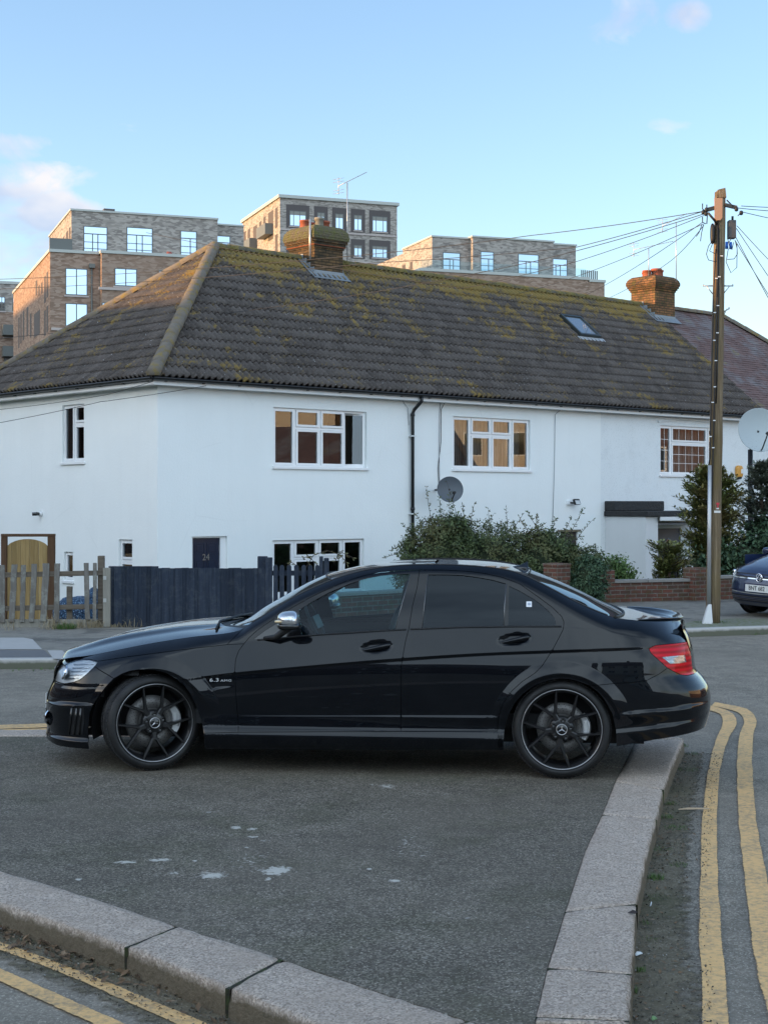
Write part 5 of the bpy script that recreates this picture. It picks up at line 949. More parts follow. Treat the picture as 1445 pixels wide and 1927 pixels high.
# ---- end contours (plan shape of nose and tail as a function of height)
SF, SR, PF, PR = -0.10, 2.70, 3.0, 3.6
def _nose():
    P = [(118, 1233), (111.5, 1243), (103.5, 1259.7), (102, 1275), (96, 1289), (90.5, 1303), (88.3, 1319.5), (87.4, 1342.7), (89.5, 1367), (86.5, 1384), (90, 1398)]
    k = (1 - (0.435 / HW) ** PF) ** (1 / PF); q = [pix(x, y, 0.45) for x, y in P]
    return pchip([z for s, z in q], [(SF - s) / k for s, z in q])
def _tail():
    P = [(1283.5, 1186), (1289.5, 1198), (1298.6, 1231), (1302.5, 1262), (1317, 1281), (1327, 1297), (1331, 1319), (1330, 1337), (1325.5, 1357), (1316, 1385)]
    k = (1 - (0.535 / HW) ** PR) ** (1 / PR); q = [pix(x, y, 0.35) for x, y in P]
    return pchip([z for s, z in q], [(s - SR) / k for s, z in q])
A_F, A_R = _nose(), _tail()
# ---- lines along the side
def line(P, lat=0.03): q = [pix(x, y, lat) for x, y in P]; return pchip([a for a, b in q], [b for a, b in q])
Z_CREASE = line([(150, 1290), (300, 1281), (379.7, 1274), (442, 1266.3), (520, 1258.8), (757, 1239), (920, 1229), (1053, 1224), (1174, 1220), (1222, 1218.5), (1300, 1217)], 0.01)
Z_BELT = line([(100, 1240), (184, 1238), (310, 1224), (459, 1210), (568, 1201), (660, 1195), (768, 1186.5), (880, 1182.5), (1059, 1182), (1160, 1185), (1276, 1196)], 0.05)
E_H = [(121, 1244), (135, 1240.5), (160, 1236), (200, 1227.5), (280, 1211.5), (360, 1199), (449, 1187)]
E_R = [(449.6, 1186.8), (475, 1171), (499.7, 1156.3), (552.9, 1124), (602.7, 1100.5), (632.6, 1088.5), (660, 1080), (689.8, 1073), (739.7, 1066), (789.5, 1063.3), (825, 1063), (860, 1064), (926.4, 1069), (959.7, 1074.5), (986.2, 1082.8), (1026, 1101.8), (1100, 1139.9), (1135, 1155), (1159, 1163.3)]
E_B = [(1159, 1163.3), (1206, 1169.2), (1251, 1178), (1276, 1186)]
def _edge():
    q = []
    for P, la, lb in ((E_H, 0.22, 0.13), (E_R[1:], 0.14, 0.14), (E_B[1:], 0.16, 0.20)):
        for i, (x, y) in enumerate(P):
            lat = la + (lb - la) * i / len(P)
            if P is not E_H and 600 < x < 1060: lat = 0.28
            elif P is not E_H and P is not E_B[1:] and x <= 600: lat = 0.13 + 0.15 * (x - 450) / 150
            elif 1060 <= x < 1160: lat = 0.28 - 0.12 * (x - 1060) / 100
            q.append(pix(x, y, lat))
    return pchip([a for a, b in q], [b for a, b in q])
Z_EDGE = _edge()
ARCH = ((0.0, 0.30), (2.765, 0.30))
def w(s, z):
    s = np.asarray(s, float); z = np.asarray(z, float)
    df = np.clip((SF - s) / A_F(z), 0, 0.999); dr = np.clip((s - SR) / A_R(z), 0, 0.999)
    plan = HW * (1 - (1 - df ** PF) ** (1 / PF)) + HW * (1 - (1 - dr ** PR) ** (1 / PR))
    plan = plan + 0.012 * np.clip((s - 1.4) / 1.4, -1, 1) ** 2 * 0.5
    zc, zb, ze = Z_CREASE(s), Z_BELT(s), Z_EDGE(s)
    zb = np.minimum(zb, ze - 0.02)
    # above the shoulder crease
    up = 0.012 + 0.27 * (np.minimum(z, zb) - zc)
    h = np.maximum(z - zb, 0); up = up + 0.37 * h + 0.34 * h * h
    amp = np.interp(s, [-0.8, 0.1, 0.45, 0.9, 2.3, 2.7, 3.1, 3.6], [0.10, 0.085, 0.05, 0.035, 0.03, 0.05, 0.085, 0.09])
    wid = np.interp(s, [-0.8, 0.1, 0.45, 0.9, 2.3, 2.7, 3.1, 3.6], [0.13, 0.11, 0.07, 0.06, 0.06, 0.09, 0.11, 0.11])
    up = up + amp * np.clip((z - (ze - wid)) / wid, 0, 1.3) ** 2
    # below it: a groove, then a bulge that turns from facing slightly up to facing slightly down
    x = zc - z; g = np.interp(s, [0.1, 0.45, 3.0, 3.3], [0.0, 1.0, 1.0, 0.0])
    a0 = np.interp(s, [-0.8, 0.3, 0.6, 1.7, 2.4, 3.6], [0.20, 0.16, 0.10, 0.22, 0.32, 0.30]); xl = np.interp(s, [0.3, 1.0, 2.0, 2.6], [0.05, 0.06, 0.12, 0.17])
    x2 = np.maximum(x - 0.018, 0); k = a0 / xl
    bul = np.where(x2 < xl, -a0 * x2 + 0.5 * k * x2 ** 2, -0.5 * a0 * xl + 0.16 * (x2 - xl) ** 2)
    dn = 0.012 + g * 0.008 * sstep(x / 0.014) + bul
    r = np.where(z > zc, up, dn)
    # lower crease of the doors, tuck above the sill, the sill skirt
    dz = 0.41 + 0.012 * (s - 1.4); q = np.interp(s, [0.35, 0.5, 2.3, 2.42], [0, 1, 1, 0])
    t = dz - z; strong = np.interp(s, [0.4, 1.5, 2.4], [0.25, 0.6, 1.0])
    r = r - q * strong * 0.009 * sstep(t / 0.022) * (1 - sstep((t - 0.03) / 0.1))
    q2 = np.interp(s, [0.30, 0.36, 2.46, 2.5], [0, 1, 1, 0])
    sk = np.interp(z, [0.15, 0.20, 0.262, 0.298, 0.312, 0.33], [0.03, 0.004, -0.016, 0.0, 0.012, 0.016])
    r = np.where(z < 0.40, r * (1 - q2 * sstep((0.40 - z) / 0.07)) + q2 * sstep((0.40 - z) / 0.07) * sk, r)
    # wheel arch flares
    for (cs, cz) in ARCH:
        rr = np.hypot(s - cs, z - cz); m = sstep((z - 0.36) / 0.2)
        r = r - 0.030 * np.clip((0.485 - rr) / 0.085, 0, 1) ** 1.0 * m * (1 - 0.6 * sstep((0.41 - rr) / 0.035))
    # bumpers: ledges that face the sky
    def ledge(r, z0, wd, dep, ret, msk): t = z0 - z; return r - dep * msk * sstep(t / wd) * (1 - sstep((t - wd) / ret))
    mf = np.interp(s, [-0.9, -0.43, -0.33], [1, 1, 0]); r = ledge(r, 0.475 - 0.03 * df, 0.022, 0.020, 0.12, mf * np.interp(s, [-0.60, -0.42], [1, 0.2]))
    r = ledge(r, 0.215, 0.030, 0.024, 0.3, mf)
    mr = np.interp(s, [3.10, 3.2], [0, 1]); r = ledge(r, 0.455 + 0.075 * (s - 3.15), 0.026, 0.013, 0.08, mr); r = ledge(r, 0.345 + 0.11 * (s - 3.15), 0.040, 0.016, 0.3, np.interp(s, [3.0, 3.06], [0.6, 1]) * (s > 2.9))
    low = np.interp(s, [-0.9, -0.4, -0.38, 3.14, 3.16], [1, 1, 0, 0, 1]); r = r + low * 0.5 * np.clip(0.26 - z, 0, 1) ** 1.5
    # bowls behind the door handles
    for (hx, hy) in ((708, 1218.5), (968, 1204)):
        hs, hz = pix(hx, hy, 0.02); u = (s - hs) / 0.122; v = (z - hz - 0.10 * (s - hs)) / 0.046
        r = r + 0.016 * (1 - sstep((np.hypot(u, v) - 0.50) / 0.50))
    # vent notch in the front wing
    vs = pix(379, 1274, 0.0)[0]; l_ = s - vs - 0.62 * x; r = r + 0.016 * sstep(x / 0.008) * (1 - sstep((x - 0.088) / 0.012)) * sstep(l_ / 0.010) * np.clip(1 - (s - vs) / 0.235, 0, 1)
    return r + plan
def sz(P, lat0=0.03, it=8):                         # traced pixels on the curved side -> (s, z)
    out = []
    for x, y in P:
        lat = lat0
        for _ in range(it): s, z = pix(x, y, lat); lat = 0.5 * lat + 0.5 * float(w(s, min(z, 1.43)))
        out.append((s, z))
    return out
def loc(s, lat, z): return (s - S0, lat - HW, z)
def resample(P, h):
    o = []
    for i in range(len(P)):
        a, b = P[i], P[(i + 1) % len(P)]; d = math.dist(a, b)
        if d < 1e-5: continue
        n = max(1, int(math.ceil(d / h)))
        for k in range(n): o.append((a[0] + (b[0] - a[0]) * k / n, a[1] + (b[1] - a[1]) * k / n))
    return o
def area(P): return 0.5 * sum(P[i][0] * P[(i + 1) % len(P)][1] - P[(i + 1) % len(P)][0] * P[i][1] for i in range(len(P)))
def inset(P, d):
    if area(P) < 0: P = P[::-1]
    n = len(P); o = []
    for i in range(n):
        a, b, c = P[i - 1], P[i], P[(i + 1) % n]
        n1 = (-(b[1] - a[1]), b[0] - a[0]); n2 = (-(c[1] - b[1]), c[0] - b[0])
        l1 = math.hypot(*n1) or 1; l2 = math.hypot(*n2) or 1; nx, ny = n1[0] / l1 + n2[0] / l2, n1[1] / l1 + n2[1] / l2; l = math.hypot(nx, ny) or 1
        k = d / max(0.5, (nx * n1[0] + ny * n1[1]) / l / l1); o.append((b[0] + nx / l * k, b[1] + ny / l * k))
    return o
def inside(P, X, Y):
    r = np.zeros(X.shape, bool); n = len(P)
    for i in range(n):
        x1, y1 = P[i - 1]; x2, y2 = P[i]
        if y1 == y2: continue
        c = ((y1 > Y) != (y2 > Y)) & (X < (x2 - x1) * (Y - y1) / (y2 - y1) + x1); r ^= c
    return r
def panel(name, poly, m, parent, holes=(), gap=0.0018, h=0.0135, off=0.0, flange=0.014, sides=(0, 1), label=None, thick=True):
    outs = [inset(resample(poly, 0.016), gap)] + [resample(q, 0.016) for q in holes]
    outs = [outs[0]] + [inset(q, -gap) for q in outs[1:]]
    P0 = outs[0]; xs = [p[0] for p in P0]; ys = [p[1] for p in P0]
    pts = []; edges = []; bnd = []
    for q in outs:
        b = len(pts); pts += q; n = len(q); edges += [(b + i, b + (i + 1) % n) for i in range(n)]; bnd.append((b, n))
    nb = len(pts); B = np.array(pts)
    gs = np.arange(min(xs), max(xs), h); cand = []
    rows = list(np.arange(-0.9, 0.75, h)) + [0.0, -0.004, -0.008, -0.013, -0.018]
    for dz in rows: cand += [(s, float(zz)) for s, zz in zip(gs + (h / 2 if int(round(dz / h)) % 2 else 0), Z_CREASE(gs) + dz)]
    arcs = []
    for (cs, cz) in ARCH:
        for rr_ in np.arange(0.368, 0.500, 0.0085):
            k_ = int(rr_ * math.pi * 1.35 / 0.013); th_ = np.linspace(-0.55, math.pi + 0.55, k_); arcs += [(cs + rr_ * math.cos(a_), cz + rr_ * math.sin(a_)) for a_ in th_]
    low_ = [(float(s_), 0.41 + 0.012 * (float(s_) - 1.4) + d_) for s_ in gs for d_ in (0.004, 0.0, -0.006, -0.012, -0.018, -0.024, -0.03)] + [(float(s_), z_) for s_ in gs for z_ in (0.330, 0.320, 0.312, 0.305, 0.298, 0.286, 0.274, 0.262, 0.25, 0.23, 0.205)]
    cand = [c for c in cand if not any(0.362 < math.hypot(c[0] - cs, c[1] - cz) < 0.505 and c[1] > cz - 0.2 for cs, cz in ARCH)]
    lz = lambda c: c[1] - (0.41 + 0.012 * (c[0] - 1.4)); mid_ = lambda c: 0.37 < c[0] < 2.38
    cand = [c for c in cand if not (mid_(c) and (-0.035 < lz(c) < 0.009 or 0.2 < c[1] < 0.336))] + [c for c in low_ if mid_(c) and not any(math.hypot(c[0] - cs, c[1] - cz) < 0.505 for cs, cz in ARCH)] + arcs
    C_ = np.array(cand); C_ = C_[(C_[:, 1] > min(ys)) & (C_[:, 1] < max(ys))]
    ok = inside(P0, C_[:, 0], C_[:, 1])
    for q in outs[1:]: ok &= ~inside(q, C_[:, 0], C_[:, 1])
    C_ = C_[ok]
    if len(C_):
        dmin = np.min(np.hypot(C_[:, None, 0] - B[None, :, 0], C_[:, None, 1] - B[None, :, 1]), axis=1); C_ = C_[dmin > 0.006]
        pts = pts + [tuple(c) for c in C_]
    V, E_, Fc, *_ = delaunay_2d_cdt([Vector(p) for p in pts], edges, [], 0, 1e-6)
    V = np.array([tuple(v) for v in V]); T = np.array([f for f in Fc if len(f) == 3]); cen = V[T].mean(axis=1)
    ok = inside(P0, cen[:, 0], cen[:, 1])
    for q in outs[1:]: ok &= ~inside(q, cen[:, 0], cen[:, 1])
    T = T[ok]; a = V[T]; ar = (a[:, 1, 0] - a[:, 0, 0]) * (a[:, 2, 1] - a[:, 0, 1]) - (a[:, 2, 0] - a[:, 0, 0]) * (a[:, 1, 1] - a[:, 0, 1])
    T = np.where(ar[:, None] > 0, T, T[:, ::-1])
    e = 0.003; W0 = w(V[:, 0], V[:, 1]) + off
    ws = (w(V[:, 0] + e, V[:, 1]) - w(V[:, 0] - e, V[:, 1])) / (2 * e); wz = (w(V[:, 0], V[:, 1] + e) - w(V[:, 0], V[:, 1] - e)) / (2 * e)
    Nn = np.stack([ws, -np.ones_like(ws), wz], 1); Nn /= np.linalg.norm(Nn, axis=1)[:, None]
    res = []
    for side in sides:
        sg = 1 if side == 0 else -1
        verts = [(s - S0, sg * (y - HW), z) for (s, z), y in zip(V, W0)]; nor = [(n[0], sg * n[1], n[2]) for n in Nn]
        faces = [tuple(t) if side == 0 else tuple(t[::-1]) for t in T]
        if flange:
            for (b, n) in bnd:
                q = V[b:b + n]; base = len(verts); fn = []
                sgn = 1 if area([tuple(p) for p in q]) > 0 else -1
                if b > 0: sgn = -sgn
                for i in range(n):
                    t_ = q[(i + 1) % n] - q[i - 1]; t_ = t_ / (np.linalg.norm(t_) or 1); fn.append((t_[1] * sgn, 0, -t_[0] * sgn))
                y = W0[b:b + n]
                for dep in (0, flange):
                    verts += [(q[i][0] - S0, sg * (y[i] + dep - HW), q[i][1]) for i in range(n)]; nor += fn
                for i in range(n):
                    f = (base + i, base + (i + 1) % n, base + n + (i + 1) % n, base + n + i)
                    faces.append(f[::-1] if (sgn > 0) == (side == 0) else f)
        me = bpy.data.meshes.new(name); me.from_pydata(verts, [], faces); me.polygons.foreach_set('use_smooth', [True] * len(faces)); me.update()
        me.normals_split_custom_set_from_vertices(nor)
        o = mobj(name, me, m, parent, local=True); res.append(o)
        if label: o['label'] = label
    return res
def join_into(a, b):                                # merge mesh b into a (both local to the car)
    ma, mb_ = a.data, b.data
    na = len(ma.vertices); va = [v.co[:] for v in ma.vertices] + [v.co[:] for v in mb_.vertices]
    fa = [tuple(p.vertices) for p in ma.polygons] + [tuple(na + i for i in p.vertices) for p in mb_.polygons]
    def vn(me):
        n = [(0, 0, 1)] * len(me.vertices)
        for lp, cn in zip(me.loops, me.corner_normals): n[lp.vertex_index] = tuple(cn.vector)
        return n
    nn = vn(ma) + vn(mb_); me = bpy.data.meshes.new(a.name); me.from_pydata(va, [], fa); me.polygons.foreach_set('use_smooth', [True] * len(fa)); me.update()
    me.normals_split_custom_set_from_vertices(nn); me.materials.append(ma.materials[0])
    a.data = me; bpy.data.objects.remove(b)
def fb(z0, z1, n=24): return [(float(SF - 0.92 * A_F(z)), float(z)) for z in np.linspace(z0, z1, n)]   # front limit of the side
def rb(z0, z1, n=24): return [(float(SR + 0.955 * A_R(z)), float(z)) for z in np.linspace(z0, z1, n)]
L_HOOD = sz([(184.6, 1244.3), (240, 1236), (310, 1227), (370, 1219.5), (427.8, 1213)])
D_FRONT = sz([(459.4, 1211.5), (449.4, 1224.8), (443.6, 1241.4), (442, 1266), (443.6, 1299.5), (447, 1341), (448.6, 1378)])
D_OUT = sz([(469, 1200), (484, 1186.5), (500, 1175), (526, 1158), (553, 1141.5), (580, 1126.5), (603, 1115), (640, 1098.5), (665, 1089), (690, 1082), (715, 1077.5), (739.7, 1075), (765, 1073.3), (789.5, 1072.6), (835, 1072.8), (880, 1075.2), (910, 1079), (943, 1086), (976.3, 1098.2), (1009.5, 1121.4), (1039.4, 1143.5), (1056, 1159.8), (1060.5, 1170), (1060, 1178)], 0.12)
iB = 13
B_GAP = sz([(784.5, 1106.4), (776, 1139.7), (769.6, 1181), (763, 1206), (757, 1239.3), (754.5, 1255), (754, 1376.5)], 0.1)
R_EDGE = sz([(1060, 1178), (1059.3, 1184), (1051.3, 1200), (1038, 1225), (1019.7, 1253), (1006.4, 1266.4), (981.5, 1283), (961.6, 1301.3), (948.3, 1321.3), (940, 1339.5), (936.5, 1358), (935.5, 1375.5)])
ARCH_F = sz([(168, 1410), (166.5, 1376), (169.7, 1342.7), (177, 1325), (188, 1308), (200, 1292), (214.5, 1277), (230, 1268), (245, 1262.5), (261, 1260.2), (276, 1260), (295, 1262), (313, 1267), (331, 1277), (346.4, 1290), (358, 1305), (366.4, 1322), (378, 1352.7), (383.8, 1380)], 0.0)
ARCH_R = sz([(947, 1411), (948, 1385), (950, 1366), (955, 1350), (961.6, 1336), (970, 1321), (981.5, 1308), (994, 1298), (1006, 1290), (1020, 1284), (1033, 1280), (1056, 1277), (1072, 1278.5), (1084.5, 1281.4), (1107, 1290), (1124, 1302), (1136, 1316.3), (1151, 1342.9), (1158, 1374.4), (1159, 1404)], 0.0)
kR = 14
SILL = sz([(384, 1379.5), (448.6, 1378), (600, 1377.2), (754, 1376.5), (935.5, 1375.5)], 0.0)
FB_SEAM = sz([(179.6, 1254.7), (196, 1266), (214.5, 1277)])
LAMP_T = sz([(121, 1252.5), (130, 1247.5), (142, 1243.3), (156, 1240.2), (168, 1240.3), (184.6, 1244.5)], 0.2)
LAMP_B = sz([(179.6, 1253), (176.3, 1256.3), (163, 1269.6), (149.7, 1280.4), (136.4, 1285.4), (119.8, 1288.5)], 0.1)
TL_TOP = sz([(1220.3, 1220.9), (1226, 1217), (1233, 1214.6), (1260, 1211.9), (1281, 1209.6)], 0.1)
TL_BOT = sz([(1292, 1271), (1279.7, 1269.6), (1267, 1263.5), (1255.3, 1257), (1242, 1245), (1224, 1229)], 0.1)
RB_SEAM = sz([(1255.3, 1257), (1240, 1268), (1216.7, 1280.2), (1190, 1284), (1152, 1286.6), (1107, 1290)], 0.0)
def esz(P): return [(s_, float(Z_EDGE(s_))) for s_, _ in (pix(x, y, 0.2 if x < 460 else 0.25) for x, y in P)]
eh = [(s_, float(Z_EDGE(s_))) for s_ in np.linspace(fb(0.7, 0.7, 2)[0][0] + 0.015, L_HOOD[-1][0] + 0.10, 40)]
hc = eh[-1]; er = [(s_, float(Z_EDGE(s_))) for s_ in np.linspace(hc[0], 3.30, 110)]
tail_top = er[-1]
# hood: side strip first, then the top patch is joined to it
zt = eh[0][1]
hood_poly = eh + [L_HOOD[-1]] + L_HOOD[::-1][1:] + LAMP_T[::-1] + fb(LAMP_T[0][1], zt - 0.005, 4)
hood_n, hood_f = panel('hood_side', hood_poly, paint, car)
head = panel('headlight', LAMP_T + LAMP_B + fb(LAMP_B[-1][1], LAMP_T[0][1], 10), lamp_glass, car, h=0.02)
for k_, hl in enumerate(head):
    inner = panel('lamp_reflector', inset(LAMP_T + LAMP_B + fb(LAMP_B[-1][1], LAMP_T[0][1], 10), 0.004), lamp_silver, hl, off=0.028, flange=0.0, sides=(k_,))[0]
    mbx = MB(); sg = 1 if k_ == 0 else -1
    for j in range(5):
        y0, y1 = 1252 + j * 6.6, 1250 + j * 6.6; xs_ = (118 + 0.0 * j, 176 - j * 7.5)
        pp = [sz([(xs_[0] + (xs_[1] - xs_[0]) * t, y0 + (y1 - y0) * t)], 0.15)[0] for t in (0.35, 0.6, 0.8, 1.0)]
        mbx.tube([(s_ - S0, sg * (float(w(s_, z_)) + 0.018 - HW), z_) for s_, z_ in pp], 0.0035, 6)
    mbx.build('chrome_strip', chrome, hl, local=True)
    mbx = MB(); c_ = sz([(127, 1268)], 0.3)[0]; yl = float(w(*c_)) + 0.02 - HW
    mbx.lathe([(0.0, 0.0), (0.03, 0.004), (0.048, 0.016), (0.052, 0.02), (0.047, 0.03)], Matrix.Translation((c_[0] - S0, sg * yl, c_[1])) @ Matrix.Rotation(R(-70), 4, 'Y') @ Matrix.Rotation(R(20 * sg), 4, 'X'), 20)
    mbx.build('projector', chrome, hl, local=True)
fend_poly = FB_SEAM[:1] + L_HOOD + D_FRONT + [SILL[0]] + ARCH_F[::-1][0:len(ARCH_F) - 6]
panel('front_wing', fend_poly, paint, car)
zf0 = 0.165
bump_poly = [(LAMP_B[-1])] + LAMP_B[::-1][1:-1] + FB_SEAM[:1] + FB_SEAM[1:] + ARCH_F[5::-1] + sz([(136.4, 1407.5), (108, 1403)], 0.1) + fb(zf0, LAMP_B[-1][1] - 0.002, 26)
bump = panel('front_bumper', bump_poly, paint, car, h=0.016)
panel('front_door', D_FRONT[::-1] + D_OUT[:iB + 1] + B_GAP + [SILL[3], SILL[2], SILL[1]], paint, car, holes=[
      sz([(563, 1148.5), (586, 1133.8), (619, 1115.6), (660, 1098.2), (689.8, 1089.4), (715, 1084.5), (739.7, 1081.8), (771, 1080.9), (743, 1184), (700, 1186.5), (650, 1189.8), (568, 1195)], 0.15),
      sz([(478, 1202.5), (500, 1186), (530, 1167.5), (560, 1150.5), (565, 1195.3), (520, 1199.8)], 0.1)])
FG = sz([(563, 1148.5), (586, 1133.8), (619, 1115.6), (660, 1098.2), (689.8, 1089.4), (715, 1084.5), (739.7, 1081.8), (771, 1080.9), (743, 1184), (700, 1186.5), (650, 1189.8), (568, 1195)], 0.15)
SAIL = sz([(478, 1202.5), (500, 1186), (530, 1167.5), (560, 1150.5), (565, 1195.3), (520, 1199.8)], 0.1)
RG = sz([(806, 1081.8), (840, 1081.8), (870, 1083), (893, 1086), (926.4, 1091.8), (950.5, 1098.5), (946.4, 1177.3), (880, 1178.5), (794.5, 1181.2)], 0.15)
QG = sz([(958, 1103.5), (976.3, 1112), (1004.5, 1128.5), (1020, 1140), (1032.8, 1151.6), (1042.7, 1163.5), (1045, 1176.3), (956.3, 1176.7)], 0.15)
panel('rear_door', B_GAP[::-1] + D_OUT[iB:] + R_EDGE[1:] + [SILL[3]], paint, car, holes=[RG, QG])
fd_parts = [o for o in car.children if o.name.startswith('front_door')]; rd_parts = [o for o in car.children if o.name.startswith('rear_door')]
for k_ in (0, 1):
    panel('window', inset(FG, -0.006), front_glass, fd_parts[k_], off=0.007, flange=0, sides=(k_,), label='pale tinted front side window')
    panel('mirror_sail', inset(SAIL, -0.006), gloss_black, fd_parts[k_], off=0.003, flange=0, sides=(k_,))
    panel('window', inset(RG, -0.006), rear_glass, rd_parts[k_], off=0.007, flange=0, sides=(k_,), label='dark privacy rear side window')
    panel('quarter_window', inset(QG, -0.006), rear_glass, rd_parts[k_], off=0.005, flange=0, sides=(k_,))
# body side: pillars, roof rail, rear quarter
kt = 1
up_b = sz([(1284, 1196), (1286, 1203)], 0.3)
body_poly = [L_HOOD[-1]] + er + [rb(tail_top[1] - 0.02, tail_top[1] - 0.02, 2)[0]] + [rb(TL_TOP[-1][1], TL_TOP[-1][1], 2)[0]] + TL_TOP[::-1] + TL_BOT[::-1][0:3] + RB_SEAM + ARCH_R[:kR][::-1] + sz([(936, 1411)], 0.0) + R_EDGE[::-1] + D_OUT[::-1][1:] + [D_FRONT[0]]
bn, bf = panel('body', body_poly, paint, car)
tl = panel('tail_light', TL_TOP + rb(TL_TOP[-1][1], TL_BOT[0][1], 10) + TL_BOT, red_lens, car, h=0.02)
rbump = panel('rear_bumper', RB_SEAM[::-1] + TL_BOT[0:4][::-1] + rb(TL_BOT[0][1], 0.30, 20) + sz([(1230, 1392.5)], 0.05) + sz([(1159, 1405)], 0) + ARCH_R[::-1][:len(ARCH_R) - kR], paint, car, h=0.016)
panel('sill_skirt', SILL + [ARCH_R[1]] + sz([(946, 1411.5), (757, 1411.5)], 0) + sz([(751, 1411.5), (385, 1410)], 0), paint, car, h=0.012)
# belt line rubber and bright window trims
for k_, sg in ((0, 1), (1, -1)):
    def strip(P, r, dy=-0.002): return [(s_ - S0, sg * (float(w(s_, z_)) + dy - HW), z_) for s_, z_ in resample(P, 0.05)[:-1]] if False else [(s_ - S0, sg * (float(w(s_, z_)) + dy - HW), z_) for s_, z_ in P]
    m1 = MB(); P = sz([(484, 1204.2), (520, 1201.6), (568, 1197), (610, 1193.8), (650, 1191.4), (700, 1188), (764, 1184.5)], 0.05); m1.tube(strip(P, 0), 0.006, 6); m1.build('window_trim', matt_black, fd_parts[k_], local=True)
    m1 = MB(); P = sz([(772, 1184), (800, 1183), (860, 1180.5), (950, 1179), (1056, 1178.8)], 0.05); m1.tube(strip(P, 0), 0.006, 6); m1.build('window_trim', matt_black, rd_parts[k_], local=True)
    m1 = MB(); m1.tube(strip(sz([(772, 1081.5), (757.5, 1132), (743.8, 1183)], 0.15), 0, -0.001), 0.003, 5); m1.build('pillar_trim', trim_grey_m, fd_parts[k_], local=True)
    m1 = MB(); m1.tube(strip(sz([(952.5, 1099), (949, 1140), (947.8, 1177)], 0.15), 0, -0.001), 0.004, 5); m1.tube(strip(sz([(805, 1082), (799, 1132), (794, 1180)], 0.15), 0, -0.001), 0.0025, 5)
    m1.build('pillar_trim', trim_grey_m, rd_parts[k_], local=True)
# ---- crowned patches across the car
def surf(name, rows, m, parent, flip=False):        # rows: list of rows of points; smooth grid
    nr, nc = len(rows), len(rows[0]); v = [p for r in rows for p in r]
    f = [(i * nc + j, i * nc + j + 1, (i + 1) * nc + j + 1, (i + 1) * nc + j) for i in range(nr - 1) for j in range(nc - 1)]
    if flip: f = [q[::-1] for q in f]
    me = bpy.data.meshes.new(name); me.from_pydata(v, [], f); me.polygons.foreach_set('use_smooth', [True] * len(f)); me.update()
    return mobj(name, me, m, parent, local=True)
def crown(eds, cen, nv=28, pw=2.0):                 # eds, cen: lists of (s, lat, z) / (s, z); one row per entry
    rows = []
    for (s, l, z), (cs, cz) in zip(eds, cen):
        r = []
        for j in range(nv + 1):
            v = -1 + 2 * j / nv; f_ = 1 - abs(v) ** pw
            r.append((s + (cs - s) * f_ - S0, v * (HW - l), z + (cz - z) * f_))
        rows.append(r)
    return rows
def edpts(a, b, n): return [(s_, float(w(s_, Z_EDGE(s_))), float(Z_EDGE(s_))) for s_ in np.linspace(a, b, n)]
def cpts(P, n, lat=HW):
    q = [pix(x, y, lat) for x, y in P]; fs = pchip(np.linspace(0, 1, len(q)), [a for a, b in q]); d = [0]
    for i in range(1, len(q)): d.append(d[-1] + math.dist(q[i], q[i - 1]))
    fs, fz = pchip(d, [a for a, b in q]), pchip(d, [b for a, b in q]); return [(float(fs(t)), float(fz(t))) for t in np.linspace(0, d[-1], n)]
sA = hc[0]
hood_c = cpts([(118, 1235), (124.8, 1226.4), (141.4, 1217), (163, 1211), (206.2, 1199), (252.7, 1188), (310, 1178.5), (363, 1172), (419.5, 1168.8)], 40)
hood_e = edpts(eh[0][0], sA, 40)
hood_c[0] = (float(SF - A_F(hood_c[0][1])) + 0.005, hood_c[0][1])
rows = crown(hood_e, hood_c, 48, 2.3)
for i, r in enumerate(rows):                        # two power bulges, and the nose follows the front contour
    t = i / 39
    for j, p in enumerate(r):
        y = p[1]; bl = math.exp(-(abs(abs(y) - 0.36) / 0.085) ** 3) * 0.026 * min(1, t * 3) * (1 - 0.5 * t)
        z = p[2] + bl; s = p[0]
        if t < 0.25:
            k = (1 - t / 0.25) ** 2; m_ = min(abs(y) / HW, 0.999); sf = SF - float(A_F(z)) * (1 - m_ ** PF) ** (1 / PF) - S0 + 0.004; s = s + (sf - s) * k
        r[j] = (s, y, z)
surf('hood', rows, paint, car, flip=True)
hd = [o for o in car.children if o.name == 'hood'][0]
for o in (hood_n, hood_f): join_into(hd, o)
# windscreen, roof, rear window, boot
def es(px, py, lat): return pix(px, py, lat)[0]
s_ws = es(623, 1091, 0.28); s_rg = es(988, 1083, 0.28); s_bt = es(1157, 1162.6, 0.17); s_end = tail_top[0]
n1 = 26
ws_c = cpts([(440, 1171), (455, 1166.5), (468, 1162.5), (500, 1142), (536, 1121), (586, 1093.5), (619, 1079)], n1)
ws = surf('windscreen', crown(edpts(sA + 0.02, s_ws, n1), ws_c, 24), screen_glass, car, flip=True)
rf_c = cpts([(619, 1079), (660, 1068.5), (690, 1062.5), (723, 1058.8), (781, 1057), (830, 1057), (880, 1058.3), (926.4, 1061.3), (963, 1066), (997.9, 1073.5)], 50)
roof = surf('roof', crown(edpts(s_ws, s_rg, 50), rf_c, 36, 2.4), paint, car, flip=True)
rg_c = cpts([(997.9, 1073.5), (1047.7, 1093), (1100, 1116.5), (1122, 1128), (1150, 1141), (1171.8, 1151.5)], n1)
surf('rear_window', crown(edpts(s_rg, s_bt, n1), rg_c, 24), rear_glass, car, flip=True)
bt_c = cpts([(1171.8, 1151.5), (1206, 1155), (1242, 1160), (1262, 1161.5), (1279, 1163.5)], 20)
rows = crown(edpts(s_bt, s_end, 20), bt_c, 40, 2.6)
boot = surf('boot_lid', rows, paint, car, flip=True)
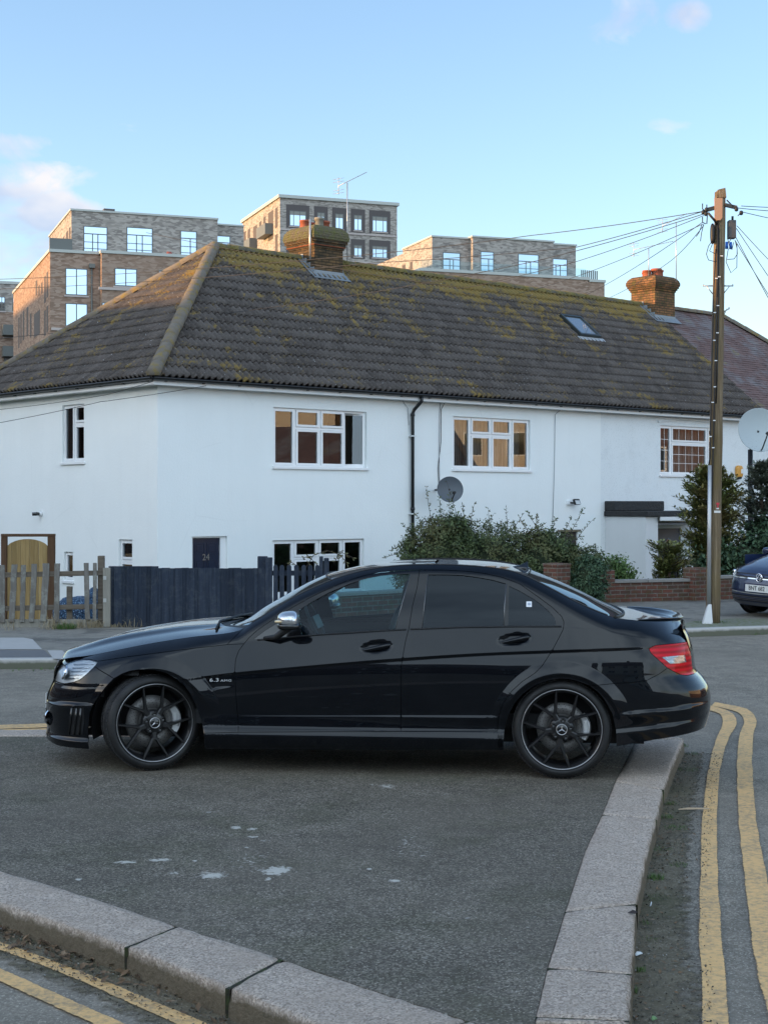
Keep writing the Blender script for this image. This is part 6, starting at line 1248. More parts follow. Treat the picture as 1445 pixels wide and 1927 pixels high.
# dark seals between glass and paint
def across(name, e, c, r, m, parent=car, nv=28, dz=0.004, pw=2.0):
    row = crown([e], [c], nv, pw)[0]; mb_ = MB(); mb_.tube([(x, y, z + dz) for x, y, z in row], r, 6); return mb_.build(name, m, parent, local=True)
E1 = lambda s_: (s_, float(w(s_, Z_EDGE(s_))), float(Z_EDGE(s_)))
across('windscreen_seal', E1(s_ws), rf_c[0], 0.006, matt_black); across('rear_window_seal', E1(s_rg), rg_c[0], 0.006, matt_black); across('rear_window_seal', E1(s_bt), rg_c[-1], 0.009, matt_black)
for sg in (1, -1):                                  # drip trims along the roof edge
    m1 = MB(); m1.tube([(s_ - S0, sg * (float(w(s_, Z_EDGE(s_))) - HW + 0.004), float(Z_EDGE(s_)) + 0.002) for s_ in np.linspace(sA + 0.05, s_bt - 0.05, 60)], 0.0055, 6); m1.build('roof_trim', matt_black if sg < 0 else gloss_black, car, local=True)
# front and rear fascias
def fascia(name, sfun, p_, mb0, zlo, ztop, m, nz=26, nm=30, sign=1, pushes=None):
    rows = []
    for i in range(nz + 1):
        r = []
        for j in range(nm + 1):
            v = -1 + 2 * j / nm; mm = mb0 * v; zt_ = ztop(abs(v)); z = zlo(abs(v)) + (zt_ - zlo(abs(v))) * i / nz; a_ = float(sfun(z)); s = (SF - a_ * (1 - (abs(mm) / HW) ** p_) ** (1 / p_)) if sign < 0 else (SR + a_ * (1 - (abs(mm) / HW) ** p_) ** (1 / p_))
            if pushes: s += pushes(mm, z)
            r.append((s - S0, mm, z))
        rows.append(r)
    return surf(name, rows, m, car, flip=(sign > 0))
mf_ = HW * (1 - 0.92 ** PF) ** (1 / PF) + 0.004; mr_ = HW * (1 - 0.955 ** PR) ** (1 / PR) + 0.004
zc0 = hood_c[0][1]; ze0 = eh[0][1]
lampz = (LAMP_B[-1][1], LAMP_T[0][1])
fascia('front_fascia', A_F, PF, mf_, lambda v: zf0, lambda v: lampz[0], paint, sign=-1)
rows_top = lambda v: ze0 + (zc0 - ze0) * (1 - v ** 2.3)
up_f = fascia('grille_surround', A_F, PF, mf_, lambda v: lampz[0], rows_top, gloss_black, sign=-1, nz=12)
fascia('rear_fascia', A_R, PR, mr_, lambda v: 0.30, lambda v: TL_BOT[0][1], paint, sign=1)
bt_e = tail_top[1]; bt_z = bt_c[-1][1]
fascia('boot_panel', A_R, PR, mr_, lambda v: TL_BOT[0][1], lambda v: bt_e + (bt_z - bt_e) * (1 - v ** 2.6) - 0.004, paint, sign=1, nz=14)
# boot spoiler lip
rows = []
row = crown([(s_end - 0.03, float(w(s_end, Z_EDGE(s_end))), bt_e)], [(bt_c[-1][0] - 0.03, bt_z)], 32, 2.6)[0]
for k, (ds, dz) in enumerate([(-0.035, 0.001), (-0.005, 0.006), (0.02, 0.020), (0.04, 0.030), (0.047, 0.027), (0.045, 0.015), (0.02, -0.006)]):
    rr = []
    for j, (x, y, z) in enumerate(row):
        e_ = 1 - abs(-1 + 2 * j / 32) ** 6; rr.append((x + ds * (0.55 + 0.45 * e_) - 0.0, y * 0.97, z + dz * (0.25 + 0.75 * e_)))
    rows.append(rr)
surf('spoiler', rows, paint, car, flip=True)
# tail lamp inserts
for k_, o in enumerate(tl):
    P = sz([(1244, 1236.6), (1262, 1234.2), (1288, 1232.2), (1291.5, 1246), (1276, 1248.5), (1260, 1249.4)], 0.2)
    lp = panel('reversing_lens', P, mat('clear_ribbed_lens', (0.62, 0.66, 0.70), 0.12, 0.35, 0.8), o, off=-0.002, flange=0.004, sides=(k_,), h=0.02)[0]
    _n = NT(lp.data.materials[0]); _w = _n.n('ShaderNodeTexBrick'); _n.l(_n.mapping((1, 1, 1), (R(90), 0, 0)), _w.inputs['Vector']); _w.inputs['Scale'].default_value = 32; _w.inputs['Color1'].default_value = (0.75, 0.80, 0.86, 1); _w.inputs['Color2'].default_value = (0.25, 0.30, 0.34, 1); _w.inputs['Mortar'].default_value = (0.10, 0.11, 0.12, 1); _w.inputs['Mortar Size'].default_value = 0.06
    _n.col(_w.outputs[0])
# grille slats, badge, plate, lower vents
mb_ = MB()
for zz in (0.60, 0.645, 0.69):
    pts = []
    for v in np.linspace(-1, 1, 17): mm = 0.36 * v; pts.append((SF - float(A_F(zz)) * (1 - (abs(mm) / HW) ** PF) ** (1 / PF) - 0.006 - S0, mm, zz))
    mb_.tube(pts, 0.009, 6)
mb_.build('grille_slat', chrome, up_f, local=True)
xg = SF - float(A_F(0.645)) - 0.018 - S0
mb_ = MB(); mb_.lathe([(0.078, -0.006), (0.085, 0.0), (0.078, 0.006), (0.071, 0.0), (0.078, -0.006)], Matrix.Translation((xg, 0, 0.645)) @ Matrix.Rotation(R(90), 4, 'Y'), 32)
for a in (90, 210, 330): mb_.obox((xg - 0.004, 0, 0.645), Vector((0, math.cos(R(a)), math.sin(R(a)))) * 0.074, Vector((0, -math.sin(R(a)), math.cos(R(a)))) * 0.010, (0.008, 0, 0))
mb_.build('star_badge', chrome, up_f, local=True)
ff = [o for o in car.children if o.name.startswith('front_fascia')][0]
zc_ = pix(88, 1316, 0.7)[1]; MB().box((SF - float(A_F(zc_)) - 0.026 - S0, 0, zc_), (0.008, 0.52, 0.112)).build('number_plate', plate_white, ff, local=True, bevel=0.002)
MB().box((SF - float(A_F(zc_)) - 0.012 - S0, 0, zc_), (0.020, 0.50, 0.09)).build('plate_bracket', matt_black, ff, local=True)
mb_ = MB()
for k in range(5):
    zz = 0.25 + k * 0.035; pts = [(SF - float(A_F(zz)) * (1 - (abs(0.40 * v) / HW) ** PF) ** (1 / PF) - 0.004 - S0, 0.40 * v, zz) for v in np.linspace(-1, 1, 13)]; mb_.tube(pts, 0.006, 5)
mb_.build('intake_slat', matt_black, ff, local=True)
for k_, o in enumerate(bump):                       # recessed corner vent with three upright blades
    sg = 1 if k_ == 0 else -1
    V_ = sz([(138, 1331), (158, 1329), (160, 1350), (156, 1383), (130, 1383), (132, 1360)], 0.1)
    panel('vent_opening', V_, matt_black, o, off=-0.0015, flange=0.003, sides=(k_,), h=0.02)
    for x0, x1 in ((136.5, 131.5), (145.5, 141), (153.5, 150.5)):
        q = sz([(x0, 1332), (x0 - (x0 - x1) * 0.5, 1357), (x1, 1382)], 0.1); m1 = MB(); m1.tube([(s_ - S0, sg * (float(w(s_, z_)) - 0.008 - HW), z_) for s_, z_ in q], [0.007, 0.009, 0.007], 8); m1.build('vent_blade', gloss_black, o, local=True)
    q = sz([(136, 1330), (144, 1327.5), (157, 1328.5)], 0.1); m1 = MB(); m1.tube([(s_ - S0, sg * (float(w(s_, z_)) - 0.010 - HW), z_) for s_, z_ in q], [0.004, 0.010, 0.005], 8); m1.build('vent_hood', paint, o, local=True)
    c_ = sz([(99, 1355)], 0.4)[0]; yy = max(float(w(*c_)), 0.30) - HW
    m1 = MB(); m1.lathe([(0.0, 0.02), (0.042, 0.012), (0.05, 0.0), (0.056, -0.006), (0.056, -0.02)], Matrix.Translation((SF - float(A_F(0.32)) * (1 - (abs(yy) / HW) ** PF) ** (1 / PF) - S0 + 0.022, sg * yy, 0.32)) @ Matrix.Rotation(R(-90 + 0), 4, 'Y') @ Matrix.Rotation(R(-35 * sg), 4, 'X'), 24); m1.build('fog_lamp', chrome, o, local=True)
# wing badge: 6.3 AMG
for k_, o in enumerate([c for c in car.children if c.name.startswith('front_wing')]):
    sg = 1 if k_ == 0 else -1
    s_, z_ = sz([(404, 1279.7)], 0)[0]; yy = float(w(s_, z_)); Mx = Matrix.Translation((s_ - S0, sg * (yy - 0.006 - HW), z_)) @ Matrix.Rotation(R(90), 4, 'X') @ (Matrix() if k_ == 0 else Matrix.Rotation(R(180), 4, 'Y')) @ Matrix.Rotation(R(1.5), 4, 'Z')
    me = text_mesh('6.3', 0.034, Mx @ Matrix.Diagonal((1.5, 1, 1, 1)), 0.003, spacing=1.1); mobj('badge_lettering', me, badge_silver, o, local=True)
    s_, z_ = sz([(426, 1280.6)], 0)[0]; yy = float(w(s_, z_)); Mx = Matrix.Translation((s_ - S0, sg * (yy - 0.006 - HW), z_)) @ Matrix.Rotation(R(90), 4, 'X') @ (Matrix() if k_ == 0 else Matrix.Rotation(R(180), 4, 'Y')) @ Matrix.Rotation(R(1.5), 4, 'Z')
    me = text_mesh('AMG', 0.020, Mx @ Matrix.Diagonal((1.7, 1, 1, 1)), 0.003, spacing=1.1); mobj('badge_lettering', me, badge_silver, o, local=True)
# door handles
for k_, parts in enumerate((fd_parts, rd_parts)):
    for side, o in enumerate(parts):
        sg = 1 if side == 0 else -1; x0, y0, x1, y1 = ((676, 1226, 738, 1212.5), (938.5, 1211, 999, 1197.5))[k_]
        q = sz([(x0 + (x1 - x0) * t, y0 + (y1 - y0) * t) for t in (0, 0.12, 0.35, 0.6, 0.85, 1.0)], 0); rr = [0.007, 0.011, 0.014, 0.016, 0.017, 0.011]
        dy = [0.002, 0.014, 0.020, 0.022, 0.020, 0.006]; base = [float(w(s_, z_ + 0.06)) for s_, z_ in q]
        m1 = MB(); m1.tube([(s_ - S0, sg * (b_ - d_ - HW + 0.012), z_) for (s_, z_), b_, d_ in zip(q, base, dy)], rr, 12); m1.build('handle', paint, o, local=True)
# door mirrors
for side in (0, 1):
    sg = 1 if side == 0 else -1; c_ = pix(543, 1168, -0.10); root = (c_[0] - S0, sg * (-0.10 - HW), c_[1] + 0.004)
    m1 = MB(); superell(m1, Matrix.Translation(root) @ Matrix.Rotation(R(8 * sg), 4, 'Z'), 0.076, 0.115, 0.062, e=0.78, taper=0.12)
    mo = m1.build('door_mirror', mirror_silver, fd_parts[side], local=True)
    m1 = MB(); superell(m1, Matrix.Translation((root[0] + 0.006, root[1], root[2] - 0.036)) @ Matrix.Rotation(R(8 * sg), 4, 'Z'), 0.082, 0.119, 0.030, e=0.7); m1.build('mirror_base', gloss_black, fd_parts[side], local=True)
    s1 = sz([(490, 1200)], 0.1)[0]; a_ = (s1[0] - S0 + 0.03, sg * (0.06 - HW), s1[1] - 0.002)
    m1 = MB(); m1.tube([a_, (a_[0] + 0.09, sg * (0.0 - HW), a_[2] + 0.012), (root[0] + 0.00, sg * (-0.06 - HW), root[2] - 0.052)], [0.012, 0.022, 0.026], 10); m1.build('mirror_arm', matt_black, fd_parts[side], local=True)
    m1 = MB(); superell(m1, Matrix.Translation((root[0] - 0.052, root[1] - sg * 0.05, root[2] - 0.004)), 0.030, 0.06, 0.010, e=0.7); m1.build('indicator', mat('amber_indicator', (0.75, 0.55, 0.30), 0.2, coat=1), fd_parts[side], local=True)
# roof antenna, sunroof, cowl, wipers
m1 = MB(); a_ = pix(981, 1066.5, HW)
m1.add([(a_[0] - S0 - 0.075, 0, a_[1] - 0.012), (a_[0] - S0 + 0.05, -0.033, a_[1] - 0.026), (a_[0] - S0 + 0.05, 0.033, a_[1] - 0.026), (a_[0] - S0 + 0.045, 0, a_[1] + 0.04), (a_[0] - S0 - 0.02, -0.014, a_[1] + 0.008), (a_[0] - S0 - 0.02, 0.014, a_[1] + 0.008)], [(0, 1, 4), (0, 5, 2), (0, 4, 5), (4, 1, 3), (5, 3, 2), (4, 3, 5), (1, 2, 3)], True)
superell(m1, Matrix.Translation((a_[0] - S0 - 0.01, 0, a_[1] - 0.012)), 0.065, 0.035, 0.022, e=0.9)
m1.build('roof_antenna', gloss_black, roof, local=True)
rows = []
for i in range(9):
    s_ = es(735, 1060, HW) + (es(822, 1057, HW) - es(735, 1060, HW)) * i / 8; zt_ = float(np.interp(s_, [c[0] for c in rf_c], [c[1] for c in rf_c])); rows.append([(s_ - S0, 0.38 * v, zt_ + 0.003 + 0.010 * i / 8 - 0.035 * v * v) for v in np.linspace(-1, 1, 11)])
surf('sunroof', rows, gloss_black, roof, flip=True)
rows = crown(edpts(sA - 0.005, sA + 0.05, 4), [(c[0], c[1] - 0.012) for c in cpts([(419, 1170), (455, 1167)], 4)], 24); surf('cowl', rows, matt_black, car, flip=True)
m1 = MB(); m1.tube([(ws_c[2][0] - S0 - 0.06, -0.62, 0.955), (ws_c[2][0] - S0 - 0.10, -0.3, ws_c[2][1] + 0.012), (ws_c[2][0] - S0 - 0.02, 0.1, ws_c[3][1] + 0.02)], 0.009, 6); m1.tube([(ws_c[2][0] - S0 - 0.09, 0.05, ws_c[2][1] + 0.010), (ws_c[2][0] - S0 - 0.03, 0.55, ws_c[3][1] - 0.0)], 0.009, 6)
m1.build('wiper', matt_black, car, local=True)
# dark inner shell, arch liners, floor
m1 = MB()
for sg in (1, -1):
    ss = np.linspace(-0.42, 3.12, 60); rowl = []
    zz_ = [0.22, 0.34, 0.5, 0.65, 0.80, 0.90]
    P = [[(s_ - S0, sg * (float(w(s_, min(z_, float(Z_EDGE(s_)) - 0.04))) + 0.05 - HW), min(z_, float(Z_EDGE(s_)) - 0.04)) for s_ in ss] for z_ in zz_]
    b = len(m1.v)
    vs = [p for r in P for p in r]; fs = []
    for i in range(5):
        for j in range(59):
            sm, zm = (ss[j] + ss[j + 1]) / 2, (zz_[i] + zz_[i + 1]) / 2
            if any(math.hypot(sm - cs, zm - 0.30) < 0.44 for cs in (-0.02, 2.765)): continue
            fs.append((i * 60 + j, i * 60 + j + 1, (i + 1) * 60 + j + 1, (i + 1) * 60 + j))
    m1.add(vs, fs)
for cs in (-0.02, 2.765):
    for y0, y1 in ((-HW + 0.03, -HW + 0.34), (HW - 0.34, HW - 0.03)):
        n_ = 24; vs = []; rr_ = 0.42
        for y in (y0, y1): vs += [(cs - S0 + rr_ * math.cos(math.pi * k / n_ * 1.14 - 0.22), y, 0.30 + rr_ * math.sin(math.pi * k / n_ * 1.14 - 0.22)) for k in range(n_ + 1)]
        m1.add(vs, [(k, k + 1, n_ + 2 + k, n_ + 1 + k) for k in range(n_)]); yi = y1 if y0 < 0 else y0
        m1.add([(cs - S0 + rr_ * math.cos(2 * math.pi * k / 24), yi, max(0.20, 0.30 + rr_ * math.sin(2 * math.pi * k / 24))) for k in range(24)], [tuple(range(24))])
m1.box((1.38 - S0, 0, 0.21), (3.9, 1.0, 0.05)); m1.box((1.38 - S0, 0, 0.24), (1.85, 1.62, 0.04)); m1.box((-0.45 - S0, 0, 0.40), (0.3, 1.0, 0.3)); m1.box((3.25 - S0, 0, 0.42), (0.35, 1.1, 0.3))
m1.box((3.0 - S0, 0, 0.82), (0.75, 1.25, 0.04)); m1.box((-0.05 - S0, 0, 0.70), (0.9, 1.0, 0.03))
m1.build('underbody', matt_black, car, local=True)
# exhaust tips
for sg in (1, -1):
    for dy in (0.50, 0.60):
        m1 = MB(); m1.lathe([(0.030, 0), (0.036, 0.0), (0.036, 0.16), (0.030, 0.16), (0.028, 0.02)], Matrix.Translation((3.545 - S0 - 0.10, sg * dy, 0.315)) @ Matrix.Rotation(R(90), 4, 'Y'), 18); m1.build('exhaust_tip', chrome if sg < 0 else chrome, car, local=True)
# cabin
m1 = MB()
for sy in (-0.37, 0.37):
    m1.box((0.98 - S0 + 0.25, sy, 0.52), (0.52, 0.50, 0.20)); superell(m1, Matrix.Translation((1.62 - S0, sy, 0.80)) @ Matrix.Rotation(R(14), 4, 'Y'), 0.09, 0.25, 0.34, e=0.6); superell(m1, Matrix.Translation((1.72 - S0, sy, 1.20)) @ Matrix.Rotation(R(10), 4, 'Y'), 0.06, 0.13, 0.10, e=0.7)
superell(m1, Matrix.Translation((2.5 - S0, 0, 0.78)) @ Matrix.Rotation(R(18), 4, 'Y'), 0.10, 0.62, 0.30, e=0.5)
for sy in (-0.35, 0.35): superell(m1, Matrix.Translation((2.62 - S0, sy, 1.08)), 0.05, 0.12, 0.08, e=0.7)
m1.build('seats', seat_leather, car, local=True)
m1 = MB(); superell(m1, Matrix.Translation((0.62 - S0, 0, 0.80)), 0.26, 0.70, 0.13, e=0.5); m1.box((1.5 - S0, 0, 0.36), (2.6, 1.4, 0.1)); m1.box((2.85 - S0, 0, 0.92), (0.5, 1.2, 0.03)); m1.build('dashboard', interior, car, local=True)
m1 = MB(); Ms = Matrix.Translation((0.93 - S0, 0.37, 0.93)) @ Matrix.Rotation(R(65), 4, 'Y'); m1.lathe([(0.175, -0.012), (0.19, 0.0), (0.175, 0.012), (0.162, 0.0), (0.175, -0.012)], Ms, 32)
m1.box(Ms @ Vector((0, 0, 0)), (0.10, 0.30, 0.05), M=Ms.to_3x3().to_4x4()); m1.build('steering_wheel', mat('grey_leather_rim', (0.08, 0.085, 0.09), 0.4), car, local=True)
# window sticker (blank white square with a grey block)
qn = [o for o in rd_parts[0].children if o.name.startswith('quarter_window')][0]
s_, z_ = sz([(995, 1137)], 0.2)[0]; P = [(s_ - 0.018, z_ - 0.018), (s_ + 0.018, z_ - 0.018), (s_ + 0.018, z_ + 0.018), (s_ - 0.018, z_ + 0.018)]
stk = panel('window_sticker', P, mat('white_sticker', (0.72, 0.74, 0.78), 0.5), rd_parts[0], off=0.002, flange=0, sides=(0,), gap=0)[0]
stk2 = panel('window_sticker', [(s_ - 0.009, z_ - 0.006), (s_ + 0.010, z_ - 0.006), (s_ + 0.010, z_ + 0.009), (s_ - 0.009, z_ + 0.009)], mat('grey_print', (0.35, 0.40, 0.5), 0.5), stk, off=0.0, flange=0, sides=(0,), gap=0)[0]; stk2.name = 'sticker_print'
# ---- wheels
def make_wheel(rot0, disc_r):
    rootw = empty('wheel', (0, 0, 0)); T = Matrix.Rotation(R(90), 4, 'X')       # local -y is the outer face; lathe axis z -> -y
    RT, RR = 0.327, 0.268
    m1 = MB(); m1.lathe([(RR - 0.004, -0.19), (0.285, -0.215), (0.306, -0.218), (0.318, -0.205), (0.3265, -0.180), (0.3275, -0.12), (0.3265, -0.055), (0.3238, -0.030), (0.3175, -0.013), (0.307, -0.003), (0.296, 0.003), (0.285, 0.005), (0.276, 0.002), (0.271, -0.006), (RR - 0.004, -0.012)], T, 96)
    t_ = m1.build('tyre', rubber, rootw, local=True)
    m1 = MB()                                       # tread blocks standing just proud of the carcass
    for k in range(72):
        a = 2 * math.pi * k / 72
        for yy, wd in ((0.052, 0.044), (0.178, 0.044)):
            Mb = Matrix.Rotation(-a, 4, 'Y'); c = Mb @ Vector((0, yy, 0.3272)); m1.box(c, (0.0215, wd, 0.006), M=Mb @ Matrix.Rotation(R(12 if yy < 0.1 else -12), 4, 'Z'))
    for yy in (0.090, 0.115, 0.140): m1.lathe([(0.3255, -yy - 0.008), (0.3300, -yy - 0.006), (0.3300, -yy + 0.006), (0.3255, -yy + 0.008)], T, 72)
    m1.build('tread', rubber, rootw, local=True)
    m1 = MB(); m1.lathe([(0.264, -0.012), (0.261, -0.016), (0.251, -0.026), (0.242, -0.040), (0.237, -0.10), (0.232, -0.18), (0.258, -0.20), (0.268, -0.20)], T, 72); m1.lathe([(0.2635, -0.002), (0.2590, -0.001), (0.2555, -0.010), (0.261, -0.018)], T, 72)
    m1.lathe([(0.0, -0.012), (0.055, -0.016), (0.082, -0.024), (0.088, -0.05), (0.088, -0.07)], T, 40)
    def bar(p0, p1, w0, w1, d0, d1, th=0.022):      # tapered spoke between radii in the wheel plane (x, z), depth d (inward)
        p0, p1 = Vector((p0[0], 0, p0[1])), Vector((p1[0], 0, p1[1])); t = (p1 - p0).normalized(); n = Vector((-t.z, 0, t.x)); vs = []
        for p, w_, d in ((p0, w0, d0), (p1, w1, d1)):
            for k, dd in ((-1, th + d), (1, th + d), (0.72, d + 0.004), (0.45, d), (-0.45, d), (-0.72, d + 0.004)): vs.append(p + n * (w_ * k) + Vector((0, dd, 0)))
        m1.add(vs, [(i, (i + 1) % 6, 6 + (i + 1) % 6, 6 + i) for i in range(6)] + [tuple(range(6))[::-1], tuple(range(6, 12))])
    for k in range(5):
        a = R(rot0 + 72 * k); P = lambda r, da: (r * math.cos(a + R(da)), r * math.sin(a + R(da)))
        bar(P(0.045, 0), P(0.118, 0), 0.028, 0.024, 0.020, 0.016, 0.030)
        for sg in (-1, 1): bar(P(0.108, 5 * sg), P(0.260, 20.0 * sg), 0.0135, 0.0085, 0.015, 0.004, 0.026)
    m1.build('rim', dark_alloy, rootw, local=True)
    m1 = MB(); m1.lathe([(0.2618, -0.0025), (0.2645, 0.0008), (0.2685, 0.0), (0.2690, -0.006), (0.2618, -0.0025)], T, 96)
    a = R(118 if rot0 < 0 else -60)
    for da in np.linspace(-6, 6, 7): pass
    m1.build('rim_ring', mat('rim_edge_grey', (0.33, 0.33, 0.34), 0.35, 0.9), rootw, local=True)
    m1 = MB()
    for k in range(5):
        if k: m1.build('wheel_bolt', gloss_black, rootw, local=True); m1 = MB()
        a = R(rot0 + 36 + 72 * k); c = Vector((0.060 * math.cos(a), 0.016, 0.060 * math.sin(a))); m1.lathe([(0.014, 0.0), (0.0135, 0.004), (0.010, 0.006), (0.009, 0.0), (0.0, 0.0)], Matrix.Translation(c) @ T, 12); m1.lathe([(0.0155, -0.012), (0.0185, 0.001), (0.016, 0.001), (0.014, -0.010)], Matrix.Translation(c) @ T, 16)
    m1.build('wheel_bolt', gloss_black, rootw, local=True)
    m1 = MB(); m1.lathe([(0.0, -0.004), (0.032, -0.004), (0.036, -0.008)], T, 32); cap = m1.build('centre_cap', gloss_black, rootw, local=True)
    m1 = MB(); m1.lathe([(0.0315, -0.005), (0.0335, 0.0), (0.0365, 0.0), (0.038, -0.006)], T, 40)
    for a in (90 + rot0 + 98, 210 + rot0 + 98, 330 + rot0 + 98):
        d = Vector((math.cos(R(a)), 0, math.sin(R(a)))); n = Vector((-d.z, 0, d.x)); m1.add([n * 0.0045 + Vector((0, 0.003, 0)), d * 0.032 + Vector((0, 0.002, 0)), n * -0.0045 + Vector((0, 0.003, 0)), Vector((0, -0.001, 0))], [(0, 1, 3), (1, 2, 3)])
    m1.build('star', silver, cap, local=True)
    # the brake stands still behind the rim
    m1 = MB(); m1.lathe([(0.095, -0.095), (0.10, -0.088), (disc_r, -0.088), (disc_r, -0.115), (0.10, -0.115)], T, 64); m1.lathe([(0.0, -0.06), (0.085, -0.062), (0.095, -0.095)], T, 40)
    dm = steel_disc; m1.build('brake_disc', dm, rootw, local=True)
    m1 = MB()
    for k in range(30):
        for j, r_ in enumerate((0.115, 0.130, 0.145, 0.158)):
            if r_ > disc_r - 0.008: continue
            a = 2 * math.pi * k / 30 + j * 0.07; m1.lathe([(0.0, 0.0), (0.0032, 0.0)], Matrix.Translation((r_ * math.cos(a), 0.0874, r_ * math.sin(a))) @ T, 6, smooth=False)
    m1.build('disc_holes', matt_black, rootw, local=True)
    m1 = MB(); ang = np.linspace(R(-26), R(34), 9); vs = []
    for a in ang:
        k = abs(a - R(4)) / R(30); r0, r1 = 0.133 + 0.0 * k, disc_r + 0.028 - 0.012 * k * k
        for r_, d in ((r0, 0.085), (r0 + 0.010, 0.060), (r1 - 0.010, 0.056), (r1, 0.085)): vs.append((r_ * math.cos(a), d, r_ * math.sin(a)))
    m1.add(vs, [(i * 4 + j, i * 4 + j + 1, (i + 1) * 4 + j + 1, (i + 1) * 4 + j) for i in range(8) for j in range(3)] + [(0, 1, 2, 3), (35, 34, 33, 32)])
    m1.box((0.158 * math.cos(R(4)), 0.057, 0.158 * math.sin(R(4))), (0.020, 0.012, 0.085)); m1.tube([(0.178, 0.058, 0.05), (0.183, 0.056, 0.01), (0.180, 0.058, -0.04)], 0.006, 6)
    m1.build('brake_caliper', caliper_mat, rootw, local=True, bevel=0.003)
    return rootw
def set_wheel(wh, s_, lat, steer=0.0, far=False):
    wh.parent = car; wh.location = (s_ - S0, lat - HW, 0.3275); wh.rotation_euler = (0, 0, (math.pi if far else 0) + steer)
    pass
def finish_wheel(wh):                               # wheel is a part (Empty): merge its pieces' parenting into tyre > ...
    return wh
w1 = make_wheel(-88, 0.180); set_wheel(w1, 0.0, 0.050, R(29)); w2 = make_wheel(-98, 0.168); set_wheel(w2, 2.765, 0.018)
w3 = copy_tree(w1); set_wheel(w3, 0.0, CW - 0.050, R(29), True); w4 = copy_tree(w2); set_wheel(w4, 2.765, CW - 0.018, 0, True)
# ================================================================== fences, walls, pole, plants, dishes
def wood(name, a, b, vert=True, rough=0.85, lich=0.0):
    m = mat(name, a, rough, spec=0.2); n = NT(m); g = n.noise(1.0, 6, 0.7, src=n.mapping((26, 26, 1.6) if vert else (1.6, 26, 26)), dist=0.3); rnd = n.n('ShaderNodeNewGeometry')
    c = n.mix(n.ramp(g, [(0.3, 0.0), (0.7, 1.0)]), a, b); isl = n.n('ShaderNodeNewGeometry'); c = n.mix(n.math('MULTIPLY', isl.outputs['Random Per Island'], 0.55), c, tuple(x * 0.55 for x in a))
    if lich: c = n.mix(n.ramp(n.noise(8, 6, 0.75), [(0.5, 0.0), (0.62, lich)]), c, (0.30, 0.31, 0.28))
    n.col(c); n.bump(g, 0.7, 0.008); return m
grey_wood = wood('silvered_wood', (0.115, 0.105, 0.092), (0.235, 0.22, 0.20), lich=0.5); rail_wood = wood('weathered_rail_wood', (0.10, 0.08, 0.06), (0.20, 0.17, 0.14), vert=False)
blue_wood = wood('blue_grey_stained_wood', (0.020, 0.027, 0.042), (0.042, 0.055, 0.082), lich=0.06); gate_wood = wood('pale_gate_wood', (0.25, 0.16, 0.065), (0.42, 0.30, 0.14)); gate_frame_w = wood('brown_gate_frame', (0.075, 0.042, 0.024), (0.13, 0.075, 0.045))
conc_post = wood('grey_concrete_post', (0.22, 0.21, 0.18), (0.32, 0.30, 0.26))
FY = 22.6; FS = F / FY
def fx(px): return (px - CX) / FS
def fz(py): return H - (py - HY) / FS
# weathered picket fence on the left
pf = empty('picket_fence', (fx(90), FY, 0), 0, 'weathered silver grey picket fence with uneven pales and two rails, at the left edge', 'fence')
rnd = random.Random(11)
for i, (pl, pr, pt, pb) in enumerate([(0, 11, 1063, 1171), (24, 35, 1062, 1170), (42, 51, 1063, 1170), (62, 72, 1061, 1170), (83, 95, 1060, 1169), (105, 115, 1060, 1170), (159, 168, 1059, 1166), (177, 184, 1059, 1168), (-24, -13, 1062, 1170), (-48, -37, 1062, 1170), (-72, -62, 1062, 1170)]):
    mb = MB(); x0, x1 = fx(pl), fx(pr); lean = rnd.uniform(-.03, .03) if i not in (1, 3, 4) else 0.045; z0, z1 = fz(pb), fz(pt); n_ = 7; t_ = 0.028
    vs = []
    for k in range(n_ + 1):
        z = z0 + (z1 - z0) * k / n_; dx = (-lean if i < 5 else lean) * (1 - k / n_) * 1.0 + rnd.uniform(-.004, .004)
        for (a, b) in ((x0 + rnd.uniform(-.004, .004), -t_ - 0.03), (x1 + rnd.uniform(-.004, .004), -t_ - 0.03), (x1, -0.03), (x0, -0.03)): vs.append((a + dx, FY + b, z))
    mb.add(vs, [(4 * k + j, 4 * k + (j + 1) % 4, 4 * k + 4 + (j + 1) % 4, 4 * k + 4 + j) for k in range(n_) for j in range(4)] + [(3, 2, 1, 0), (4 * n_, 4 * n_ + 1, 4 * n_ + 2, 4 * n_ + 3)]); mb.build('pale', grey_wood, pf, bevel=0.004)
for (ya, yb, la) in ((1080, 1087, 0.004), (1141, 1150, 0.0)):
    mb = MB(); mb.obox((fx(-90), FY - 0.028, fz(yb + 2)), (fx(196) - fx(-90), 0, 0.05), (0, 0.045, 0), (0, 0, 0.075)); mb.build('rail', rail_wood, pf, bevel=0.006)
mb = MB(); mb.box((fx(190), FY + 0.05, (fz(1046) - .05) / 2 + .0), (0.095, 0.095, fz(1046) + .05)); mb.build('post', rail_wood, pf, bevel=0.01)
mb = MB(); mb.box((fx(203), FY - 0.04, fz(1068) / 2), (0.11, 0.10, fz(1072) + .03)); mb.build('concrete_post', conc_post, pf, bevel=0.01)
mb = MB(); mb.box((fx(129.5), FY + 0.08, fz(1104) / 2), (0.08, 0.07, fz(1104))); mb.build('stump', rail_wood, pf, bevel=0.008)
mb = MB(); mb.obox((fx(-120), FY - .02, -0.02), (fx(184) - fx(-120), 0, 0), (0, 0.06, 0), (0, 0, 0.13)); mb.build('gravel_board', conc_post, pf, bevel=0.006)
mb = MB()
for (x, y) in ((200, 1087), (200, 1129)): mb.box((fx(x), FY - 0.095, fz(y)), (0.045, 0.006, 0.055))
mb.build('bracket_plate', mat('galvanised_plate', (0.45, 0.45, 0.43), 0.5, 0.5), pf)
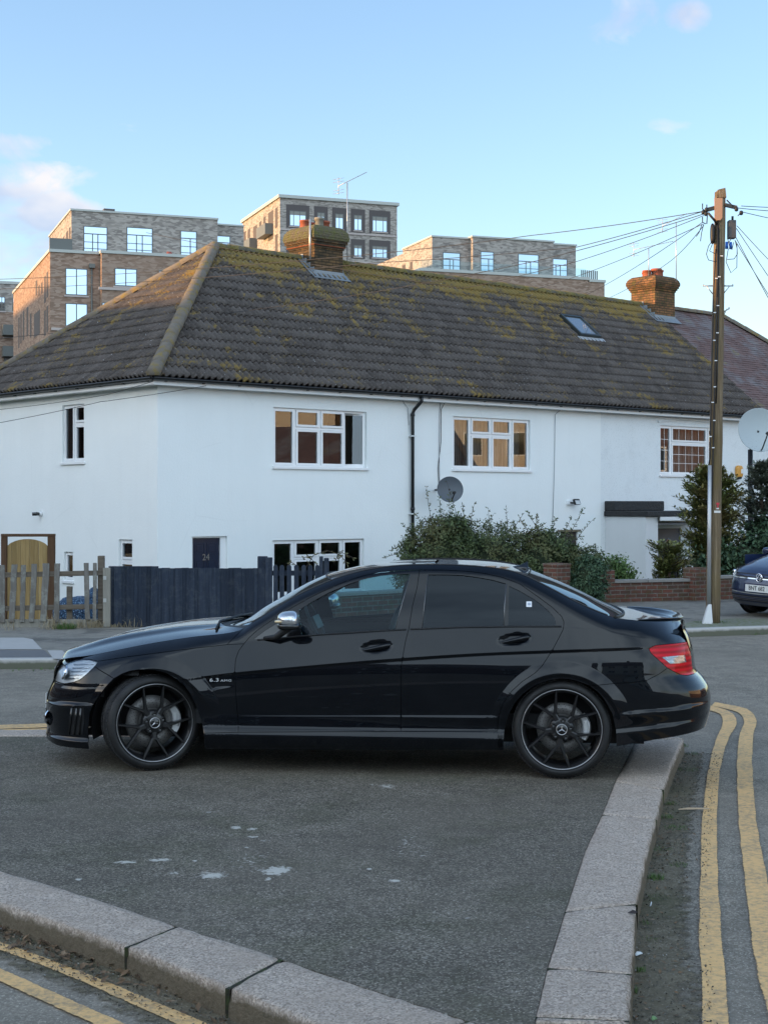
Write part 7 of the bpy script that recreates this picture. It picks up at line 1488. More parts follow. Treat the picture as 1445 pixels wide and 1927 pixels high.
# dark boarded fence
bf_ = empty('board_fence', (fx(350), FY, 0), 0, 'dark blue grey close boarded fence in front of the numbered door', 'fence')
x = fx(206); i = 0; xe = fx(488)
mb = MB()
while x < xe:
    w_ = 0.092 + rnd.uniform(-.012, .01); top = fz(1064.0) if x < fx(289) else fz(1067.5) + rnd.uniform(-.006, .004); mb.obox((x, FY - 0.030 - 0.018 * (i % 2), -0.01), (w_ + 0.016, 0.010, 0), (0, 0.014, 0), (rnd.uniform(-.012, .012), 0, top)); x += w_ - 0.004; i += 1
mb.build('boards', blue_wood, bf_); x0 = fx(206)
mb = MB(); mb.obox((x0, FY + 0.0, 0.25), (xe - x0, 0, 0), (0, 0.05, 0), (0, 0, 0.08)); mb.build('rail', blue_wood, bf_); mb = MB(); mb.obox((x0, FY + 0.0, 0.70), (xe - x0, 0, 0), (0, 0.05, 0), (0, 0, 0.08)); mb.build('rail', blue_wood, bf_)
for (xa, xb, yt) in ((484.5, 503, 1047), (500, 512.5, 1049)):
    mb = MB(); mb.obox((fx(xa), FY + (0.02 if xa < 490 else -.05), 0), (fx(xb) - fx(xa), 0, 0), (0, 0.10, 0), (0, 0, fz(yt))); mb.build('post', blue_wood, bf_, bevel=0.008)
# low dark picket fence with round topped pales
pk = empty('round_top_picket_fence', (fx(565), FY, 0), 0, 'dark round topped picket fence section beside the brick wall', 'fence')
for xc in (519, 531, 544.5, 558, 572, 584, 597.5):
    mb = MB(); w_, h_ = 0.066, fz(1063.5); pts = [(-w_ / 2, 0), (w_ / 2, 0), (w_ / 2, h_ - .03)] + [(w_ / 2 * math.cos(a), h_ - .03 + 0.035 * math.sin(a)) for a in np.linspace(0.2, math.pi - .2, 7)] + [(-w_ / 2, h_ - .03)]
    mb.prism(pts, Matrix.Translation((fx(xc), FY - 0.01, 0.0)) @ Matrix.Rotation(R(90), 4, 'X'), 0.022); mb.build('pale', blue_wood, pk)
for yy in (1079.5, 1142): mb = MB(); mb.obox((fx(512), FY - 0.008, fz(yy) - .03), (fx(612) - fx(512), 0, 0), (0, 0.04, 0), (0, 0, 0.075)); mb.build('rail', blue_wood, pk)
for (xa, xb, yt) in ((601, 608, 1047), (609.5, 619, 1050)):
    mb = MB(); mb.obox((fx(xa), FY - 0.03, 0), (fx(xb) - fx(xa), 0, 0), (0, 0.08, 0), (0, 0, fz(yt))); mb.build('post', blue_wood, pk, bevel=0.012)
# arched garden gate
GY = 27.0; gx = lambda p: (p - CX) / F * GY; gz = lambda p: H - (p - HY) / F * GY
gt = empty('garden_gate', (gx(50), GY, -0.84), 0, 'arch topped pale timber gate in a brown frame behind the left fence', 'gate')
for (a, b) in ((2.5, 13), (90, 103)): mb = MB(); mb.obox((gx(a), GY, -0.86), (gx(b) - gx(a), 0, 0), (0, 0.1, 0), (0, 0, gz(1010) + .86)); mb.build('post', gate_frame_w, gt, bevel=0.006)
mb = MB(); mb.obox((gx(2.5), GY - .01, gz(1010)), (gx(103) - gx(2.5), 0, 0), (0, 0.12, 0), (0, 0, 0.05)); mb.build('lintel', gate_frame_w, gt, bevel=0.006)
nb = 9; xa, xb = gx(13) + .006, gx(90) - .006
mb = MB()
for i in range(nb):
    u0, u1 = i / nb, (i + 1) / nb; arch = lambda u: gz(1027.5) + (gz(1014.5) - gz(1027.5)) * (1 - (2 * u - 1) ** 2) ** 0.75; x0, x1 = xa + (xb - xa) * u0 + .002, xa + (xb - xa) * u1 - .002; P = [(x0, -0.80), (x1, -0.80)] + [(x1 + (x0 - x1) * k / 4, arch(u1 + (u0 - u1) * k / 4)) for k in range(5)]
    mb.prism(P, Matrix.Translation((0, GY + 0.05 + 0.004 * (i % 2), 0)) @ Matrix.Rotation(R(90), 4, 'X'), 0.02)
mb.build('boards', gate_wood, gt)
# garden net heap behind the pickets
mb = MB(); rr = random.Random(5)
netm = mat('blue_white_netting', (0.10, 0.25, 0.42), 0.6); n_ = NT(netm); n_.col(n_.ramp(n_.voro(38, out=0), [(0.10, (0.55, 0.68, 0.78)), (0.24, (0.05, 0.14, 0.26)), (0.5, (0.02, 0.05, 0.10))])); n_.bump(n_.voro(38), 1.0, 0.02)
superell(mb, Matrix.Translation((fx(145) * 1.06, 24.0, 0.02)), 0.36, 0.35, 0.34, e=0.7, n1=24, n2=40); superell(mb, Matrix.Translation((fx(174) * 1.06, 24.1, 0.22)), 0.10, 0.2, 0.28, e=0.8)
o = mb.build('netting_heap', netm); tag(o, 'heap of blue and white garden netting behind the weathered pickets', 'netting')
tex = bpy.data.textures.new('lump', 'CLOUDS'); tex.noise_scale = 0.12; md = o.modifiers.new('d', 'DISPLACE'); md.texture = tex; md.strength = 0.06; md.mid_level = 0.5
mb = MB(); mb.tube([G(117, 1164), G(116.5, 1158) + Vector((0, .6, .02)), G(117, 1164) + Vector((0.03, .6, .16)), G(119, 1164) + Vector((.06, .6, .12)), G(121, 1164) + Vector((.03, .6, .02))], 0.014, 8)
o = mb.build('white_hook', mat('white_plastic', (0.75, 0.76, 0.77), 0.4)); tag(o, 'bent white plastic pipe end standing behind the weathered pickets', 'pipe')
# ------------------------------------------------------------------ garden walls of red brick
wall_brick = brick_mat('garden_red_brick', (0.20, 0.080, 0.058), (0.095, 0.064, 0.052), (0.20, 0.18, 0.155), bw=0.225, rh=0.075, ms=0.011, soot=0.35, mossy=0.25)
coping_m = mat('concrete_coping', (0.27, 0.26, 0.245), 0.9); n_ = NT(coping_m); n_.col(n_.mix(n_.noise(8, 6, .7), (0.17, 0.16, 0.145), (0.33, 0.31, 0.29))); n_.bump(n_.noise(30, 4), .5, .01)
def garden_wall(name, a, b, z1, label, piers=(), copz=0.055):
    a, b = Vector((*a, 0)), Vector((*b, 0)); L = (b - a).length; w = empty(name, a, math.atan2((b - a).y, (b - a).x), label, 'wall')
    mb = MB(); mb.obox((0, 0, -0.12), (L, 0, 0), (0, 0.22, 0), (0, 0, z1 + .12)); mb.build('brickwork', wall_brick, w, local=True)
    mb = MB(); n = int(L / 0.62); rr = random.Random(4)
    for k in range(n): mb.obox((L * k / n, -0.025, z1 + .001 + rr.uniform(-.003, .003)), (L / n - .008, 0, 0), (0, 0.27, 0), (0, 0, copz))
    mb.build('coping', coping_m, w, local=True, bevel=0.006)
    for (s, h) in piers: mb = MB(); mb.obox((s, -.05, -0.12), (0.34, 0, 0), (0, 0.34, 0), (0, 0, h + .12)); mb.build('pier', wall_brick, w, local=True, bevel=0.004)
    return w
def gp(px, Y): return ((px - CX) / F * Y, Y)
wa = gp(1136, 28.1); wb_ = gp(1298, 28.75); garden_wall('garden_wall', gp(632, 23.4), gp(1047, 27.1), 0.40, 'red brick garden wall seen through the saloon front window, under the hedge', copz=0.05)
_w = garden_wall('garden_wall', wa, wb_, 0.36, 'low brown brick garden wall left of the telegraph pole with pale coping', piers=[(-0.14, 0.60)])
_w = garden_wall('garden_wall', (wb_[0] + .34, wb_[1] + .08), (9.6, 30.9), 0.40, 'brick garden wall right of the telegraph pole behind the blue hatchback', piers=[(-0.35, 0.62)])
pier = empty('brick_pier', (*gp(1048, 27.1), 0), R(40), 'square brick gate pier left of the clipped round bush', 'pier'); mb = MB(); mb.box((0.17, 0.17, 0.31), (0.34, 0.34, 0.80)); mb.build('brickwork', wall_brick, pier, local=True); mb = MB(); mb.box((0.17, 0.17, 0.735), (0.36, 0.36, 0.05)); mb.build('cap', wall_brick, pier, local=True)
# ------------------------------------------------------------------ telegraph pole
PX, PY = G(1340, 1172).x, G(1340, 1172).y; pz_ = lambda py: H - (py - HY) / F * PY; pxx = lambda px: (px - CX) / F * PY
tpole = empty('telegraph_pole', (PX, PY, 0), 0, 'tall brown wooden telegraph pole with crossarms, junction boxes and a red sticker', 'pole')
pole_m = mat('creosoted_pole', (0.13, 0.09, 0.05), 0.85, spec=0.3); n_ = NT(pole_m); g_ = n_.noise(1.0, 7, 0.75, src=n_.mapping((34, 34, 0.9)), dist=0.5); n_.col(n_.mix(n_.ramp(n_.noise(1.3, 5, 0.6), [(0.45, 0), (0.62, 0.75)]), n_.ramp(g_, [(0.3, (0.055, 0.038, 0.025)), (0.52, (0.17, 0.125, 0.075)), (0.72, (0.32, 0.25, 0.17))]), n_.mix(g_, (0.09, 0.07, 0.03), (0.22, 0.16, 0.07)))); n_.bump(g_, 1.0, 0.02)
top = (pxx(1354.5), PY, pz_(362)); mb = MB(); n_s = 14; rr = random.Random(8)
mb.tube([(PX + (top[0] - PX) * k / n_s + rr.uniform(-.004, .004), PY, -0.1 + (top[2] + .1) * k / n_s) for k in range(n_s + 1)], [0.112 - 0.030 * k / n_s for k in range(n_s + 1)], 20); mb.build('shaft', pole_m, tpole)
mb = MB(); P = Vector(top); mb.add([P + Vector(v) for v in ((-.078, -.09, -.10), (.078, -.09, -.10), (.078, .09, -.10), (-.078, .09, -.10), (-.05, -.07, .03), (.065, -.07, .06), (.065, .07, .06), (-.05, .07, .03))], [(0, 3, 2, 1), (4, 5, 6, 7), (0, 1, 5, 4), (1, 2, 6, 5), (2, 3, 7, 6), (3, 0, 4, 7)]); mb.build('pole_cap', pole_m, tpole, bevel=0.01)
polex = lambda z: PX + (top[0] - PX) * z / top[2]
Q = lambda px, py, dy=0.0: Vector((pxx(px), PY + dy, pz_(py)))
armw = wood('weathered_crossarm', (0.07, 0.055, 0.045), (0.14, 0.12, 0.10), vert=False)
mb = MB(); a, b = Q(1325, 402, -.16), Q(1349, 395, -.12); mb.obox(a, b - a, (0, 0.06, 0), (0, 0, 0.06)); mb.build('crossarm', armw, tpole, bevel=0.005)
mb = MB(); a, b = Q(1362, 391, -.1), Q(1384, 396, -.1); mb.obox(a, b - a, (0, 0.05, 0), (0, 0, 0.055)); mb.build('crossarm', armw, tpole, bevel=0.005)
mb = MB(); mb.tube([Q(1328, 404, -.14), Q(1341, 417, -.1), Q(1347, 424, -.06)], 0.018, 8); mb.tube([Q(1365, 378, -.06), Q(1376, 391, -.1)], 0.010, 6); mb.build('brace', iron, tpole)
for (x, y, dy) in ((1325, 398, -.14), (1324.5, 405, -.12), (1320, 402, -.1), (1382, 396, -.1), (1391, 403, -.1)):
    mb = MB(); superell(mb, Matrix.Translation(Q(x, y, dy)), 0.030, 0.030, 0.036, n1=8, n2=12); mb.build('insulator', iron, tpole)
mb = MB()
for pts in ([(1318, 386), (1318, 396), (1323, 400)], [(1326, 388), (1326, 396)], [(1318, 411), (1318, 421), (1324, 424)], [(1327, 408), (1326, 424)], [(1384, 409), (1388, 405), (1391, 403)]): mb.tube([Q(x, y, -.12) for x, y in pts], 0.008, 6)
mb.build('wire_hooks', iron, tpole)
mb = MB(); mb.prism([(-.055, -.16), (-.02, -.19), (.03, -.19), (.06, -.15), (.06, .15), (-.06, .15)], Matrix.Translation(Q(1347, 394.5, -.13)) @ Matrix.Rotation(R(90), 4, 'X'), 0.02); mb.build('orange_plate', mat('tan_sign_plate', (0.40, 0.22, 0.13), 0.6), tpole)
for (x0, y0, x1, y1, nm, m_) in ((1369, 415, 1383, 449, 'junction_box', mat('grey_junction_box', (0.06, 0.055, 0.055), 0.5)),): mb = MB(); mb.obox(Q(x0, y1, -.06), (pxx(x1) - pxx(x0), 0, 0), (0, 0.14, 0), (0, 0, pz_(y0) - pz_(y1))); mb.build(nm, m_, tpole, bevel=0.01)
mb = MB(); mb.tube([Q(1377.5, 414, 0), Q(1377.5, 407, 0)], 0.018, 8); mb.build('box_spigot', iron, tpole)
mb = MB(); superell(mb, Matrix.Translation(Q(1338.5, 441, -.05)), 0.035, 0.05, 0.16, n1=12, n2=12); mb.build('cable_joint', iron, tpole)
bluep = mat('blue_plastic_caps', (0.01, 0.10, 0.45), 0.4)
for (x, y) in ((1365.5, 463), (1373, 463.5)): mb = MB(); mb.tube([Q(x, y - 7, -.04), Q(x, y + 6, -.04)], [0.020, 0.026], 10); mb.build('cable_cap', bluep, tpole)
mb = MB()
for pts in ([(1337, 455), (1330, 465), (1326, 480), (1330, 491), (1342, 494)], [(1337, 462), (1332, 474), (1342, 479)], [(1383, 460), (1384, 480), (1378, 489), (1365, 490)], [(1367, 470), (1363, 495), (1372, 515), (1383, 505), (1383.5, 470), (1380, 455)], [(1366, 452), (1370, 468), (1374, 472), (1377, 458)], [(1345, 420), (1339, 432), (1337, 448), (1341, 460)], [(1349, 415), (1348, 450), (1346, 500), (1344, 560)], [(1318, 424), (1312, 440), (1307, 447)], [(1321, 424), (1317, 440), (1315, 456)], [(1371, 447), (1372, 452), (1368, 458)]): mb.tube([Q(x, y, -.09) for x, y in pts], 0.006, 5)
mb.build('hanging_loops', iron, tpole)
for k, (pts) in enumerate(([(1348, 425), (1347, 520), (1343, 700), (1338, 900), (1333, 1000)], [(1350, 430), (1350, 560), (1347, 700), (1345, 760)], [(1345, 470), (1341, 545), (1337, 700), (1334, 860), (1331, 880)])):
    mb = MB(); mb.tube([Q(x - 1.0, y, -.105 + .01 * k) for x, y in pts], 0.010, 6); mb.build('pole_cable', iron, tpole)
mb = MB()
for (x, y) in ((1354, 484), (1349.5, 523), (1344, 526), (1347, 577), (1341, 590), (1346, 628), (1340, 642), (1343, 680), (1341, 729), (1337, 758), (1340, 792), (1333, 822), (1338, 843)): mb.box(Q(x, y, -.118), (0.038, 0.012, 0.014))
mb.build('cable_clip', mat('white_cable_clip', (0.75, 0.76, 0.77), 0.5), tpole)
for (x0, y0, x1, y1, xb, yb) in ((1323, 538, 1340, 538, 1340, 553), (1378, 538, 1361, 538, 1361, 552), (1371, 581, 1360, 587, 1361, 592)):
    mb = MB(); mb.tube([Q(x0, y0), Q(x1, y1)], 0.010, 6); mb.tube([Q((x0 * 2 + x1) / 3, y0), Q(xb, yb)], 0.008, 6); mb.tube([Q(x0, y0 - 3), Q(x0, y0 + 1)], 0.010, 6); mb.build('foot_step', galv, tpole)
# galvanised cable guard down the left side
mb = MB(); mb.tube([Q(1332.5, 876, -.09), Q(1331, 1000, -.11), Q(1330, 1140, -.13)], 0.030, 12); gd_ = mb.build('cable_guard', galv, tpole)
mb = MB(); b0 = Q(1330, 1136, -.13); b1 = G(1323, 1172); mb.add([b0 + Vector(v) for v in ((-.02, -.03, 0), (.03, -.03, 0), (.03, .03, 0), (-.02, .03, 0))] + [Vector((b0.x + dx, b0.y + dy, 0.0)) for dx, dy in ((-.10, -.06), (.045, -.06), (.045, .06), (-.10, .06))], [(0, 1, 5, 4), (1, 2, 6, 5), (2, 3, 7, 6), (3, 0, 4, 7)]); mb.build('guard_foot', mat('white_metal', (0.62, 0.63, 0.64), 0.45), tpole)
mb = MB()
for (x, y, a, b, m) in ((1347, 948, .045, .032, 0), (1347, 953, .02, .03, 0)): mb.box(Q(x, y, -.108), (a, 0.006, b))
mb.build('red_sticker', mat('red_sticker', (0.55, 0.04, 0.06), 0.6), tpole); mb = MB(); mb.box(Q(1346, 963, -.105), (.10, .01, .035)); mb.box(Q(1346.5, 957, -.108), (.04, .006, .02)); mb.build('white_label', mat('white_label', (0.62, 0.62, 0.60), 0.6), tpole)
# overhead wires
wire_m = mat('overhead_wire', (0.03, 0.032, 0.036), 0.6)
def wire(pts, r, label,  group='telephone wires fanning out from the pole'):
    r *= 0.7; P = [Vector(p) for p in pts]; c = []
    for a, b in zip(P[:-1], P[1:]):
        n = 14
        for k in range(n): t = k / n; q = a.lerp(b, t); q.z -= 4 * t * (1 - t) * (a - b).length * 0.006; c.append(q)
    c.append(P[-1]); o = MB().tube(c, r, 5).build('telephone_wire', wire_m); tag(o, label, 'wire', group)
def at(px, py, Y): return Wp(px, py, Y)
p0 = Q(1320, 400, -.1)
wl = [([p0, at(1000, 443, 26), at(600, 487, 29), at(-60, 527, 36)], 0.009, 'upper wire from the pole crossing the hipped roof to the far left'),
      ([p0, at(1085, 465, 26), at(700, 495, 28), at(-60, 546, 35)], 0.009, 'second wire from the pole crossing the brown flats on the left'),
      ([Q(1321, 405, -.1), at(1000, 493, 27.5), at(640, 560, 30), at(-60, 642, 36)], 0.009, 'wire from the pole sloping down over the tiled roof to the left edge'),
      ([Q(1321, 408, -.1), at(1085, 492, 27), at(870, 543, 29), HP(2.2, DR, ZR + .12)], 0.008, 'wire from the pole ending at the ridge left of the mossy chimney'),
      ([Q(1318, 421, -.1), HP(15.3, 3.4, 7.25)], 0.008, 'short wire from the pole down to the ridge left of the second chimney'),
      ([Q(1319, 424, -.1), HP(13.6, 3.5, 7.4)], 0.008, 'wire from the pole meeting the ridge above the pebbledashed house'),
      ([Q(1321, 426, -.1), at(1260, 492, 30), HP(17.0, 3.6, 7.5)], 0.008, 'steep wire from the pole behind the second chimney'),
      ([HP(-.3, -.3, 4.1), at(200, 743, 29), at(-60, 776, 33)], 0.008, 'thin wire from the roof corner across the left wall, upper one'),
      ([HP(0.9, -.3, 4.08), at(190, 756, 28), at(-60, 806, 30)], 0.008, 'thin wire from the roof corner across the left wall, lower one'),
      ([Q(1391, 390, -.1), at(1500, 391, 24)], 0.008, 'topmost wire leaving the right side of the pole'), ([Q(1386, 394, -.1), at(1500, 400, 24)], 0.008, 'second highest wire leaving the right side of the pole'), ([Q(1392, 401, -.1), at(1500, 421, 24)], 0.008, 'third wire leaving the right side of the pole'),
      ([Q(1386, 425, 0), at(1500, 545, 22)], 0.008, 'outer slanting wire right of the junction box'), ([Q(1385, 430, 0), at(1500, 600, 22)], 0.008, 'middle slanting wire right of the junction box'), ([Q(1384, 447, 0), at(1500, 660, 21)], 0.008, 'inner slanting wire right of the junction box'), ([Q(1382, 452, 0), at(1500, 640, 21)], 0.008, 'lowest slanting wire right of the junction box')]
for pts, r_, lb in wl: wire(pts, r_, lb)
# ------------------------------------------------------------------ aerials, dishes, lamps, alarm
def yagi(name, base, topz, boom_a, boom_b, label, refl=True, n=9, foldz=0.0, fat=0.010, ladder=0.11):
    o = empty(name, base, 0, label, 'aerial'); al = galv; base = Vector(base); mb = MB(); P1 = Vector((base.x, base.y, topz)); mb.tube([base, P1], fat * 1.3, 8); mb.build('mast', al, o)
    a, b = Vector(boom_a), Vector(boom_b); d = (b - a); s = Vector((-d.y, d.x, 0)).normalized() if Vector((d.x, d.y, 0)).length > .01 else Vector((0, 1, 0)); mb = MB(); mb.tube([a, b], fat * .8, 6); mb.build('boom', al, o)
    mb = MB()
    for k in range(n): c = a.lerp(b, 0.22 + 0.78 * k / (n - 1)); q = s * ladder * (1 - .3 * k / n) + Vector((0, 0, 0.015)); mb.tube([c - q, c + q], fat * .45, 5)
    mb.build('director_rods', al, o)
    if refl:
        mb = MB(); c = a
        for z in (-.17, -.10, .10, .17): mb.tube([c + s * .1 + Vector((-.13, 0, z)), c - s * .1 + Vector((.13, 0, z))], fat * .5, 5); 
        mb.tube([c + Vector((0, 0, -.2)), c + Vector((0, 0, .2))], fat * .8, 6); mb.build('reflector', al, o)
    return o
cy = HP(7.30, 3.6); YA = cy.y; wq = lambda px, py, Y: Wp(px, py, Y)
yagi('tv_aerial', wq(653.5, 490, 35.9), wq(655, 344, 35.9).z, wq(637, 350, 35.9), wq(690, 324, 35.9), 'large ladder aerial on the tall mast beside the mossy chimney')
mb = MB(); mb.tube([wq(583.5, 489, 35.2), wq(583.5, 412, 35.2)], 0.022, 8); o = mb.build('chimney_mast', galv); tag(o, 'short pale mast standing against the left face of the mossy chimney', 'mast')
yagi('tv_aerial', wq(1220, 520, 43.2), wq(1220, 468, 43.2).z, wq(1192, 470, 43.2), wq(1266, 454, 43.2), 'ladder aerial on the short mast over the second chimney', n=16)
yagi('tv_aerial', wq(1271.5, 530, 43.8), wq(1269.5, 418, 43.8).z, wq(1246, 425, 43.8), wq(1291, 402, 43.8), 'aerial on the tall mast at the right of the second chimney')
def dish(name, c, nrm, r, label, m, arm=None, ell=1.0, depth=0.18):
    n = Vector(nrm).normalized(); o = empty(name, c, 0, label, 'satellite dish'); Mx = Matrix.Translation(c) @ n.to_track_quat('Z', 'Y').to_matrix().to_4x4() @ Matrix.Diagonal((ell, 1, 1, 1)); mb = MB(); pr = [(r * k / 12, -depth * r * (1 - (k / 12) ** 2)) for k in range(13)]
    mb.lathe(pr + [(r * 1.02, 0.004), (r * 1.02, -0.012)] + [(x, z - 0.012) for x, z in pr[::-1]], Mx, 40); mb.build('reflector', m, o)
    e = Mx @ Vector((0.0 * r, -0.35 * r, r * 1.05)); mb = MB(); mb.tube([Mx @ Vector((0, -r * .95, 0)), Mx @ Vector((0, -r * .95, .05)), e], 0.014, 6); mb.build('feed_arm', iron, o); mb = MB(); mb.tube([e, e - n * 0.09], 0.03, 10); mb.build('receiver', matt_black, o)
    if arm: mb = MB(); mb.tube([c - n * depth * r * .9, *[Vector(q) for q in arm]], 0.022, 8); mb.build('bracket', iron, o)
    return o
dgrey = mat('grey_dish', (0.085, 0.10, 0.12), 0.45); dwhite = mat('pale_dish', (0.40, 0.45, 0.47), 0.55); n_ = NT(dwhite); sx_ = n_.n('ShaderNodeSeparateXYZ'); n_.l(n_.co, sx_.inputs[0])
n_.col(n_.mix(n_.math('MULTIPLY', n_.ramp(n_.voro(24), [(0.12, 1.0), (0.22, 0.0)]), n_.ramp(n_.math('MULTIPLY', n_.math('SUBTRACT', 3.45, sx_.outputs[2]), 1.6), [(0.15, 0.0), (0.7, 0.8)])), (0.38, 0.43, 0.45), (0.10, 0.11, 0.11)))
wallpt = HP(*[ft(819, 922)[0], 0.0], ft(819, 922)[1]); dc = Wp(847, 921, wallpt.y - 0.75)
dish('satellite_dish', dc, (0.30, -1.0, 0.10), 0.275, 'small dark grey satellite dish on the wall above the hedge', dgrey, arm=[wallpt + Vector((.05, -.35, 0)), wallpt], ell=1.05)
mb = MB()
bd = Wp(1429, 809, 33.0); dish('satellite_dish', bd, (0.10, -1.0, 0.16), 0.475, 'large pale round satellite dish on a post at the right edge', dwhite, arm=[Wp(1411, 846, 33.3)], ell=1.0, depth=0.22)
bdo = [o for o in COL.objects if o.name.startswith('satellite_dish') and o.type == 'EMPTY'][-1]; mb = MB(); mb.tube([Wp(1411, 846, 33.4), Vector((Wp(1411, 846, 33.4).x, 33.4, -0.86))], 0.055, 10); mb.build('post', iron, bdo)
fl0 = HP(*[ft(1066, 946)[0], -0.0], ft(1066, 946)[1]); fl = empty('flood_light', fl0, HRZ, 'small square floodlight on the white wall above the hedge', 'lamp'); mb = MB(); mb.box((0.05, -0.02, 0.0), (0.14, 0.04, 0.09)); mb.build('mount', upvc, fl, local=True)
mb = MB(); mb.tube([(.08, -.03, 0), (.16, -.10, -.01)], 0.02, 8); mb.box((0.20, -0.14, 0.02), (0.20, 0.05, 0.14), M=Matrix.Rotation(R(-25), 4, 'X')); mb.build('lamp_head', matt_black, fl, local=True, bevel=.006); mb = MB(); mb.box((0.20, -0.172, 0.008), (0.155, 0.01, 0.10), M=Matrix.Rotation(R(-25), 4, 'X')); mb.build('lens', mat('pale_lens', (0.5, 0.52, 0.52), 0.2), fl, local=True)
dq, zq = lt(79, 967); cp = HP(0, dq, zq); cm_ = empty('security_camera', cp, HRZ, 'small black security camera on the left end wall above the gate', 'camera'); mb = MB(); mb.lathe([(0, 0.05), (0.05, 0.05), (0.055, 0), (0, 0)], Matrix.Rotation(R(-90), 4, 'Y'), 16); mb.build('mount', upvc, cm_, local=True)
mb = MB(); mb.tube([(-.05, -.0, 0), (-.10, .02, 0), (-.19, .04, -.005)], [0.03, 0.04, 0.036], 12); mb.build('camera_body', gloss_black, cm_, local=True)
tA, zA = ft(1387, 889); al = empty('alarm_box', HP(tA, 0, zA), HRZ, 'orange house alarm box on the pebbledash beside the pole', 'alarm'); am = mat('orange_alarm', (0.62, 0.30, 0.06), 0.4)
mb = MB(); superell(mb, Matrix.Translation((0, -.05, 0.02)), 0.135, 0.06, 0.165, e=.55); mb.build('case', am, al, local=True); mb = MB(); mb.box((0.05, -.115, 0.03), (0.10, .012, .12)); mb.build('white_sticker', plate_white, al, local=True); mb = MB(); superell(mb, Matrix.Translation((0, -.045, -.135)), 0.09, .055, .045, e=.6); mb.build('strobe', matt_black, al, local=True)
# ================================================================== plants
def leaf_mat(name, a, b, c=None, tr=0.25):
    m = mat(name, a, 0.55, spec=0.35); n = NT(m); g = n.n('ShaderNodeNewGeometry'); r = g.outputs['Random Per Island']; big = n.noise(1.6, 4, 0.6); col = n.mix(r, a, b)
    if c: col = n.mix(n.ramp(big, [(0.45, 0.0), (0.65, 0.8)]), col, c)
    n.col(col); return m
privet = leaf_mat('dark_hedge_leaves', (0.026, 0.042, 0.018), (0.088, 0.120, 0.042), (0.110, 0.105, 0.042)); bright = leaf_mat('fresh_green_leaves', (0.05, 0.10, 0.025), (0.13, 0.20, 0.06)); laurel = leaf_mat('laurel_leaves', (0.022, 0.050, 0.028), (0.075, 0.125, 0.062)); conif = leaf_mat('conifer_sprays', (0.08, 0.11, 0.035), (0.24, 0.25, 0.085), (0.26, 0.20, 0.09)); greyc = leaf_mat('grey_green_conifer', (0.08, 0.10, 0.08), (0.20, 0.22, 0.17)); twigm = mat('brown_twigs', (0.05, 0.038, 0.028), 0.85); rosel = leaf_mat('rose_leaves', (0.05, 0.06, 0.025), (0.16, 0.13, 0.06))
trunkm = wood('conifer_bark', (0.06, 0.04, 0.03), (0.11, 0.08, 0.06))
def leaves(blobs, n, size, seed, up=0.3, shell=0.22, asp=0.5):
    """n leaf faces spread through ellipsoids (centre, radii, weight), thicker near their surface, clumped"""
    rnd = random.Random(seed); mb = MB(); tot = sum(b[2] for b in blobs); V = []; Fc = []
    for (c, r, wgt) in blobs:
        k = int(n * wgt / tot); clumps = []
        for _ in range(max(6, k // 26)):
            d = Vector((rnd.gauss(0, 1), rnd.gauss(0, 1), rnd.gauss(0, 1))).normalized(); q = rnd.random() ** shell; clumps.append((Vector(c) + Vector((d.x * r[0], d.y * r[1], d.z * r[2])) * q, d))
        for i in range(k):
            cc, d = clumps[i % len(clumps)]; s = size * rnd.uniform(.6, 1.35); p = cc + Vector((rnd.gauss(0, 1), rnd.gauss(0, 1), rnd.gauss(0, 1))) * size * 1.9
            a = (d + Vector((rnd.uniform(-1, 1), rnd.uniform(-1, 1), rnd.uniform(-1, 1) + up)) * 1.0).normalized(); b = a.orthogonal().normalized(); b = (Matrix.Rotation(rnd.uniform(0, 6.28), 3, a) @ b); t = a.cross(b)
            i0 = len(mb.v); mb.v += [tuple(p - b * s), tuple(p - t * s * asp + a * s * .15), tuple(p + b * s), tuple(p + t * s * asp + a * s * .15)]; mb.f.append((i0, i0 + 1, i0 + 2, i0 + 3)); mb.sm.append(False); mb.mi.append(0)
    return mb
def shoot(ml, ms, p0, p1, n, size, rnd, bend=0.2, r=0.006):
    p0, p1 = Vector(p0), Vector(p1); mid = p0.lerp(p1, .5) + Vector((rnd.uniform(-1, 1), rnd.uniform(-.5, .5), 0)) * bend * (p1 - p0).length * .5; pts = [p0.lerp(mid, t / 4).lerp(mid.lerp(p1, t / 4), t / 4) for t in range(5)]; ms.tube(pts, [r, r * .9, r * .7, r * .5, r * .3], 5, cap=False)
    for i in range(n):
        t = rnd.uniform(0.15, 1.0) * 3.999; k = int(t); p = pts[k].lerp(pts[k + 1], t - k); d = Vector((rnd.uniform(-1, 1), rnd.uniform(-1, 1), rnd.uniform(-.3, 1))).normalized(); s = size * rnd.uniform(.6, 1.2); w = d.orthogonal().normalized() * s * .4; ml.add([p, p + d * s - w, p + d * s * 2, p + d * s + w], [(0, 1, 2, 3)])
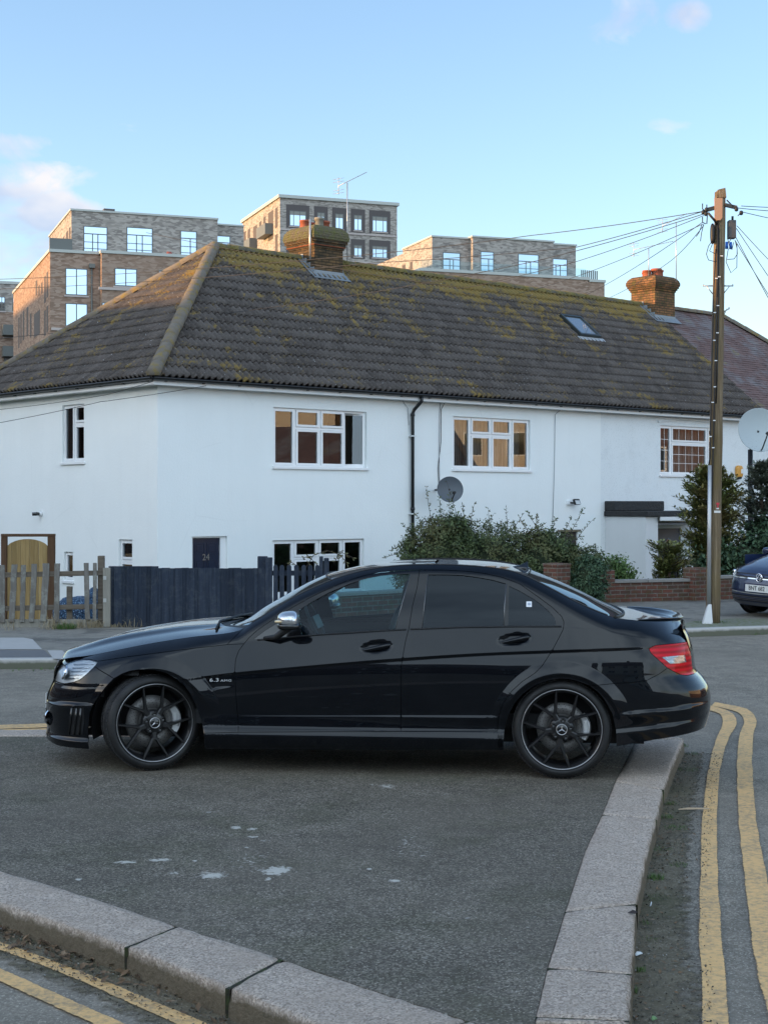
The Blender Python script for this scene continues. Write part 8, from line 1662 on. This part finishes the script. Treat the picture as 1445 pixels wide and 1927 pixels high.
def bush(name, label, cat, blobs, n, size, lm, seed, shoots=(), core=True, group=None):
    o = empty(name, (blobs[0][0][0], blobs[0][0][1], -0.5), 0, label, cat, group); mb = leaves(blobs, n, size, seed); ms = MB(); rnd = random.Random(seed)
    for (a, b, k, s) in shoots: shoot(mb, ms, a, b, k, s, rnd)
    for (c, r, w_) in blobs:                          # inner branches
        for _ in range(10): d = Vector((rnd.gauss(0, 1), rnd.gauss(0, 1), abs(rnd.gauss(0, 1)))).normalized(); ms.tube([Vector((c[0], c[1], -0.7)), Vector(c) + Vector((d.x * r[0], d.y * r[1], d.z * r[2])) * .5, Vector(c) + Vector((d.x * r[0], d.y * r[1], d.z * r[2])) * .95], [0.016, .009, .004], 5, cap=False)
    mb.build('foliage', lm, o); ms.build('branches', twigm, o)
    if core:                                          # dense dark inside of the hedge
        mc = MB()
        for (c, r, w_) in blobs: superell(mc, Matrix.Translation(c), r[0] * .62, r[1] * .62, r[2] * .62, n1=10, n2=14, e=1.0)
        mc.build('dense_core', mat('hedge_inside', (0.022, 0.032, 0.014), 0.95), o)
    return o
BY = 28.6
def bp(px, py, Y=BY): return Wp(px, py, Y)
sh = []; rnd = random.Random(21)
for (x0, y0, x1, y1, k) in ((815, 990, 802, 915, 22), (830, 985, 826, 935, 30), (850, 985, 846, 925, 18), (872, 990, 870, 950, 26), (884, 990, 893, 945, 20), (920, 990, 918, 955, 16), (955, 995, 952, 950, 10), (800, 1000, 782, 965, 30), (770, 1020, 735, 1036, 34), (765, 1035, 722, 1050, 30), (780, 1010, 756, 985, 24), (1000, 1010, 975, 970, 30), (1010, 1010, 1012, 968, 40), (1035, 1020, 1045, 975, 40), (1050, 1025, 1075, 972, 44), (1060, 1030, 1100, 955, 40), (1075, 1030, 1118, 975, 26), (1020, 1010, 990, 960, 34), (990, 1005, 1025, 985, 40), (905, 1000, 930, 965, 12), (838, 990, 853, 942, 18), (1060, 1020, 1095, 1010, 20), (1085, 1040, 1110, 1030, 18), (870, 1000, 840, 905, 6), (960, 1000, 985, 965, 20)):
    sh.append((bp(x0, y0), bp(x1, y1, BY + rnd.uniform(-.4, .4)), k, 0.034))
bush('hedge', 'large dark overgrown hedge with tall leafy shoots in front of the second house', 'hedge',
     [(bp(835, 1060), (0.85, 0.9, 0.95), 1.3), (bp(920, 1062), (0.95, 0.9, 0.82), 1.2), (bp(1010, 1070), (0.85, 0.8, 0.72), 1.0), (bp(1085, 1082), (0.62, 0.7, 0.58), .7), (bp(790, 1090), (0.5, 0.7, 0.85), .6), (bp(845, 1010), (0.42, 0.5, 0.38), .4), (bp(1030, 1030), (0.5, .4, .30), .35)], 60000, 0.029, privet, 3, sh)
bush('clipped_bush', 'dense dark rounded bush between the two brick piers', 'bush', [(Wp(1107, 1090, 27.4), (0.34, 0.35, 0.42), 1.0), (Wp(1105, 1112, 27.3), (0.30, 0.3, 0.3), .5)], 7000, 0.026, laurel, 4)
bush('small_shrub', 'small bright green shrub behind the low brown garden wall', 'shrub', [(Wp(1157, 1080, 29.5), (0.36, 0.3, 0.30), 1.0)], 2600, 0.032, bright, 5)
bush('laurel_hedge', 'glossy dark laurel hedge behind the wall to the right of the pole', 'hedge', [(Wp(1395, 1060, 31), (0.75, .6, .58), 1), (Wp(1450, 1040, 31.3), (0.7, .6, .7), 1), (Wp(1345, 1070, 31), (.5, .5, .42), .6), (Wp(1480, 1030, 31.5), (.8, .6, .7), .8)], 9000, 0.055, laurel, 6)
bush('sprawling_shrub', 'sprawling shrub with bare arching stems in front of the porch door', 'shrub', [(Wp(1275, 1072, 30.5), (0.42, 0.4, 0.36), 1.0)], 1500, 0.026, privet, 8, core=False, shoots=[(Wp(1248, 1085, 30.3), Wp(1216, 1025, 30.3), 8, .03), (Wp(1262, 1085, 30.2), Wp(1240, 1020, 30.2), 12, .03), (Wp(1280, 1085, 30.2), Wp(1300, 1030, 30.2), 30, .03), (Wp(1270, 1085, 30.2), Wp(1262, 1040, 30.2), 30, .03)])
# rose stems before the lower window
rs = MB(); rl = MB(); rnd = random.Random(5); ro = empty('rose_bush', Wp(590, 1066, 24.5), 0, 'straggly rose stems reaching across the lower front window', 'bush')
for (pts, k) in (([(575, 1070), (590, 1045), (615, 1036), (640, 1044), (655, 1062)], 26), ([(600, 1066), (580, 1046), (570, 1052)], 8), ([(628, 1062), (640, 1038), (665, 1050)], 22), ([(540, 1066), (548, 1058), (556, 1063)], 8)):
    P = [Wp(x, y, 24.5) for x, y in pts]; rs.tube(P, 0.006, 5)
    for i in range(k): t = rnd.uniform(.1, 1) * (len(P) - 1.001); j = int(t); p = P[j].lerp(P[j + 1], t - j); d = Vector((rnd.uniform(-1, 1), rnd.uniform(-1, 1), rnd.uniform(-1, .6))).normalized() * .035; w_ = d.orthogonal().normalized() * .014; rl.add([p, p + d - w_, p + d * 2, p + d + w_], [(0, 1, 2, 3)])
rs.build('stems', twigm, ro); rl.build('leaves', rosel, ro)
# conifers: tiers of drooping sprays
def conifer(name, label, px, Y, ztop, zbot, layers, lm, seed, n, size=0.05, core=None):
    rnd = random.Random(seed); x = (px - CX) / F * Y; o = empty(name, (x, Y, zbot), 0, label, 'tree'); mt = MB(); mt.tube([(x, Y, zbot), (x + .02, Y, (ztop + zbot) / 2), (x, Y, ztop - .15)], [0.09, .06, .015], 8); mt.build('trunk', trunkm, o); mb = MB(); ms = MB()
    for _ in range(n):
        z = rnd.uniform(0, 1) ** 0.9; zz = zbot + 0.3 + (ztop - zbot - .3) * z; rad = float(np.interp(zz, [l[0] for l in layers], [l[1] for l in layers])) * rnd.uniform(.55, 1.12); a = rnd.uniform(0, 6.28); tip = Vector((x + math.cos(a) * rad, Y + math.sin(a) * rad, zz + rad * .28)); b = Vector((x, Y, zz - rad * .12)); ms.tube([b, b.lerp(tip, .55) + Vector((0, 0, -.02)), tip], [.010, .007, .003], 4, cap=False)
        for i in range(46):
            t = rnd.uniform(.15, 1.02); p = b.lerp(tip, t) + Vector((0, 0, -.05 * math.sin(t * 3.1))); d = (tip - b).normalized() * rnd.uniform(.4, 1.1) + Vector((rnd.uniform(-1, 1), rnd.uniform(-1, 1), rnd.uniform(-.35, .45))) * .8; d = d.normalized() * size * rnd.uniform(.7, 1.4); w_ = Vector((-d.y, d.x, rnd.uniform(-.02, .02))).normalized() * size * .34
            q = p + Vector((-d.y, d.x, 0)).normalized() * rnd.uniform(-.07, .07); mb.add([q - w_ * .4, q + d * .55 - w_, q + d * 1.3, q + d * .55 + w_], [(0, 1, 2, 3)])
    ms.build('branches', twigm, o); mb.build('crown', lm, o)
    return o
conifer('conifer', 'bushy green conifer behind the telegraph pole, spreading over the porch', 1338, 31.0, 2.55, -0.7, [(-.3, .25), (0.1, .42), (0.5, .42), (.95, .58), (1.5, .62), (1.9, .68), (2.2, .5), (2.6, .15)], conif, 12, 520, 0.078)
conifer('conifer', 'small rounded conifer growing low in front of the porch door', 1256, 30.0, 1.05, -0.7, [(-.3, .3), (0.2, .40), (.7, .42), (1.0, .38), (1.3, .12)], conif, 13, 150, 0.060)
conifer('conifer', 'grey green conifer at the right edge under the big satellite dish', 1432, 31.8, 2.7, -0.7, [(-.3, .5), (1.0, .75), (1.8, .62), (2.3, .40), (2.7, .10)], greyc, 14, 300, 0.070)
# ================================================================== the hatchback at the right edge
navyp = mat('dark_blue_car_paint', (0.012, 0.022, 0.065), 0.3, 0.3, 1.0)
vo = Wp(1424, 1118, 24.35); VY = 24.35
vwr = empty('hatchback_car', (vo.x, VY, 0), R(-46), 'dark blue hatchback cut off by the right edge, parked on the far pavement', 'car')
vwr.rotation_euler = (0, R(1.5), R(-58))
# local: x to the car's left as seen (image right), -y forward (towards the viewer)
def vgrid(name, fn, nu, nv, m, parent=vwr):
    rows = [[fn(i / nu, j / nv) for j in range(nv + 1)] for i in range(nu + 1)]; nc = nv + 1; me = bpy.data.meshes.new(name); me.from_pydata([p for r in rows for p in r], [], [(i * nc + j, i * nc + j + 1, (i + 1) * nc + j + 1, (i + 1) * nc + j) for i in range(nu) for j in range(nv)]); me.polygons.foreach_set('use_smooth', [True] * len(me.polygons)); me.update(); return mobj(name, me, m, parent, local=True)
def vfront(x, z):                                    # y of the nose at half-width fraction x and height z
    base = {0.18: .10, 0.30: .02, 0.42: 0.0, 0.55: 0.015, 0.68: .05, 0.74: .11, 0.80: .22}; zz = sorted(base); b = float(np.interp(z, zz, [base[k] for k in zz])); return b + 0.62 * (1 - (1 - min(abs(x), .999) ** 3.4) ** (1 / 2.6)) 
VW_ = 0.895
vgrid('front_bumper', lambda u, v: ((2 * u - 1) * VW_ * (0.93 + .07 * min(1, v * 3)), vfront(2 * u - 1, 0.18 + .42 * v), 0.18 + .42 * v), 40, 16, navyp)
vgrid('nose', lambda u, v: ((2 * u - 1) * VW_, vfront(2 * u - 1, 0.60 + .15 * v), 0.60 + .15 * v), 40, 6, navyp)
vgrid('bonnet', lambda u, v: ((2 * u - 1) * VW_ * (0.97), 0 + vfront((2 * u - 1), 0.75) + (0.98 - 0.35 * 0 - vfront(2 * u - 1, .75) * .9) * v, 0.75 + (0.28 * v ** .75) * (1 - .35 * (abs(2 * u - 1)) ** 4) - .03 * abs(2 * u - 1) ** 6), 30, 16, navyp)
vgrid('windscreen', lambda u, v: ((2 * u - 1) * (.80 - .16 * v), .96 + .80 * v + .15 * (2 * u - 1) ** 2, 1.0 + .42 * v), 14, 8, rear_glass)
vgrid('roof', lambda u, v: ((2 * u - 1) * .64, 1.74 + 1.75 * v, 1.42 + .05 * math.sin(v * 3.1) - .05 * (2 * u - 1) ** 4), 12, 10, navyp)
vgrid('tailgate', lambda u, v: ((2 * u - 1) * (.64 + .2 * v), 3.49 + .60 * v, 1.42 - .95 * v), 10, 8, navyp)
for sg in (-1, 1):
    vgrid('side', lambda u, v: (sg * (VW_ - .012 * math.cos(v * 3)), .62 + 3.45 * u, .30 + .66 * v), 30, 8, navyp)
    vgrid('side_window', lambda u, v: (sg * (.86 - .22 * v), 1.05 + .75 * v + (2.85 - 1.1 * v) * u, .96 + .44 * v), 16, 6, rear_glass)
    for y in (.82, 3.42):
        mb = MB(); mb.lathe([(0, .10), (.20, .10), (.215, .115), (.30, .112), (.315, .09), (.315, -.08), (.28, -.1)], Matrix.Translation((sg * .80, y, .315)) @ Matrix.Rotation(R(90 * sg), 4, 'Y'), 28); wv = mb.build('wheel', rubber, vwr, local=True)
        mb = MB(); mb.lathe([(.0, .118), (.19, .112), (.205, .10)], Matrix.Translation((sg * .80, y, .315)) @ Matrix.Rotation(R(90 * sg), 4, 'Y'), 24); mb.build('rim', silver, wv, local=True)
        mb = MB(); mb.lathe([(.0, .0), (.37, .0)], Matrix.Translation((sg * (VW_ + .004), y, .33)) @ Matrix.Rotation(R(90 * sg), 4, 'Y'), 28); mb.build('wheel_arch', matt_black, vwr, local=True)
def vstrip(name, x0, x1, z0, z1, m, proud=.006, parent=vwr, n=24, zc=0.0, shear=0.0):
    mb = MB(); vs = []
    for i in range(n + 1):
        x = x0 + (x1 - x0) * i / n
        for k, z in enumerate((z0, z1)): zz = z + zc * (x * x) + shear * (x - x0); vs.append((x * VW_, vfront(x, zz) - proud, zz))
    mb.add(vs, [(2 * i, 2 * i + 2, 2 * i + 3, 2 * i + 1) for i in range(n)], True); return mb.build(name, m, parent, local=True)
vstrip('grille', -.66, .66, .625, .70, matt_black, .006); vstrip('chrome_strip', -.66, .66, .615, .632, chrome, .012, zc=.01)
vstrip('lower_trim', -.95, .95, .375, .395, chrome, .012, zc=.035); vstrip('lower_intake', -.80, .80, .25, .345, matt_black, .008, zc=.02)
for z in (.27, .295, .32): vstrip('intake_slat', -.70, .70, z, z + .008, mat('grey_slat', (.10, .10, .12), .4), .014)
vstrip('lower_lip', -.93, .93, .19, .235, mat('dark_grey_plastic', (.05, .055, .065), .4), .008, zc=.03)
for sg in (-1, 1):
    a, b = (-.97, -.64) if sg < 0 else (.64, .97)
    mb = MB(); vs = []; n = 14
    for i in range(n + 1):
        t = i / n; x = a + (b - a) * t; k = t if sg > 0 else 1 - t; z0, z1 = .615 + .02 * k, .705 + .075 * k
        for j in range(5): z = z0 + (z1 - z0) * j / 4; vs.append((x * VW_, vfront(x, z) - .010, z))
    mb.add(vs, [(5 * i + j, 5 * i + j + 5, 5 * i + j + 6, 5 * i + j + 1) for i in range(n) for j in range(4)], True); hl = mb.build('headlight', mat('headlight_lens', (.35, .38, .40), .1, .4, 1.0), vwr, local=True)
    vstrip('running_light', a + .03, b - .03, .655, .672, plate_white, .016, hl, shear=0.0); mb = MB(); xc = (a + b) / 2; mb.lathe([(0, .012), (.035, .008), (.042, 0)], Matrix.Translation((xc * VW_, vfront(xc, .70) - .004, .695)) @ Matrix.Rotation(R(90), 4, 'X'), 16); mb.build('projector', chrome, hl, local=True)
    mb = MB(); superell(mb, Matrix.Translation((sg * 1.0, 1.25, 1.0)), .10, .06, .065, e=.7); mb.build('door_mirror', navyp, vwr, local=True)
zb_ = 0.645; ye_ = vfront(0, zb_) - .02; mb = MB(); mb.lathe([(.0, .0), (.060, .0), (.065, -.006)], Matrix.Translation((0, ye_, zb_)) @ Matrix.Rotation(R(90), 4, 'X'), 28); bd_ = mb.build('badge', mat('dark_badge', (.02, .025, .05), .3), vwr, local=True)
mb = MB(); mb.lathe([(.058, .004), (.062, .010), (.070, .010), (.073, 0)], Matrix.Translation((0, ye_, zb_)) @ Matrix.Rotation(R(90), 4, 'X'), 32)
for P in ([(-.050, .032), (-.030, -.0), (-.019, -.020), (0, .006), (.019, -.020), (.030, 0), (.050, .032)], [(-.022, .054), (0, .010), (.022, .054)], [(-.045, -.005), (-.024, -.048), (0, -.012), (.024, -.048), (.045, -.005)]): mb.tube([(x, ye_ - .007, zb_ + z) for x, z in P], .0055, 6)
mb.build('emblem', chrome, bd_, local=True)
zp = .47; yp = vfront(0, zp) - .022; mb = MB(); mb.box((0, yp + .006, zp), (.52, .010, .111)); npl = mb.build('number_plate', plate_white, vwr, local=True); me = text_mesh('BNT 682', .098, Matrix.Translation((-.012, yp - .001, zp)) @ Matrix.Rotation(R(90), 4, 'X') @ Matrix.Diagonal((.92, 1.0, 1, 1)), .002, spacing=1.05); mobj('plate_lettering', me, mat('black_lettering', (.01, .01, .012), .5), npl, local=True)
mb = MB(); mb.box((0, 2.1, .22), (1.6, 3.0, .1)); mb.box((0, 1.0, .5), (1.5, .5, .5)); mb.build('underbody', matt_black, vwr, local=True)
